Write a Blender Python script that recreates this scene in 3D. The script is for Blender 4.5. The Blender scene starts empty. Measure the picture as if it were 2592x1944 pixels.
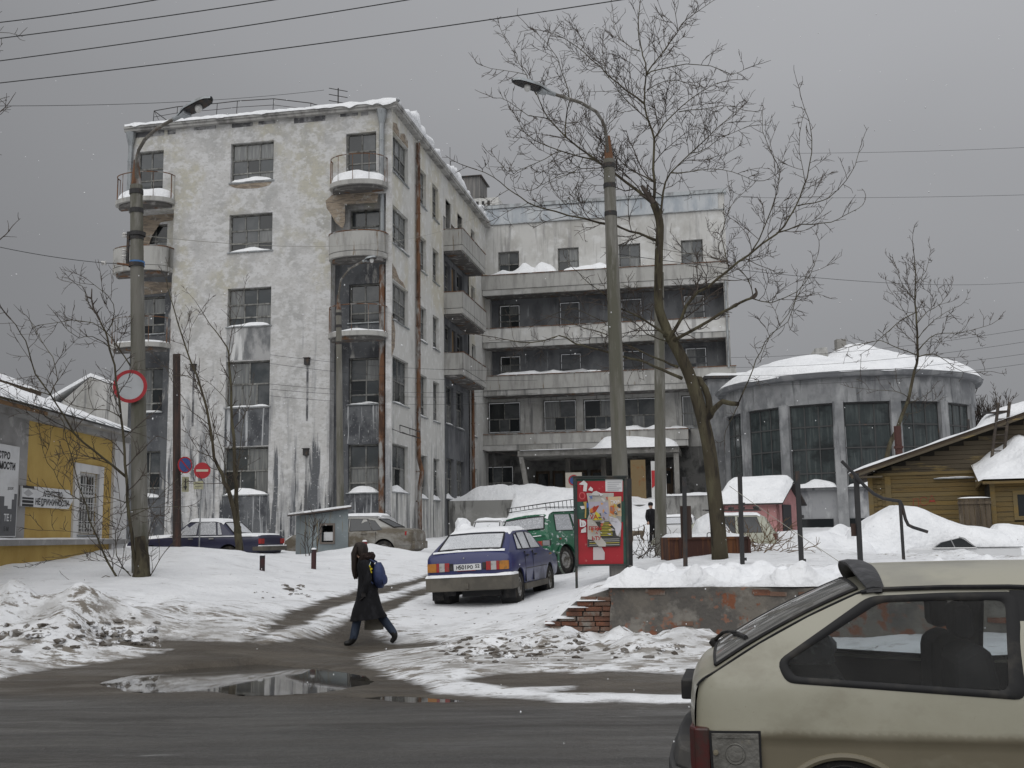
import bpy, bmesh, math, random
import numpy as np
from mathutils import Vector, Matrix
random.seed(7)
SC = bpy.context.scene
COL = SC.collection
R = math.radians

# ------------------------------------------------------------------ camera
HC = 1.58                                   # eye height above the crown of the road
FPX, PITCH, ROLL = 2750.0, R(8.0), R(0.8)   # focal length in photo pixels, tilt up, slight roll
FW = Vector((0, math.cos(PITCH), math.sin(PITCH)))
U0 = Vector((0, -math.sin(PITCH), math.cos(PITCH)))
R0 = Vector((1, 0, 0))
CR = R0 * math.cos(ROLL) - U0 * math.sin(ROLL)
CU = R0 * math.sin(ROLL) + U0 * math.cos(ROLL)
CO = Vector((0, 0, HC))
cam = bpy.data.objects.new('camera', bpy.data.cameras.new('camera'))
COL.objects.link(cam)
cam.data.sensor_width = 36.0
cam.data.lens = FPX / 2592 * 36.0
cam.data.clip_start = 0.1
cam.data.clip_end = 3000
cam.matrix_world = Matrix(((CR.x, CU.x, -FW.x, CO.x), (CR.y, CU.y, -FW.y, CO.y), (CR.z, CU.z, -FW.z, CO.z), (0, 0, 0, 1)))
SC.camera = cam

# ------------------------------------------------------------------ light
SC.view_settings.view_transform = 'Standard'
SC.view_settings.look = 'None'
SC.view_settings.exposure = 0.1
SC.view_settings.gamma = 1.0
SC.view_settings.use_curve_mapping = False
SC.cycles.max_bounces = 6
SC.cycles.diffuse_bounces = 3
SC.cycles.glossy_bounces = 3
SC.cycles.transparent_max_bounces = 8
SUN_EL, SUN_AZ = R(48), R(200)              # soft light from behind the camera
world = bpy.data.worlds.new('World')
SC.world = world
world.use_nodes = True
nt = world.node_tree
nt.nodes.clear()
def wn(t, **k):
    n = nt.nodes.new(t)
    for a, b in k.items(): setattr(n, a, b)
    return n
out = wn('ShaderNodeOutputWorld'); bg = wn('ShaderNodeBackground'); bg2 = wn('ShaderNodeBackground')
sky = wn('ShaderNodeTexSky', sky_type='NISHITA', sun_disc=False, sun_elevation=SUN_EL, sun_rotation=SUN_AZ)
hsv = wn('ShaderNodeHueSaturation'); hsv.inputs['Saturation'].default_value = 0.25
tc = wn('ShaderNodeTexCoord'); sep = wn('ShaderNodeSeparateXYZ')
nt.links.new(tc.outputs['Generated'], sep.inputs[0])
# overcast luminance (CIE): L = Lz (1 + 2 sin el) / 3, broken by soft cloud noise
m1 = wn('ShaderNodeMath', operation='MAXIMUM'); m1.inputs[1].default_value = 0.0
m2 = wn('ShaderNodeMath', operation='MULTIPLY_ADD'); m2.inputs[1].default_value = 2.0; m2.inputs[2].default_value = 1.0
nt.links.new(sep.outputs['Z'], m1.inputs[0]); nt.links.new(m1.outputs[0], m2.inputs[0])
noi = wn('ShaderNodeTexNoise'); noi.inputs['Scale'].default_value = 1.1; noi.inputs['Detail'].default_value = 4; noi.inputs['Roughness'].default_value = 0.45
mp = wn('ShaderNodeMapping'); mp.inputs['Scale'].default_value = (1, 1, 2.2); mp.inputs['Location'].default_value = (3.1, 0.4, 1.7)
nt.links.new(tc.outputs['Generated'], mp.inputs[0]); nt.links.new(mp.outputs[0], noi.inputs['Vector'])
m3 = wn('ShaderNodeMapRange'); m3.inputs[1].default_value = 0.25; m3.inputs[2].default_value = 0.75; m3.inputs[3].default_value = 0.86; m3.inputs[4].default_value = 1.14
nt.links.new(noi.outputs[0], m3.inputs[0])
m4 = wn('ShaderNodeMath', operation='MULTIPLY'); nt.links.new(m2.outputs[0], m4.inputs[0]); nt.links.new(m3.outputs[0], m4.inputs[1])
# the cloud deck thins towards the right of the street
m5 = wn('ShaderNodeMath', operation='MULTIPLY_ADD'); m5.inputs[1].default_value = 0.42; m5.inputs[2].default_value = 1.0
nt.links.new(sep.outputs['X'], m5.inputs[0])
m6 = wn('ShaderNodeMath', operation='MULTIPLY'); nt.links.new(m4.outputs[0], m6.inputs[0]); nt.links.new(m5.outputs[0], m6.inputs[1])
mc = wn('ShaderNodeMix', data_type='RGBA', blend_type='MULTIPLY'); mc.inputs[0].default_value = 1.0
mc.inputs[6].default_value = (0.985, 1.0, 1.045, 1)
nt.links.new(m6.outputs[0], mc.inputs[7])
nt.links.new(mc.outputs[2], bg.inputs[0]); bg.inputs[1].default_value = 0.19
nt.links.new(sky.outputs[0], hsv.inputs['Color']); nt.links.new(hsv.outputs[0], bg2.inputs[0]); bg2.inputs[1].default_value = 0.05
mixs = wn('ShaderNodeMixShader'); mixs.inputs[0].default_value = 0.06   # what little of the clear sky comes through
nt.links.new(bg.outputs[0], mixs.inputs[1]); nt.links.new(bg2.outputs[0], mixs.inputs[2]); nt.links.new(mixs.outputs[0], out.inputs[0])

sun = bpy.data.objects.new('sun', bpy.data.lights.new('sun', 'SUN'))
COL.objects.link(sun)
sun.data.energy = 1.5
sun.data.angle = R(75)
sun.data.color = (1.0, 0.995, 0.985)
sd = Vector((math.sin(SUN_AZ) * math.cos(SUN_EL), math.cos(SUN_AZ) * math.cos(SUN_EL), math.sin(SUN_EL)))
sun.rotation_euler = sd.to_track_quat('Z', 'Y').to_euler()

# ------------------------------------------------------------------ helpers
KD = 2592 / 2212
def W(u, v, Y):
    """the place at depth Y that stands at photo pixel (u, v)"""
    d = FW * FPX + CR * (u - 1296) - CU * (v - 972)
    return CO + d * (Y / d.y)
def Wd(u, v, Y): return W(u * KD, v * KD, Y)

def _set(o, label, cat, group, kind):
    if label: o['label'] = label
    if cat: o['category'] = cat
    if group: o['group'] = group
    if kind: o['kind'] = kind
    return o
def thing(name, label, cat, loc=(0, 0, 0), rot=None, group=None):
    o = bpy.data.objects.new(name, None); COL.objects.link(o)
    o.empty_display_size = 0.3
    o.location = loc
    if rot is not None:
        if isinstance(rot, Matrix): o.rotation_euler = rot.to_euler()
        else: o.rotation_euler = (0, 0, rot)
    return _set(o, label, cat, group, None)
def tag(o, label=None, cat=None, group=None, kind=None): return _set(o, label, cat, group, kind)

class MB:
    """collects shapes into one mesh"""
    def __init__(s): s.v = []; s.f = []
    def add(s, vs, fs):
        b = len(s.v); s.v += [tuple(p) for p in vs]; s.f += [tuple(b + i for i in f) for f in fs]; return s
    def box(s, a, b):
        (x0, y0, z0), (x1, y1, z1) = a, b
        return s.add([(x0, y0, z0), (x1, y0, z0), (x1, y1, z0), (x0, y1, z0), (x0, y0, z1), (x1, y0, z1), (x1, y1, z1), (x0, y1, z1)],
                     [(3, 2, 1, 0), (4, 5, 6, 7), (0, 1, 5, 4), (1, 2, 6, 5), (2, 3, 7, 6), (3, 0, 4, 7)])
    def pbox(s, o, A, B, Cc):
        """parallelepiped from corner o along three edge vectors"""
        o = Vector(o); A = Vector(A); B = Vector(B); Cc = Vector(Cc)
        if A.cross(B).dot(Cc) < 0: A, B = B, A
        p = [o, o + A, o + A + B, o + B]
        return s.add(p + [q + Cc for q in p], [(3, 2, 1, 0), (4, 5, 6, 7), (0, 1, 5, 4), (1, 2, 6, 5), (2, 3, 7, 6), (3, 0, 4, 7)])
    def prism(s, poly, ext):
        """polygon (3-D points) extruded by ext"""
        n = len(poly); P = [Vector(p) for p in poly]; e = Vector(ext)
        nn = Vector((0, 0, 0))
        for i in range(n): nn += P[i].cross(P[(i + 1) % n])
        if nn.dot(e) < 0: P.reverse()
        return s.add(P + [p + e for p in P], [tuple(range(n - 1, -1, -1)), tuple(range(n, 2 * n))] + [(i, (i + 1) % n, n + (i + 1) % n, n + i) for i in range(n)])
    def tube(s, pts, rad, n=6, cap=True):
        pts = [Vector(p) for p in pts]
        if not hasattr(rad, '__len__'): rad = [rad] * len(pts)
        b = len(s.v); prev = None
        for i, p in enumerate(pts):
            t = (pts[min(i + 1, len(pts) - 1)] - pts[max(i - 1, 0)])
            if t.length < 1e-9: t = Vector((0, 0, 1))
            t.normalize()
            if prev is None:
                a = t.orthogonal().normalized()
            else:
                a = prev - t * prev.dot(t)
                if a.length < 1e-6: a = t.orthogonal()
                a.normalize()
            prev = a; c = t.cross(a)
            for k in range(n):
                w = 2 * math.pi * k / n
                s.v.append(tuple(p + (a * math.cos(w) + c * math.sin(w)) * rad[i]))
        for i in range(len(pts) - 1):
            for k in range(n):
                s.f.append((b + i * n + k, b + i * n + (k + 1) % n, b + (i + 1) * n + (k + 1) % n, b + (i + 1) * n + k))
        if cap:
            s.f.append(tuple(b + k for k in range(n - 1, -1, -1)))
            e = b + (len(pts) - 1) * n
            s.f.append(tuple(e + k for k in range(n)))
        return s
    def lathe(s, prof, o=(0, 0, 0), ax=(0, 0, 1), n=20, a0=0.0, a1=2 * math.pi):
        """profile [(r, h)] turned round an axis"""
        o = Vector(o); ax = Vector(ax).normalized(); e1 = ax.orthogonal().normalized(); e2 = ax.cross(e1)
        full = abs(a1 - a0 - 2 * math.pi) < 1e-6
        m = n if full else n + 1; b = len(s.v)
        for k in range(m):
            w = a0 + (a1 - a0) * k / n
            d = e1 * math.cos(w) + e2 * math.sin(w)
            for r, h in prof: s.v.append(tuple(o + ax * h + d * r))
        L = len(prof)
        for k in range(n):
            k2 = (k + 1) % m
            for j in range(L - 1):
                s.f.append((b + k * L + j, b + k2 * L + j, b + k2 * L + j + 1, b + k * L + j + 1))
        return s
    def grid(s, fn, nu, nv):
        b = len(s.v)
        for i in range(nu + 1):
            for j in range(nv + 1): s.v.append(tuple(fn(i / nu, j / nv)))
        for i in range(nu):
            for j in range(nv):
                a = b + i * (nv + 1) + j
                s.f.append((a, a + nv + 1, a + nv + 2, a + 1))
        return s
    def ico(s, c, r, seed=0, sub=1, jit=0.25):
        bm = bmesh.new(); bmesh.ops.create_icosphere(bm, subdivisions=sub, radius=1)
        rr = random.Random(seed); c = Vector(c)
        if not hasattr(r, '__len__'): r = (r, r, r)
        vs = []
        for v in bm.verts:
            k = 1 + rr.uniform(-jit, jit)
            vs.append(c + Vector((v.co.x * r[0] * k, v.co.y * r[1] * k, v.co.z * r[2] * k)))
        fs = [tuple(v.index for v in f.verts) for f in bm.faces]
        bm.free(); return s.add(vs, fs)
    def mesh(s, name, mat=None, smooth=False, loc=None, weld=False, angle=35):
        me = bpy.data.meshes.new(name)
        vs = s.v
        if loc is not None: vs = [(x - loc[0], y - loc[1], z - loc[2]) for x, y, z in vs]
        me.from_pydata(vs, [], s.f)
        bm = bmesh.new(); bm.from_mesh(me)
        if weld: bmesh.ops.remove_doubles(bm, verts=bm.verts, dist=1e-4)
        bmesh.ops.recalc_face_normals(bm, faces=bm.faces)
        bm.to_mesh(me); bm.free()
        if mat: me.materials.append(mat)
        if smooth:
            me.polygons.foreach_set('use_smooth', [True] * len(me.polygons))
            if angle < 180: me.set_sharp_from_angle(angle=R(angle))
        return me
    def build(s, name, mat, parent=None, smooth=False, world=False, bevel=0, loc=None, weld=False, angle=35, **tags):
        """links the shapes as ONE mesh object; with world=True the points are in scene space"""
        if world and parent is not None: off = world_loc(parent)
        elif loc is not None: off = loc
        else: off = None
        o = bpy.data.objects.new(name, s.mesh(name, mat, smooth, off, weld, angle)); COL.objects.link(o)
        if parent is not None: o.parent = parent
        elif off is not None: o.location = off
        if bevel:
            b = o.modifiers.new('bevel', 'BEVEL'); b.width = bevel; b.segments = 2; b.limit_method = 'ANGLE'; b.angle_limit = R(32); b.harden_normals = False
        return _set(o, tags.get('label'), tags.get('cat'), tags.get('group'), tags.get('kind'))
def world_loc(o):
    p = Vector(o.location); q = o.parent
    while q is not None: p = p + Vector(q.location); q = q.parent
    return p
def link(name, me, parent, loc=(0, 0, 0), rot=(0, 0, 0)):
    o = bpy.data.objects.new(name, me); COL.objects.link(o); o.parent = parent; o.location = loc; o.rotation_euler = rot
    return o

# noise in numpy
def _hash(ix, iy, s):
    h = (ix.astype(np.int64) * 374761393 + iy.astype(np.int64) * 668265263 + s * 982451653) & 0xFFFFFFFF
    h = ((h ^ (h >> 13)) * 1274126177) & 0xFFFFFFFF
    return ((h ^ (h >> 16)) & 0xFFFF) / 65535.0
def vnoise(x, y, s=0):
    x = np.asarray(x, float); y = np.asarray(y, float)
    ix = np.floor(x); iy = np.floor(y); fx = x - ix; fy = y - iy
    fx = fx * fx * (3 - 2 * fx); fy = fy * fy * (3 - 2 * fy)
    a = _hash(ix, iy, s); b = _hash(ix + 1, iy, s); c = _hash(ix, iy + 1, s); d = _hash(ix + 1, iy + 1, s)
    return (a + (b - a) * fx) * (1 - fy) + (c + (d - c) * fx) * fy - 0.5
def fbm(x, y, sc, o=4, s=0, g=0.5):
    r = 0; a = 1.0
    for k in range(o):
        r = r + a * vnoise(np.asarray(x) / sc, np.asarray(y) / sc, s + k * 17); a *= g; sc /= 2
    return r

# ------------------------------------------------------------------ materials
MATS = {}
def pm(name, base, rough=0.7, spec=0.3, metal=0.0, layers=(), bump=0.0, bscale=30, coord='pos', rlayer=None, coat=0.0, bstretch=(1, 1, 1), bdist=0.02):
    """procedural material: a base colour, noise-masked layers over it (stains, wear), fine relief.
    layer = (colour, scale, stretch, lo, hi[, zmask(z_full, z_none)][, strength])"""
    if name in MATS: return MATS[name]
    m = bpy.data.materials.new(name); m.use_nodes = True
    t = m.node_tree; N = t.nodes; L = t.links
    b = N['Principled BSDF']
    b.inputs['Roughness'].default_value = rough; b.inputs['Metallic'].default_value = metal
    b.inputs['Specular IOR Level'].default_value = spec
    if coat: b.inputs['Coat Weight'].default_value = coat; b.inputs['Coat Roughness'].default_value = 0.12
    if coord == 'pos': vec = N.new('ShaderNodeNewGeometry').outputs['Position']
    else: vec = N.new('ShaderNodeTexCoord').outputs['Object']
    sepn = N.new('ShaderNodeSeparateXYZ'); L.new(vec, sepn.inputs[0])
    col = None
    for i, ly in enumerate(layers):
        c, sc, st, lo, hi = ly[:5]
        zm = ly[5] if len(ly) > 5 else None
        stg = ly[6] if len(ly) > 6 else 1.0
        mpn = N.new('ShaderNodeMapping'); mpn.inputs['Scale'].default_value = st; mpn.inputs['Location'].default_value = (i * 3.7, i * 1.3, i * 5.1)
        L.new(vec, mpn.inputs[0])
        nz = N.new('ShaderNodeTexNoise'); nz.inputs['Scale'].default_value = sc; nz.inputs['Detail'].default_value = 6; nz.inputs['Roughness'].default_value = 0.62
        L.new(mpn.outputs[0], nz.inputs['Vector'])
        fac = nz.outputs[0]
        if zm:
            mr = N.new('ShaderNodeMapRange'); mr.inputs[1].default_value = zm[0]; mr.inputs[2].default_value = zm[1]; mr.inputs[3].default_value = 1; mr.inputs[4].default_value = 0
            L.new(sepn.outputs['Z'], mr.inputs[0])
            # the mask shifts the threshold so that the edge stays ragged
            ad = N.new('ShaderNodeMath'); ad.operation = 'MULTIPLY_ADD'; ad.inputs[1].default_value = 0.42; ad.inputs[2].default_value = -0.42
            L.new(mr.outputs[0], ad.inputs[0])
            a2 = N.new('ShaderNodeMath'); a2.operation = 'ADD'; L.new(fac, a2.inputs[0]); L.new(ad.outputs[0], a2.inputs[1]); fac = a2.outputs[0]
        rp = N.new('ShaderNodeMapRange'); rp.inputs[1].default_value = lo; rp.inputs[2].default_value = hi; rp.inputs[3].default_value = 0; rp.inputs[4].default_value = stg
        L.new(fac, rp.inputs[0])
        mx = N.new('ShaderNodeMix'); mx.data_type = 'RGBA'
        L.new(rp.outputs[0], mx.inputs[0])
        if col is None: mx.inputs[6].default_value = (*base, 1)
        else: L.new(col, mx.inputs[6])
        mx.inputs[7].default_value = (*c, 1)
        col = mx.outputs[2]
        if rlayer is not None and rlayer[0] == i:
            rm = N.new('ShaderNodeMapRange'); rm.inputs[3].default_value = rough; rm.inputs[4].default_value = rlayer[1]
            L.new(rp.outputs[0], rm.inputs[0]); L.new(rm.outputs[0], b.inputs['Roughness'])
    if col is None: b.inputs['Base Color'].default_value = (*base, 1)
    else: L.new(col, b.inputs['Base Color'])
    if bump:
        mpn = N.new('ShaderNodeMapping'); mpn.inputs['Scale'].default_value = bstretch; L.new(vec, mpn.inputs[0])
        nz = N.new('ShaderNodeTexNoise'); nz.inputs['Scale'].default_value = bscale; nz.inputs['Detail'].default_value = 5
        L.new(mpn.outputs[0], nz.inputs['Vector'])
        bp = N.new('ShaderNodeBump'); bp.inputs['Strength'].default_value = bump; bp.inputs['Distance'].default_value = bdist
        L.new(nz.outputs[0], bp.inputs['Height']); L.new(bp.outputs[0], b.inputs['Normal'])
    MATS[name] = m
    return m
ONE = (1, 1, 1)
SNOW = pm('snow', (0.88, 0.89, 0.905), 0.75, 0.2, layers=[((0.80, 0.812, 0.83), 1.9, ONE, 0.46, 0.66), ((0.56, 0.55, 0.54), 6.5, (1, 1, 1.6), 0.63, 0.74, None, 0.55)], bump=0.75, bscale=6, bdist=0.09)
FROST = pm('frosted_glass', (0.62, 0.635, 0.655), 0.6, 0.3, layers=[((0.30, 0.31, 0.33), 70, ONE, 0.52, 0.62), ((0.72, 0.73, 0.75), 3, ONE, 0.5, 0.7)], bump=0.5, bscale=90, coord='obj')
FROST2 = pm('sparse_frost_glass', (0.36, 0.37, 0.39), 0.4, 0.4, layers=[((0.62, 0.63, 0.65), 42, ONE, 0.50, 0.58)], bump=0.4, bscale=60, coord='obj')
GLASS = [pm('window_glass', (0.055, 0.062, 0.066), 0.12, 0.5, layers=[((0.10, 0.105, 0.108), 0.9, ONE, 0.45, 0.6)], bump=0.06, bscale=2.0),
         pm('window_glass_curtained', (0.13, 0.135, 0.135), 0.22, 0.5, layers=[((0.20, 0.205, 0.2), 3, (4, 4, 0.3), 0.45, 0.6)], bump=0.05, bscale=2.0),
         pm('window_glass_dark', (0.022, 0.025, 0.027), 0.1, 0.5, bump=0.05, bscale=2.0)]
CARGLASS = pm('car_glass', (0.02, 0.022, 0.024), 0.06, 0.6)
BLACK = pm('black_plastic', (0.02, 0.02, 0.021), 0.55, 0.3, layers=[((0.06, 0.055, 0.05), 6, ONE, 0.5, 0.7)], coord='obj')
TYRE = pm('tyre_rubber', (0.022, 0.021, 0.02), 0.85, 0.2, layers=[((0.07, 0.062, 0.052), 9, ONE, 0.48, 0.65)], bump=0.4, bscale=60, coord='obj')
RIM = pm('steel_rim', (0.30, 0.295, 0.285), 0.5, 0.4, 0.4, layers=[((0.10, 0.09, 0.075), 8, ONE, 0.42, 0.6)], coord='obj')
FRAMEM = pm('window_frame_paint', (0.20, 0.20, 0.19), 0.8, 0.2, layers=[((0.09, 0.088, 0.08), 5, ONE, 0.48, 0.62), ((0.33, 0.33, 0.31), 3.3, ONE, 0.55, 0.68)])
RUST = pm('rusty_iron', (0.16, 0.085, 0.05), 0.85, 0.2, layers=[((0.30, 0.30, 0.29), 2.2, (1, 1, 0.35), 0.50, 0.60), ((0.07, 0.04, 0.028), 4, (1, 1, 0.3), 0.5, 0.65)], bump=0.3)
DARKIRON = pm('dark_iron', (0.035, 0.034, 0.034), 0.65, 0.35, layers=[((0.075, 0.05, 0.036), 5, ONE, 0.52, 0.66)])
ZINC = pm('zinc_sheet', (0.34, 0.36, 0.37), 0.45, 0.4, 0.5, layers=[((0.20, 0.205, 0.21), 2.5, (1, 1, 0.4), 0.45, 0.62), ((0.22, 0.13, 0.075), 5, (1, 1, 0.4), 0.64, 0.72)], bump=0.1)
CONCRETE = pm('concrete', (0.27, 0.262, 0.245), 0.88, 0.2, layers=[((0.16, 0.155, 0.145), 1.6, (1, 1, 0.35), 0.46, 0.62), ((0.36, 0.35, 0.335), 4, ONE, 0.56, 0.7)], bump=0.3, bscale=25)
POLECON = pm('pole_concrete', (0.185, 0.178, 0.158), 0.9, 0.2, layers=[((0.115, 0.112, 0.088), 1.4, (2, 2, 0.25), 0.44, 0.62), ((0.27, 0.26, 0.24), 2.3, (2, 2, 0.3), 0.56, 0.72)], bump=0.3, bscale=40)
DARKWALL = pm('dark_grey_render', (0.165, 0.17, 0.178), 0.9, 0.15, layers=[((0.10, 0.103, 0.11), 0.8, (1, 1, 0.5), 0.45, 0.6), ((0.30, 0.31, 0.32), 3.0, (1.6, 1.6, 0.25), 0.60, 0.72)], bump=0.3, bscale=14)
# ------------------------------------------------------------------ the lie of the land
# spot heights: (photo px u, v, depth) for what can be seen, plain (x, y, z) for the rest
_pts = []
for x in (-24, -16, -10, -5, 0, 5, 10, 16, 24):
    for y, z in ((-8, 0.0), (0, 0.0), (4, 0.0), (7.0, -0.02), (9.5, -0.09), (11.5, -0.16)): _pts.append((x, y - 0.19 * x * (1 if abs(x) < 12 else 12 / abs(x)), z))
for u, v, Y in [(0, 1465, 14.1), (150, 1440, 15.1), (300, 1400, 16.1), (-200, 1400, 16), (0, 1330, 17.3), (150, 1330, 17.5), (300, 1330, 17.5), (-200, 1330, 17.5), (60, 1268, 20.5), (180, 1265, 20.6), (300, 1262, 21), (-200, 1265, 20.5),
                (60, 1222, 23), (180, 1214, 25), (300, 1205, 26), (450, 1383, 16.4), (440, 1300, 18.6), (450, 1200, 25), (450, 1188, 33), (400, 1185, 29),
                (600, 1366, 17), (600, 1302, 20.6), (600, 1247, 25), (600, 1217, 30), (620, 1207, 34), (500, 1245, 22.5), (520, 1195, 29),
                (650, 1358, 17.3), (700, 1311, 19.8), (830, 1272, 23.3), (900, 1243, 27.5), (920, 1215, 36), (960, 1182, 42), (1010, 1176, 46),
                (958, 1312, 20.4), (1113, 1302, 20.9), (1180, 1281, 23.2), (1035, 1290, 22.6), (980, 1342, 19), (900, 1342, 19), (900, 1392, 17.2), (740, 1398, 17.4), (850, 1397, 17.4), (760, 1330, 19), (1110, 1300, 21.2),
                (1212, 1249, 27.7), (1100, 1262, 27), (1250, 1282, 20.6), (1290, 1262, 20.2), (1350, 1237, 22.5), (1200, 1330, 18.6), (1200, 1372, 16.9),
                (1240, 1380, 16.7), (1320, 1381, 16.6), (1500, 1380, 16.4), (1700, 1380, 16.1), (1330, 1264, 17.7), (1500, 1264, 17.5), (1700, 1262, 17.2), (1450, 1236, 21), (1700, 1217, 22), (1850, 1213, 23), (2200, 1213, 23),
                (2000, 1209, 28), (2200, 1209, 28), (1950, 1206, 33), (2120, 1206, 34), (2300, 1206, 34), (1650, 1180, 30), (1500, 1206, 26), (1420, 1194, 33), (1405, 1180, 46), (1640, 1160, 39), (1760, 1148, 41), (1900, 1150, 40),
                (1080, 1440, 14.0), (1350, 1452, 13.4), (1480, 1500, 12.2), (1000, 1452, 13.6), (1000, 1412, 15), (1120, 1392, 15.9), (1450, 1376, 15.7), (1480, 1440, 13.8), (1300, 1405, 15.0), (1800, 1440, 13.4), (2100, 1440, 13.2),
                (600, 1450, 14.7), (400, 1450, 14.7), (300, 1480, 13.7), (800, 1440, 14.7), (500, 1495, 13.0), (750, 1495, 13.0), (600, 1420, 15.7), (800, 1180, 33)]:
    p = Wd(u, v, Y); _pts.append(tuple(p))
_pts += [(-20, 46, 1.45), (-12, 46, 1.45), (-5, 47, 1.45), (0, 50, 1.5), (6, 50, 1.55), (12, 48, 1.65), (20, 48, 1.8), (30, 48, 1.9), (-30, 30, 1.3), (-22, 22, 1.0), (-24, 14, 0.0), (40, 25, 1.1), (24, 25, 1.0), (24, 14, 0.0), (24, 17, 0.75),
         (45, 60, 2.0), (-45, 60, 1.6), (0, 75, 1.8), (60, 10, 0.3), (-60, 10, 0.0), (200, 200, 2.5), (-200, 200, 2.0), (200, -60, 0), (-200, -60, 0), (0, 400, 3), (0, -60, 0)]
_P = np.array(_pts); _n = len(_P)
_D = np.sqrt(((_P[:, None, :2] - _P[None, :, :2]) ** 2).sum(-1))
_A = np.zeros((_n + 1, _n + 1)); _A[:_n, :_n] = _D - 0.12 * np.eye(_n); _A[:_n, _n] = 1; _A[_n, :_n] = 1
_w = np.linalg.solve(_A, np.concatenate([_P[:, 2], [0]]))
def base_z(x, y):
    x = np.atleast_1d(np.asarray(x, float)).ravel(); y = np.atleast_1d(np.asarray(y, float)).ravel()
    r = np.empty_like(x)
    for i in range(0, len(x), 20000):
        d = np.sqrt((x[i:i + 20000, None] - _P[None, :, 0]) ** 2 + (y[i:i + 20000, None] - _P[None, :, 1]) ** 2)
        r[i:i + 20000] = d @ _w[:_n] + _w[_n]
    return r
_tt = 1.0 * np.arange(4, 75, 0.04)
def G0(u, v):
    """where the sight line of photo pixel (u, v) meets the bare land"""
    d = FW * FPX + CR * (u - 1296) - CU * (v - 972)
    x = d.x / d.y * _tt; z = HC + d.z / d.y * _tt
    k = np.nonzero(z < base_z(x, _tt))[0]
    Y = _tt[k[0]] if len(k) else 70.0
    return (d.x / d.y * Y, Y)
def poly_px(L, s=KD): return [G0(u * s, v * s) for u, v in L]
def sdist(x, y, poly):
    """signed distance to a plan polygon, negative inside"""
    P = np.array(poly); Q = np.roll(P, -1, axis=0)
    dm = np.full(x.shape, 1e9); ins = np.zeros(x.shape, bool)
    for (ax, ay), (bx, by) in zip(P, Q):
        ex, ey = bx - ax, by - ay; L = ex * ex + ey * ey + 1e-12
        t = np.clip(((x - ax) * ex + (y - ay) * ey) / L, 0, 1)
        dm = np.minimum(dm, (x - ax - t * ex) ** 2 + (y - ay - t * ey) ** 2)
        c = (ay > y) != (by > y)
        xx = ax + (y - ay) * ex / (ey if abs(ey) > 1e-12 else 1e-12)
        ins ^= c & (x < xx)
    dm = np.sqrt(dm); return np.where(ins, -dm, dm)
# ground kept bare by tyres and water, traced in plan
BARE = [poly_px([(-700, 1470), (0, 1467), (110, 1447), (330, 1411), (362, 1405), (300, 1399), (245, 1396), (240, 1385), (500, 1386), (555, 1366), (625, 1333), (700, 1298), (775, 1277), (850, 1261), (935, 1239), (975, 1226),
                 (985, 1236), (940, 1252), (850, 1276), (790, 1289), (745, 1304), (670, 1334), (622, 1359), (572, 1387), (690, 1378), (745, 1346), (820, 1309), (870, 1287), (945, 1262), (1000, 1252), (1000, 1262), (945, 1276), (872, 1303),
                 (838, 1325), (805, 1352), (815, 1380), (840, 1389), (950, 1389), (935, 1400), (850, 1405), (790, 1412), (800, 1440), (860, 1468), (950, 1500), (1200, 1514), (1480, 1522), (1800, 1528), (2700, 1530)]) + [(30, 6), (40, 2), (40, -20), (-40, -20), (-40, 14)],
        poly_px([(1000, 1470), (1100, 1456), (1300, 1451), (1480, 1456), (1900, 1460), (2500, 1462), (2500, 1500), (1480, 1502), (1350, 1500), (1195, 1499), (1230, 1482), (1100, 1484)]),
        poly_px([(940, 1230), (1010, 1212), (1060, 1205), (1080, 1222), (1000, 1245)])]
PUDDLE = poly_px([(770, 812), (930, 770), (1080, 737), (1350, 707), (1560, 691), (1780, 700), (1900, 728), (2150, 772), (2200, 826), (2000, 872), (1700, 884), (1300, 872), (1130, 866), (930, 860), (830, 842)], 1)
PUDDLE = [G0(x / 2.4578, 1400 + y / 2.4578) for x, y in [(770, 812), (930, 770), (1080, 737), (1350, 707), (1560, 691), (1780, 700), (1900, 728), (2150, 772), (2200, 826), (2000, 872), (1700, 884), (1300, 872), (1130, 866), (930, 860), (830, 842)]]
PUDDLE2 = poly_px([(790, 1510), (850, 1504), (930, 1508), (1010, 1514), (960, 1518), (880, 1518)])
WLO = W(1372, 1604, 16.9)
MOUNDS = [(*G0(u * KD, v * KD), a, b, h) for u, v, a, b, h in ((40, 1345, 1.3, 0.6, 0.30), (150, 1352, 1.0, 0.6, 0.26), (250, 1378, 0.8, 0.5, 0.24), (60, 1385, 1.0, 0.5, 0.22), (190, 1398, 0.7, 0.4, 0.18), (1110, 1402, 1.0, 0.5, 0.16), (1250, 1390, 0.9, 0.5, 0.14), (1400, 1408, 1.0, 0.4, 0.08), (1530, 1392, 0.9, 0.4, 0.10), (1480, 1415, 1.2, 0.4, 0.08), (1250, 1312, 0.6, 0.5, 0.14))]
ZP = float(np.percentile(base_z([p[0] for p in PUDDLE], [p[1] for p in PUDDLE]), 60))
ZP2 = float(np.median(base_z([p[0] for p in PUDDLE2], [p[1] for p in PUDDLE2]))) 
def sstep(a, b, x):
    t = np.clip((x - a) / (b - a), 0, 1); return t * t * (3 - 2 * t)
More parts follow.
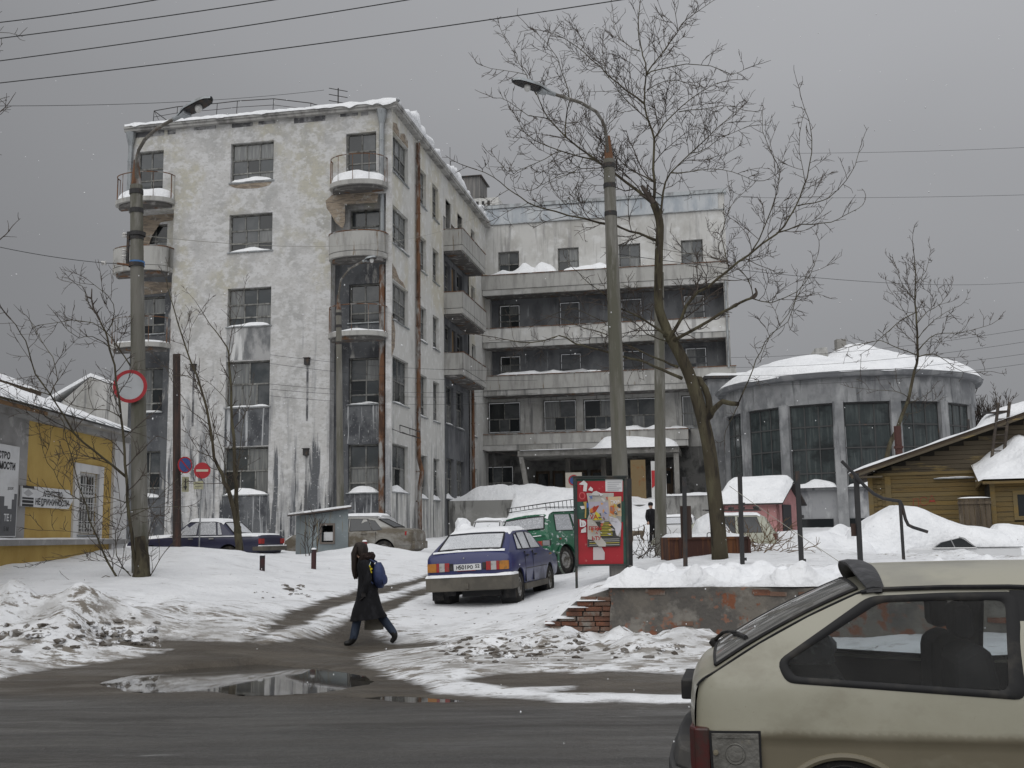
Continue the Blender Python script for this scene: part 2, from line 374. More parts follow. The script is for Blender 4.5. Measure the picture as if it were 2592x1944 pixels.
def ground(x, y):
    x = np.atleast_1d(np.asarray(x, float)).ravel(); y = np.atleast_1d(np.asarray(y, float)).ravel()
    z = base_z(x, y)
    sdv = np.full(x.shape, 9.0); near = (y < 34) & (np.abs(x) < 45)
    for P in BARE:
        sdv[near] = np.minimum(sdv[near], sdist(x[near], y[near], P))
    w = fbm(x, y, 1.3, 3, 3) * 0.5
    sdw = sdv + 0.03 + w * np.clip(y / 40, 0.25, 0.5)
    s = sstep(-0.02, 0.3, sdw)
    far = sstep(0.3, 2.2, sdv)
    rough = sstep(-12.0, -4.0, -np.hypot((x + 6.0) * 0.8, (y - 15.5) * 2.6)) + 1.0 * sstep(-3.2, -1.2, -np.hypot((x - 1.0) * 0.6, (y - 14.7) * 2.1)) + 0.55 * sstep(1.0, 3.0, x) * sstep(-2.8, -1.4, -np.abs(y - 19.3 + 0.19 * x)) * sstep(0.2, 0.8, y - 17.05 + 0.19 * (x - 0.8)) + 0.7 * sstep(7, 9, x) * sstep(-4, -1.5, -np.abs(y - 25.5))
    rough = np.clip(rough, 0, 1.3)
    calm = 1 - np.exp(-((x + 0.2) / 1.5) ** 2 - ((y - 21.8) / 2.2) ** 2)     # trodden flat round the parked car
    far = far * calm
    z = z + s * 0.04 + far * (0.10 * fbm(x, y, 2.4, 3, 11) + 0.045 * fbm(x, y, 0.7, 3, 5)) + far * rough * (0.24 * fbm(x, y, 0.75, 4, 31) + 0.15 * np.abs(fbm(x, y, 0.36, 3, 41)))
    z = z + (1 - s) * 0.016 * fbm(x, y, 0.5, 3, 23)
    # ridges left by the plough: (x, y, reach along, reach across, height)
    for cx, cy, a, b, h in MOUNDS:
        z = z + h * sstep(0.0, 0.7, sdv) * np.exp(-((x - cx) / a) ** 2 - ((y - cy) / b) ** 2) * (1 + 1.1 * fbm(x, y, 0.8, 3, 61))
    dw = y - (WLO[1] - 0.194 * (x - WLO[0]))      # the pavement lies lower along the foot of the ruined wall
    z = z - 0.24 * sstep(-1.7, -0.35, dw) * sstep(0.30, 0.05, dw) * sstep(WLO[0] - 0.2, WLO[0] + 0.5, x)
    for P, zp in ((PUDDLE, ZP), (PUDDLE2, ZP2)):
        q = near & (y < 18)
        dp = sdist(x[q], y[q], P) - (0.2 if zp == ZP else 0) + 0.24 * fbm(x[q], y[q], 0.6, 4, 77)
        k = sstep(0.12, -0.10, dp)
        k2 = sstep(1.3, 0.25, dp)
        zz = z[q] * (1 - k2) + np.maximum(z[q], zp + 0.012) * k2
        z[q] = zz * (1 - k) + (zp - 0.05) * k
    # bed of the snow-covered pavement wall: the bank drops in front of it
    return z, sdw, rough
_GZ = None
def gz(x, y):
    if _GZ is None: return float(ground([x], [y])[0][0])
    i = min(max(int(np.searchsorted(GXS, x)) - 1, 0), len(GXS) - 2); j = min(max(int(np.searchsorted(GYS, y)) - 1, 0), len(GYS) - 2)
    a = (x - GXS[i]) / (GXS[i + 1] - GXS[i]); b = (y - GYS[j]) / (GYS[j + 1] - GYS[j])
    return float((_GZ[i, j] * (1 - a) + _GZ[i + 1, j] * a) * (1 - b) + (_GZ[i, j + 1] * (1 - a) + _GZ[i + 1, j + 1] * a) * b)
def G(u, v, lift=0.0):
    """where the sight line of photo pixel (u, v) meets the finished ground"""
    d = FW * FPX + CR * (u - 1296) - CU * (v - 972)
    x = d.x / d.y * _tt; z = HC + d.z / d.y * _tt
    k = np.nonzero(z < ground(x, _tt)[0] + lift)[0]
    Y = _tt[k[0]] if len(k) else 70.0
    return Vector((d.x / d.y * Y, Y, gz(d.x / d.y * Y, Y)))
def Gd(u, v): return G(u * KD, v * KD)
def at_ground(u, Y):
    """the ground at depth Y under photo column u (photo px)"""
    x = W(u, 1400, Y).x; return Vector((x, Y, gz(x, Y)))

def ground_mat():
    m = bpy.data.materials.new('snow_and_wet_asphalt'); m.use_nodes = True
    t = m.node_tree; N = t.nodes; L = t.links; b = N['Principled BSDF']
    def nd(ty, **k):
        n = N.new(ty)
        for a, v in k.items(): setattr(n, a, v)
        return n
    pos = nd('ShaderNodeNewGeometry').outputs['Position']
    def noise(sc, det=6, ro=0.6, st=(1, 1, 1), loc=(0, 0, 0)):
        mpn = nd('ShaderNodeMapping'); mpn.inputs['Scale'].default_value = st; mpn.inputs['Location'].default_value = loc; L.new(pos, mpn.inputs[0])
        n = nd('ShaderNodeTexNoise'); n.inputs['Scale'].default_value = sc; n.inputs['Detail'].default_value = det; n.inputs['Roughness'].default_value = ro
        L.new(mpn.outputs[0], n.inputs['Vector']); return n.outputs[0]
    def ramp(x, a, bb, c=0.0, d=1.0):
        r = nd('ShaderNodeMapRange'); r.inputs[1].default_value = a; r.inputs[2].default_value = bb; r.inputs[3].default_value = c; r.inputs[4].default_value = d; L.new(x, r.inputs[0]); return r.outputs[0]
    def math_(op, x, y):
        n = nd('ShaderNodeMath', operation=op)
        for i, q in enumerate((x, y)):
            if isinstance(q, (int, float)): n.inputs[i].default_value = q
            else: L.new(q, n.inputs[i])
        return n.outputs[0]
    def mix(f, x, y):
        n = nd('ShaderNodeMix', data_type='RGBA'); L.new(f, n.inputs[0])
        for i, q in ((6, x), (7, y)):
            if isinstance(q, tuple): n.inputs[i].default_value = (*q, 1)
            else: L.new(q, n.inputs[i])
        return n.outputs[2]
    at = nd('ShaderNodeAttribute', attribute_name='bare_distance').outputs['Fac']
    dirt = nd('ShaderNodeAttribute', attribute_name='dirt').outputs['Fac']
    road = nd('ShaderNodeAttribute', attribute_name='road').outputs['Fac']
    d2 = math_('ADD', at, math_('MULTIPLY', math_('SUBTRACT', noise(3.2, 7, 0.65, (0.55, 1.5, 1)), 0.42), 0.55))
    sn = ramp(d2, 0.0, 0.16)
    # packed snow, with grey slush and grit showing through
    snow = mix(ramp(noise(1.1, 6), 0.42, 0.66), (0.88, 0.89, 0.905), (0.79, 0.80, 0.815))
    speck = ramp(math_('ADD', noise(5.5, 8, 0.72, (0.5, 1.4, 1), (3, 1, 0)), math_('MULTIPLY', dirt, 0.10)), 0.63, 0.70)
    snow = mix(speck, snow, (0.22, 0.195, 0.165))
    grey = ramp(math_('ADD', noise(1.9, 6, 0.6, (0.8, 1.2, 1), (9, 4, 2)), math_('MULTIPLY', dirt, 0.12)), 0.60, 0.78, 0, 0.7)
    snow = mix(grey, snow, (0.42, 0.41, 0.395))
    mud = mix(ramp(noise(1.6, 6, 0.6, (0.5, 1.6, 1)), 0.40, 0.65), (0.062, 0.051, 0.038), (0.108, 0.093, 0.073))
    asph = mix(ramp(noise(0.9, 6, 0.6, (0.25, 2.2, 1)), 0.40, 0.66), (0.042, 0.040, 0.037), (0.074, 0.070, 0.064))
    asph = mix(ramp(noise(120, 2, 0.5), 0.52, 0.68), asph, (0.15, 0.145, 0.135))
    asph = mix(ramp(noise(0.55, 4, 0.5, (0.3, 1.4, 1), (7, 3, 1)), 0.52, 0.56, 0, 0.55), asph, (0.034, 0.031, 0.027))
    bare = mix(road, mud, asph)
    bare = mix(ramp(noise(2.6, 7, 0.7, (0.35, 2.2, 1), (5, 5, 5)), 0.66, 0.74), bare, (0.40, 0.40, 0.40))   # thin slush
    L.new(mix(sn, bare, snow), b.inputs['Base Color'])
    rw = ramp(noise(1.3, 5, 0.6, (0.3, 2.0, 1), (2, 7, 0)), 0.40, 0.62, 0.30, 0.62)
    rr = nd('ShaderNodeMix'); L.new(sn, rr.inputs[0]); L.new(rw, rr.inputs[2]); rr.inputs[3].default_value = 0.8; L.new(rr.outputs[0], b.inputs['Roughness'])
    b.inputs['Specular IOR Level'].default_value = 0.4
    b1 = nd('ShaderNodeBump'); b1.inputs['Strength'].default_value = 0.8; b1.inputs['Distance'].default_value = 0.06
    hh = math_('ADD', noise(9, 6, 0.6), math_('MULTIPLY', noise(55, 3), 0.35)); L.new(hh, b1.inputs['Height']); L.new(b1.outputs[0], b.inputs['Normal'])
    return m
GROUND_MAT = ground_mat()
GXS = np.concatenate([[-420, -200, -110, -70, -50, -40], np.arange(-34, -9, 0.28), np.arange(-9, 11, 0.085), np.arange(11, 34.1, 0.28), [40, 50, 70, 110, 200, 420]])
GYS = np.concatenate([[-90, -40, -15, -6, 0], np.arange(2, 10, 0.16), np.arange(10, 24, 0.055), np.arange(24, 36, 0.12), np.arange(36, 70, 0.4), [72, 78, 90, 120, 180, 300, 600]])
def make_ground():
    X, Y = np.meshgrid(GXS, GYS, indexing='ij'); sh = X.shape
    global _GZ
    z, sdv, rough = ground(X, Y); x = X.ravel(); y = Y.ravel(); _GZ = z.reshape(sh)
    road = sstep(0.5, -0.6, y - (11.75 - 0.16 * np.clip(x, -14, 14)) + 0.5 * fbm(x, y, 2.0, 3, 8))
    dirt = np.clip(rough, 0, 1.2) + sstep(1.8, 0.2, sdv) * 0.45
    nx, ny = sh; idx = np.arange(nx * ny).reshape(sh)
    q = np.stack([idx[:-1, :-1], idx[1:, :-1], idx[1:, 1:], idx[:-1, 1:]], -1).reshape(-1, 4)
    cy = y[q].mean(1); cx = x[q].mean(1)
    isroad = cy < 11.75 - 0.16 * np.clip(cx, -14, 14)
    for nm, sel in (('road', isroad), ('ground', ~isroad)):
        f = q[sel]; used = np.unique(f); mp_ = np.full(nx * ny, -1); mp_[used] = np.arange(len(used))
        me = bpy.data.meshes.new(nm)
        me.from_pydata(np.stack([x[used], y[used], z[used]], 1).tolist(), [], mp_[f].tolist())
        for an, arr in (('bare_distance', sdv), ('dirt', dirt), ('road', road)):
            a = me.attributes.new(an, 'FLOAT', 'POINT'); a.data.foreach_set('value', arr[used].astype(np.float32))
        me.polygons.foreach_set('use_smooth', [True] * len(me.polygons)); me.materials.append(GROUND_MAT)
        o = bpy.data.objects.new(nm, me); COL.objects.link(o); o['kind'] = 'structure'
make_ground()
WATER = pm('puddle_water', (0.035, 0.032, 0.028), 0.03, 0.5, layers=[((0.06, 0.055, 0.045), 0.8, ONE, 0.45, 0.6)], bump=0.012, bscale=3)
for P, zp in ((PUDDLE, ZP), (PUDDLE2, ZP2)):
    xs_ = [p[0] for p in P]; ys_ = [p[1] for p in P]
    a, b, c, d = min(xs_) - 0.6, max(xs_) + 0.6, min(ys_) - 0.3, max(ys_) + 0.3
    gx = np.arange(a, b, 0.09); gy = np.arange(c, d, 0.09); X, Y = np.meshgrid(gx, gy, indexing='ij')
    dm = sdist(X.ravel() + 0.045, Y.ravel() + 0.045, P).reshape(X.shape); mb = MB()
    for i, j in zip(*np.nonzero(dm < 0.32)):
        x_, y_ = gx[i], gy[j]; mb.add([(x_, y_, zp), (x_ + 0.09, y_, zp), (x_ + 0.09, y_ + 0.09, zp), (x_, y_ + 0.09, zp)], [(0, 1, 2, 3)])
    o = mb.build('puddle', WATER, kind='structure')
# lumps of dirty snow and ice thrown up by the plough
CLOD = pm('dirty_ice', (0.20, 0.185, 0.168), 0.8, 0.3, layers=[((0.075, 0.062, 0.05), 5, ONE, 0.46, 0.58), ((0.8, 0.81, 0.83), 6, ONE, 0.54, 0.60)], bump=0.4, bscale=30)
mb = MB(); rr = random.Random(5)
def clods(n, u0, u1, v0, v1, r0, r1):
    for i in range(n):
        p = Gd(rr.uniform(u0, u1), rr.triangular(v0, v1))
        r = rr.uniform(r0, r1) * (1.6 if rr.random() < 0.1 else 1)
        mb.ico(p + Vector((0, 0, r * 0.05)), (r * rr.uniform(0.8, 1.8), r * rr.uniform(0.7, 1.2), r * rr.uniform(0.4, 0.8)), rr.randrange(999), 1, 0.35)
clods(120, 955, 1260, 1372, 1440, 0.015, 0.05); clods(18, 1060, 1110, 1405, 1425, 0.03, 0.07)
clods(16, 610, 660, 1260, 1290, 0.02, 0.06); clods(14, 540, 700, 1270, 1300, 0.015, 0.03); clods(24, 1260, 1480, 1385, 1430, 0.015, 0.05)
clods(70, 0, 340, 1330, 1412, 0.02, 0.08); clods(30, 200, 345, 1372, 1400, 0.02, 0.07); clods(22, 880, 1200, 1290, 1390, 0.01, 0.03)
mb.build('snow_lumps', CLOD, kind='stuff', smooth=False)
# ------------------------------------------------------------------ facades
TH = R(11.0)
FN = Vector((math.cos(TH), -math.sin(TH), 0))     # along the street, to the right
FS = Vector((math.sin(TH), math.cos(TH), 0))      # away from the street
UP = Vector((0, 0, 1))
class Fac:
    """a facade: t runs along it, o outwards from it, z up"""
    _id = 0
    def __init__(s, o, T, N): s.o = Vector((o[0], o[1], 0)); s.T = T; s.N = N; s.panes = {}
    def P(s, t, o, z): return s.o + s.T * t + s.N * o + UP * z
    def box(s, mb, t0, t1, o0, o1, z0, z1): return mb.pbox(s.P(t0, o0, z0), s.T * (t1 - t0), s.N * (o1 - o0), UP * (z1 - z0))
    def wall(s, mb, t0, t1, z0, z1, holes, o=0.0, depth=0.22):
        """a wall sheet with true openings and their reveals; holes = (t0, t1, z0, z1)"""
        hs = [h for h in holes if h[1] > t0 and h[0] < t1 and h[3] > z0 and h[2] < z1]
        T = sorted({t0, t1, *[min(max(v, t0), t1) for h in hs for v in h[:2]]}); Z = sorted({z0, z1, *[min(max(v, z0), z1) for h in hs for v in h[2:]]})
        for i in range(len(T) - 1):
            for j in range(len(Z) - 1):
                tm, zm = (T[i] + T[i + 1]) / 2, (Z[j] + Z[j + 1]) / 2
                if any(h[0] < tm < h[1] and h[2] < zm < h[3] for h in hs): continue
                mb.add([s.P(T[i], o, Z[j]), s.P(T[i + 1], o, Z[j]), s.P(T[i + 1], o, Z[j + 1]), s.P(T[i], o, Z[j + 1])], [(0, 1, 2, 3)])
        for a, b, c, d in hs:
            q = [(a, c), (b, c), (b, d), (a, d)]
            for k in range(4):
                (ta, za), (tb, zb) = q[k], q[(k + 1) % 4]
                mb.add([s.P(ta, o, za), s.P(tb, o, zb), s.P(tb, o - depth, zb), s.P(ta, o - depth, za)], [(0, 1, 2, 3)])
def pane_mesh(f, w, h, mat):
    k = (round(w, 2), round(h, 2), mat.name)
    if k not in f.panes:
        mb = MB(); mb.pbox(-f.T * w / 2 - UP * h / 2 - f.N * 0.006, f.T * w, f.N * 0.012, UP * h)
        f.panes[k] = mb.mesh('pane', mat)
    return f.panes[k]
_wr = random.Random(11)
def window(f, parent, t0, t1, z0, z1, rows, o=0.0, setback=0.16, frame=None, bar=0.055, glass=None, open_=0.0, label=None, name='window', sill=True):
    """rows from the top: (share of the height, [column edges as shares])"""
    mb = MB(); fr = frame or FRAMEM; ob = o - setback
    fw = 0.065
    f.box(mb, t0, t0 + fw, ob - 0.06, ob, z0, z1); f.box(mb, t1 - fw, t1, ob - 0.06, ob, z0, z1)
    f.box(mb, t0 + fw, t1 - fw, ob - 0.06, ob, z1 - fw, z1); f.box(mb, t0 + fw, t1 - fw, ob - 0.06, ob, z0, z0 + fw)
    it0, it1, iz0, iz1 = t0 + fw, t1 - fw, z0 + fw, z1 - fw
    tot = sum(r[0] for r in rows); zt = iz1; P = []
    for k, (sh, cols) in enumerate(rows):
        zb = zt - (iz1 - iz0) * sh / tot
        if k < len(rows) - 1: f.box(mb, it0, it1, ob - 0.05, ob + 0.008, zb - bar * 0.6, zb + bar * 0.6)
        e = [0] + list(cols) + [1]
        for c in cols:
            tc_ = it0 + (it1 - it0) * c
            f.box(mb, tc_ - bar / 2, tc_ + bar / 2, ob - 0.05, ob + 0.004, zb + (bar * 0.6 if k < len(rows) - 1 else 0), zt - (bar * 0.6 if k else 0))
        for i in range(len(e) - 1): P.append((it0 + (it1 - it0) * e[i], it0 + (it1 - it0) * e[i + 1], zb, zt))
        zt = zb
    w = mb.build(name, fr, parent, world=True, label=label)
    if sill:
        s_ = MB(); f.box(s_, t0 - 0.06, t1 + 0.06, o - 0.12, o + 0.07, z0 - 0.05, z0 - 0.004); s_.build('sill', ZINC, w, world=True)
    wl = world_loc(w)
    for a, b, c, d in P:
        r = _wr.random()
        g = glass or (GLASS[0] if r < 0.45 else GLASS[1] if r < 0.74 else GLASS[2])
        ww, hh = b - a - bar * 0.9, d - c - bar * 0.9
        pos = f.P((a + b) / 2, ob - 0.032, (c + d) / 2) - wl
        link('pane', pane_mesh(f, ww, hh, g), w, pos, (_wr.uniform(-1, 1) * 0.006, _wr.uniform(-1, 1) * 0.006, _wr.uniform(-1, 1) * 0.01))
    return w
def mound(f, mb, t0, t1, o0, o1, z, h, seed=0, nt=14, no=5, edge=0.02):
    """a drift of snow lying on a ledge"""
    def fn(i, j):
        a = math.sin(min(1, i * 1.0) * math.pi) ** 0.45 if 0 < i < 1 else 0
        b = math.sqrt(max(0, 1 - (j * 1.0) ** 2.2)) if j > 0.0 else 1
        t = t0 + (t1 - t0) * i; k = 0.72 + 0.9 * float(vnoise(t * 1.7 + seed, j * 2 + seed * 1.7, seed))
        return f.P(t, o0 + (o1 - o0) * j * (0.92 + 0.2 * float(vnoise(t * 2, seed, 3))), z + (h * a * b * k if 0 < i < 1 and j < 1 else 0))
    mb.grid(fn, nt, no)
    return mb
# ------------------------------------------------------------------ the five-storey block on the left
CX = (-5.158, 46.0)
FF = Fac(CX, FN, -FS)                     # its street front: t from -12.6 to 0
FR = Fac(CX, FS, FN)                      # its long side: t from 0 to 19.3
PL = (0.50, 0.495, 0.485)
PLASTER = pm('weathered_plaster', PL, 0.92, 0.15, layers=[
    ((0.43, 0.405, 0.305), 0.42, (1, 1, 0.7), 0.47, 0.57, (13.0, 5.0), 0.6),
    ((0.34, 0.34, 0.335), 0.75, (1, 1, 0.6), 0.47, 0.66, None, 0.75),
    ((0.60, 0.60, 0.60), 2.1, (1, 1, 1.3), 0.47, 0.58, None, 0.75),
    ((0.37, 0.365, 0.35), 5.5, (1, 1, 1.8), 0.53, 0.62, None, 0.6),
    ((0.22, 0.225, 0.235), 1.3, (1.6, 1.6, 0.14), 0.47, 0.62, (6.0, 18.0), 0.85),
    ((0.10, 0.105, 0.113), 1.9, (1.5, 1.5, 0.12), 0.51, 0.58, (4.5, 12.0), 0.95),
    ((0.05, 0.053, 0.06), 2.6, (1.4, 1.4, 0.16), 0.52, 0.60, (2.5, 9.0), 0.95),
    ((0.62, 0.62, 0.62), 8.0, (1, 1, 1.6), 0.60, 0.66, None, 0.6)], bump=0.7, bscale=8, bstretch=(1, 1, 1.7))
SIDEPL = pm('weathered_plaster_side', (0.55, 0.545, 0.52), 0.92, 0.15, layers=[
    ((0.50, 0.465, 0.36), 0.40, (1, 1, 0.6), 0.46, 0.58, (14.0, 5.0), 0.65),
    ((0.38, 0.375, 0.36), 0.8, (1, 1, 0.6), 0.55, 0.72, None, 0.6),
    ((0.68, 0.68, 0.67), 2.6, ONE, 0.52, 0.62, None, 0.6),
    ((0.24, 0.245, 0.25), 1.5, (1.8, 1.8, 0.14), 0.50, 0.63, (5.0, 16.0), 0.85),
    ((0.10, 0.105, 0.11), 2.4, (2, 2, 0.13), 0.52, 0.60, (3.5, 10.0), 0.9)], bump=0.4, bscale=9)
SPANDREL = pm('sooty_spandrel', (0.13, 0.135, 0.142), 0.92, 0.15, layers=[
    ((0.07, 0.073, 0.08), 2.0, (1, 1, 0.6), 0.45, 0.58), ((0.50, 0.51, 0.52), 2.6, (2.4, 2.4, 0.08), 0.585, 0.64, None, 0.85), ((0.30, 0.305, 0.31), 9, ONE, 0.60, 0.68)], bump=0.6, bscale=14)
BRICKY = pm('bare_brickwork', (0.33, 0.275, 0.215), 0.93, 0.15, layers=[((0.20, 0.17, 0.14), 2.0, (1, 1, 5), 0.46, 0.6), ((0.44, 0.42, 0.38), 3, ONE, 0.55, 0.68)], bump=1.0, bscale=7, bstretch=(0.6, 0.6, 2.6), bdist=0.05)
bA = thing('apartment_block', 'tall five storey block of stained white and ochre plaster with round corner balconies', 'building', (CX[0], CX[1], 1.4))
ZW = [(17.62, 19.47), (14.38, 16.12), (10.98, 12.72), (7.38, 9.42), (3.55, 5.62)]      # sills and heads, top storey first
HB = 20.42
ctr = [(-7.62, -5.55, a, b) for a, b in ZW]
bayR = [(-2.12, -0.72, a, b) for a, b in ZW]; bayL = [(-12.25, -10.95, a, b) for a, b in ZW]
mb = MB()
FF.wall(mb, -10.35, -2.78, 0.6, HB, ctr)
FF.wall(mb, -2.78, 0.0, 16.75, HB, bayR[:1]); FF.wall(mb, -12.62, -10.35, 16.75, HB, bayL[:1])
FF.wall(mb, -0.26, 0.0, 0.6, 16.75, [])
# the two bays lie half a metre deeper under the top balconies
BD = -0.55
FF.box(mb, -2.78, -0.26, BD, 0, 16.6, 16.749); FF.box(mb, -12.62, -10.35, BD, 0, 16.6, 16.749)
for t in (-2.78, -0.26, -10.35):
    mb.add([FF.P(t, 0, 0.6), FF.P(t, BD, 0.6), FF.P(t, BD, 16.75), FF.P(t, 0, 16.75)], [(0, 1, 2, 3)])
# far flank and back of the block
mb.add([FF.P(-12.62, 0, 16.75), FF.P(-12.62, -19.3, 16.75), FF.P(-12.62, -19.3, HB), FF.P(-12.62, 0, HB)], [(0, 1, 2, 3)])
mb.add([FF.P(-12.62, BD, 0.6), FF.P(-12.62, -19.3, 0.6), FF.P(-12.62, -19.3, 16.75), FF.P(-12.62, BD, 16.75)], [(0, 1, 2, 3)])
mb.add([FF.P(-12.62, -19.3, 0.6), FF.P(0, -19.3, 0.6), FF.P(0, -19.3, HB), FF.P(-12.62, -19.3, HB)], [(0, 1, 2, 3)])
mb.build('street_wall', PLASTER, bA, world=True)
BAYM = pm('bay_plaster', (0.125, 0.13, 0.137), 0.92, 0.15, layers=[((0.075, 0.078, 0.085), 0.9, (1, 1, 0.5), 0.45, 0.6), ((0.36, 0.355, 0.34), 1.6, (1.3, 1.3, 0.4), 0.60, 0.68), ((0.34, 0.34, 0.34), 6, ONE, 0.60, 0.70, None, 0.6)], bump=0.5, bscale=12)  # dark grey for the bays, below the part in street plaster
mb = MB(); FF.wall(mb, -2.78, -0.26, 13.8, 16.6, bayR[1:], o=BD); mb.build('bay_wall', PLASTER, bA, world=True)
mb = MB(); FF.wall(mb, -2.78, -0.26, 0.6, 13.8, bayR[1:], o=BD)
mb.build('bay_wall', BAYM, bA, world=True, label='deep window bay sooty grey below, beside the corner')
mb = MB(); FF.wall(mb, -12.62, -10.35, 13.8, 16.6, bayL[1:], o=BD); mb.build('bay_wall', PLASTER, bA, world=True)
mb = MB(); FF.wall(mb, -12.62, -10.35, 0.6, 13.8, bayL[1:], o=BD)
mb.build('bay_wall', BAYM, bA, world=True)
# side wall
sideW = [(0.14, 2.52, a, b) for a, b in ZW] + [(4.47, 5.62, a - 0.15, b - 0.2) for a, b in ZW] + [(6.78, 7.96, a - 0.15, b - 0.2) for a, b in ZW]
sideW += [(9.42, 10.58, a - 0.15, b - 0.2) for a, b in ZW[:3]] + [(12.0, 13.2, a - 0.15, b - 0.2) for a, b in ZW[:3]] + [(9.5, 11.1, a, b) for a, b in ZW[3:]] + [(11.7, 13.3, a, b) for a, b in ZW[3:]] + [(15.2, 16.2, a - 0.15, b - 0.2) for a, b in ZW]
doors = [(10.85, 11.65, a - 1.35, b - 0.2) for a, b in ZW[:3]]
mb = MB(); FR.wall(mb, 0, 8.95, 0.6, HB, sideW); FR.wall(mb, 14.6, 19.3, 0.6, HB, sideW); FR.wall(mb, 8.95, 14.6, 18.2, HB, sideW)
mb.build('yard_wall', SIDEPL, bA, world=True)
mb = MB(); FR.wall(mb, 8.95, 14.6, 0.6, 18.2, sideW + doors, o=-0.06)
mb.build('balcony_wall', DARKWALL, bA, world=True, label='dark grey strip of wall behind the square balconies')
for d in doors:
    mb = MB(); FR.box(mb, d[0], d[1], -0.24, -0.18, d[2], d[3]); mb.build('balcony_door', pm('old_brown_wood', (0.20, 0.135, 0.075), 0.85, layers=[((0.32, 0.22, 0.12), 3, (1, 1, 0.3), 0.5, 0.62), ((0.08, 0.06, 0.045), 4, (1, 1, 0.3), 0.55, 0.7)]), bA, world=True)
UPR = [(0.42, [1 / 3, 2 / 3]), (0.36, [0.36, 0.66]), (0.22, [0.36, 0.66])]
LOW = [(0.5, [0.52]), (0.5, [0.34, 0.70])]
BAY2 = [(0.44, [0.5]), (0.33, [0.5]), (0.23, [0.5])]
BAYLO = [(0.48, [0.55]), (0.34, [0.55]), (0.18, [0.55])]
SD2 = [(0.40, [0.5]), (0.36, [0.5]), (0.24, [0.5])]
wins = []
for k in range(5):
    wins.append((FF, window(FF, bA, *ctr[k], UPR if k < 3 else LOW), ctr[k], 0, (0.32, 0.22, 0.2, 0.14, 0.3)[k]))
    wins.append((FF, window(FF, bA, *bayR[k], BAY2 if k < 3 else BAYLO, o=0 if k == 0 else BD), bayR[k], 0 if k == 0 else BD, (0, 0, 0, 0.13, 0.3)[k]))
    wins.append((FF, window(FF, bA, *bayL[k], BAY2 if k < 3 else BAYLO, o=0 if k == 0 else BD), bayL[k], 0 if k == 0 else BD, (0, 0, 0, 0.1, 0.2)[k]))
for h in sideW:
    big = h[1] - h[0] > 2; i = min(range(5), key=lambda q: abs(ZW[q][0] - h[2]))
    o = -0.06 if 8.95 < h[0] < 14.6 and h[2] < 17.5 else 0
    wins.append((FR, window(FR, bA, *h, UPR if big and i < 3 else LOW if big else SD2 if h[1] - h[0] < 1.4 else LOW, o=o), h, o, (0.12, 0.14, 0.14, 0.12, 0.3)[i]))
for i, (f, w, h, o, sn) in enumerate(wins):
    if sn:
        mb = MB(); mound(f, mb, h[0] + 0.02, h[1] - 0.02, o - 0.15, o + 0.10, h[2] - 0.003, sn, i, 12, 4); mb.build('sill_snow', SNOW, w, smooth=True, world=True, angle=180)
# sooty panels between the lower windows
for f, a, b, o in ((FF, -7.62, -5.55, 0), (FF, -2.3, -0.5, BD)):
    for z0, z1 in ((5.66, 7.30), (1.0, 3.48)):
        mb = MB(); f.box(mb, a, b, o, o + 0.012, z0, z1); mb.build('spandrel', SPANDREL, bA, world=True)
mb = MB(); FF.box(mb, -7.62, -5.55, 0, 0.012, 9.46, 10.9); mb.build('spandrel', pm('stained_spandrel', (0.36, 0.36, 0.36), 0.92, layers=[((0.16, 0.165, 0.17), 1.4, (1, 1, 0.5), 0.45, 0.6), ((0.58, 0.585, 0.58), 2.0, (1, 1, 0.15), 0.56, 0.64)], bump=0.5, bscale=12), bA, world=True)
# bare brick where the plaster has come away
def patch(f, pts, o, name='bare_brick_patch', mat=BRICKY, par=None):
    mb = MB(); mb.prism([f.P(t, o, z) for t, z in pts], f.N * 0.008); mb.build(name, mat, par or bA, world=True)
patch(FF, [(-3.05, 16.45), (-2.75, 16.7), (-2.2, 16.72), (-1.2, 16.74), (-0.62, 16.6), (-0.66, 16.2), (-2.15, 16.2), (-2.14, 15.4), (-2.25, 15.1), (-2.6, 15.45), (-2.78, 15.8), (-3.0, 16.1)], 0.002)
patch(FF, [(-7.7, 17.53), (-5.6, 17.53), (-5.75, 17.36), (-6.3, 17.28), (-6.9, 17.3), (-7.4, 17.38)], 0.002)
patch(FF, [(-12.6, 15.0), (-11.95, 14.9), (-11.7, 15.6), (-11.3, 16.2), (-10.7, 16.25), (-10.6, 16.58), (-12.6, 16.58)], BD + 0.002)
patch(FF, [(-12.6, 10.4), (-12.3, 10.4), (-12.3, 12.8), (-10.9, 12.85), (-10.5, 13.3), (-12.6, 13.5)], BD + 0.002)
patch(FR, [(0.1, 19.5), (2.5, 19.5), (2.45, 19.85), (1.9, 20.0), (1.2, 19.75), (0.7, 20.02), (0.2, 19.9)], 0.002)
patch(FR, [(0.1, 12.76), (2.1, 12.76), (1.7, 12.95), (1.1, 12.98), (0.6, 13.3), (0.08, 13.45)], 0.002)
patch(FR, [(0.0, 9.3), (0.45, 9.8), (0.55, 10.5), (0.3, 11.0), (0.0, 11.2)], 0.002)
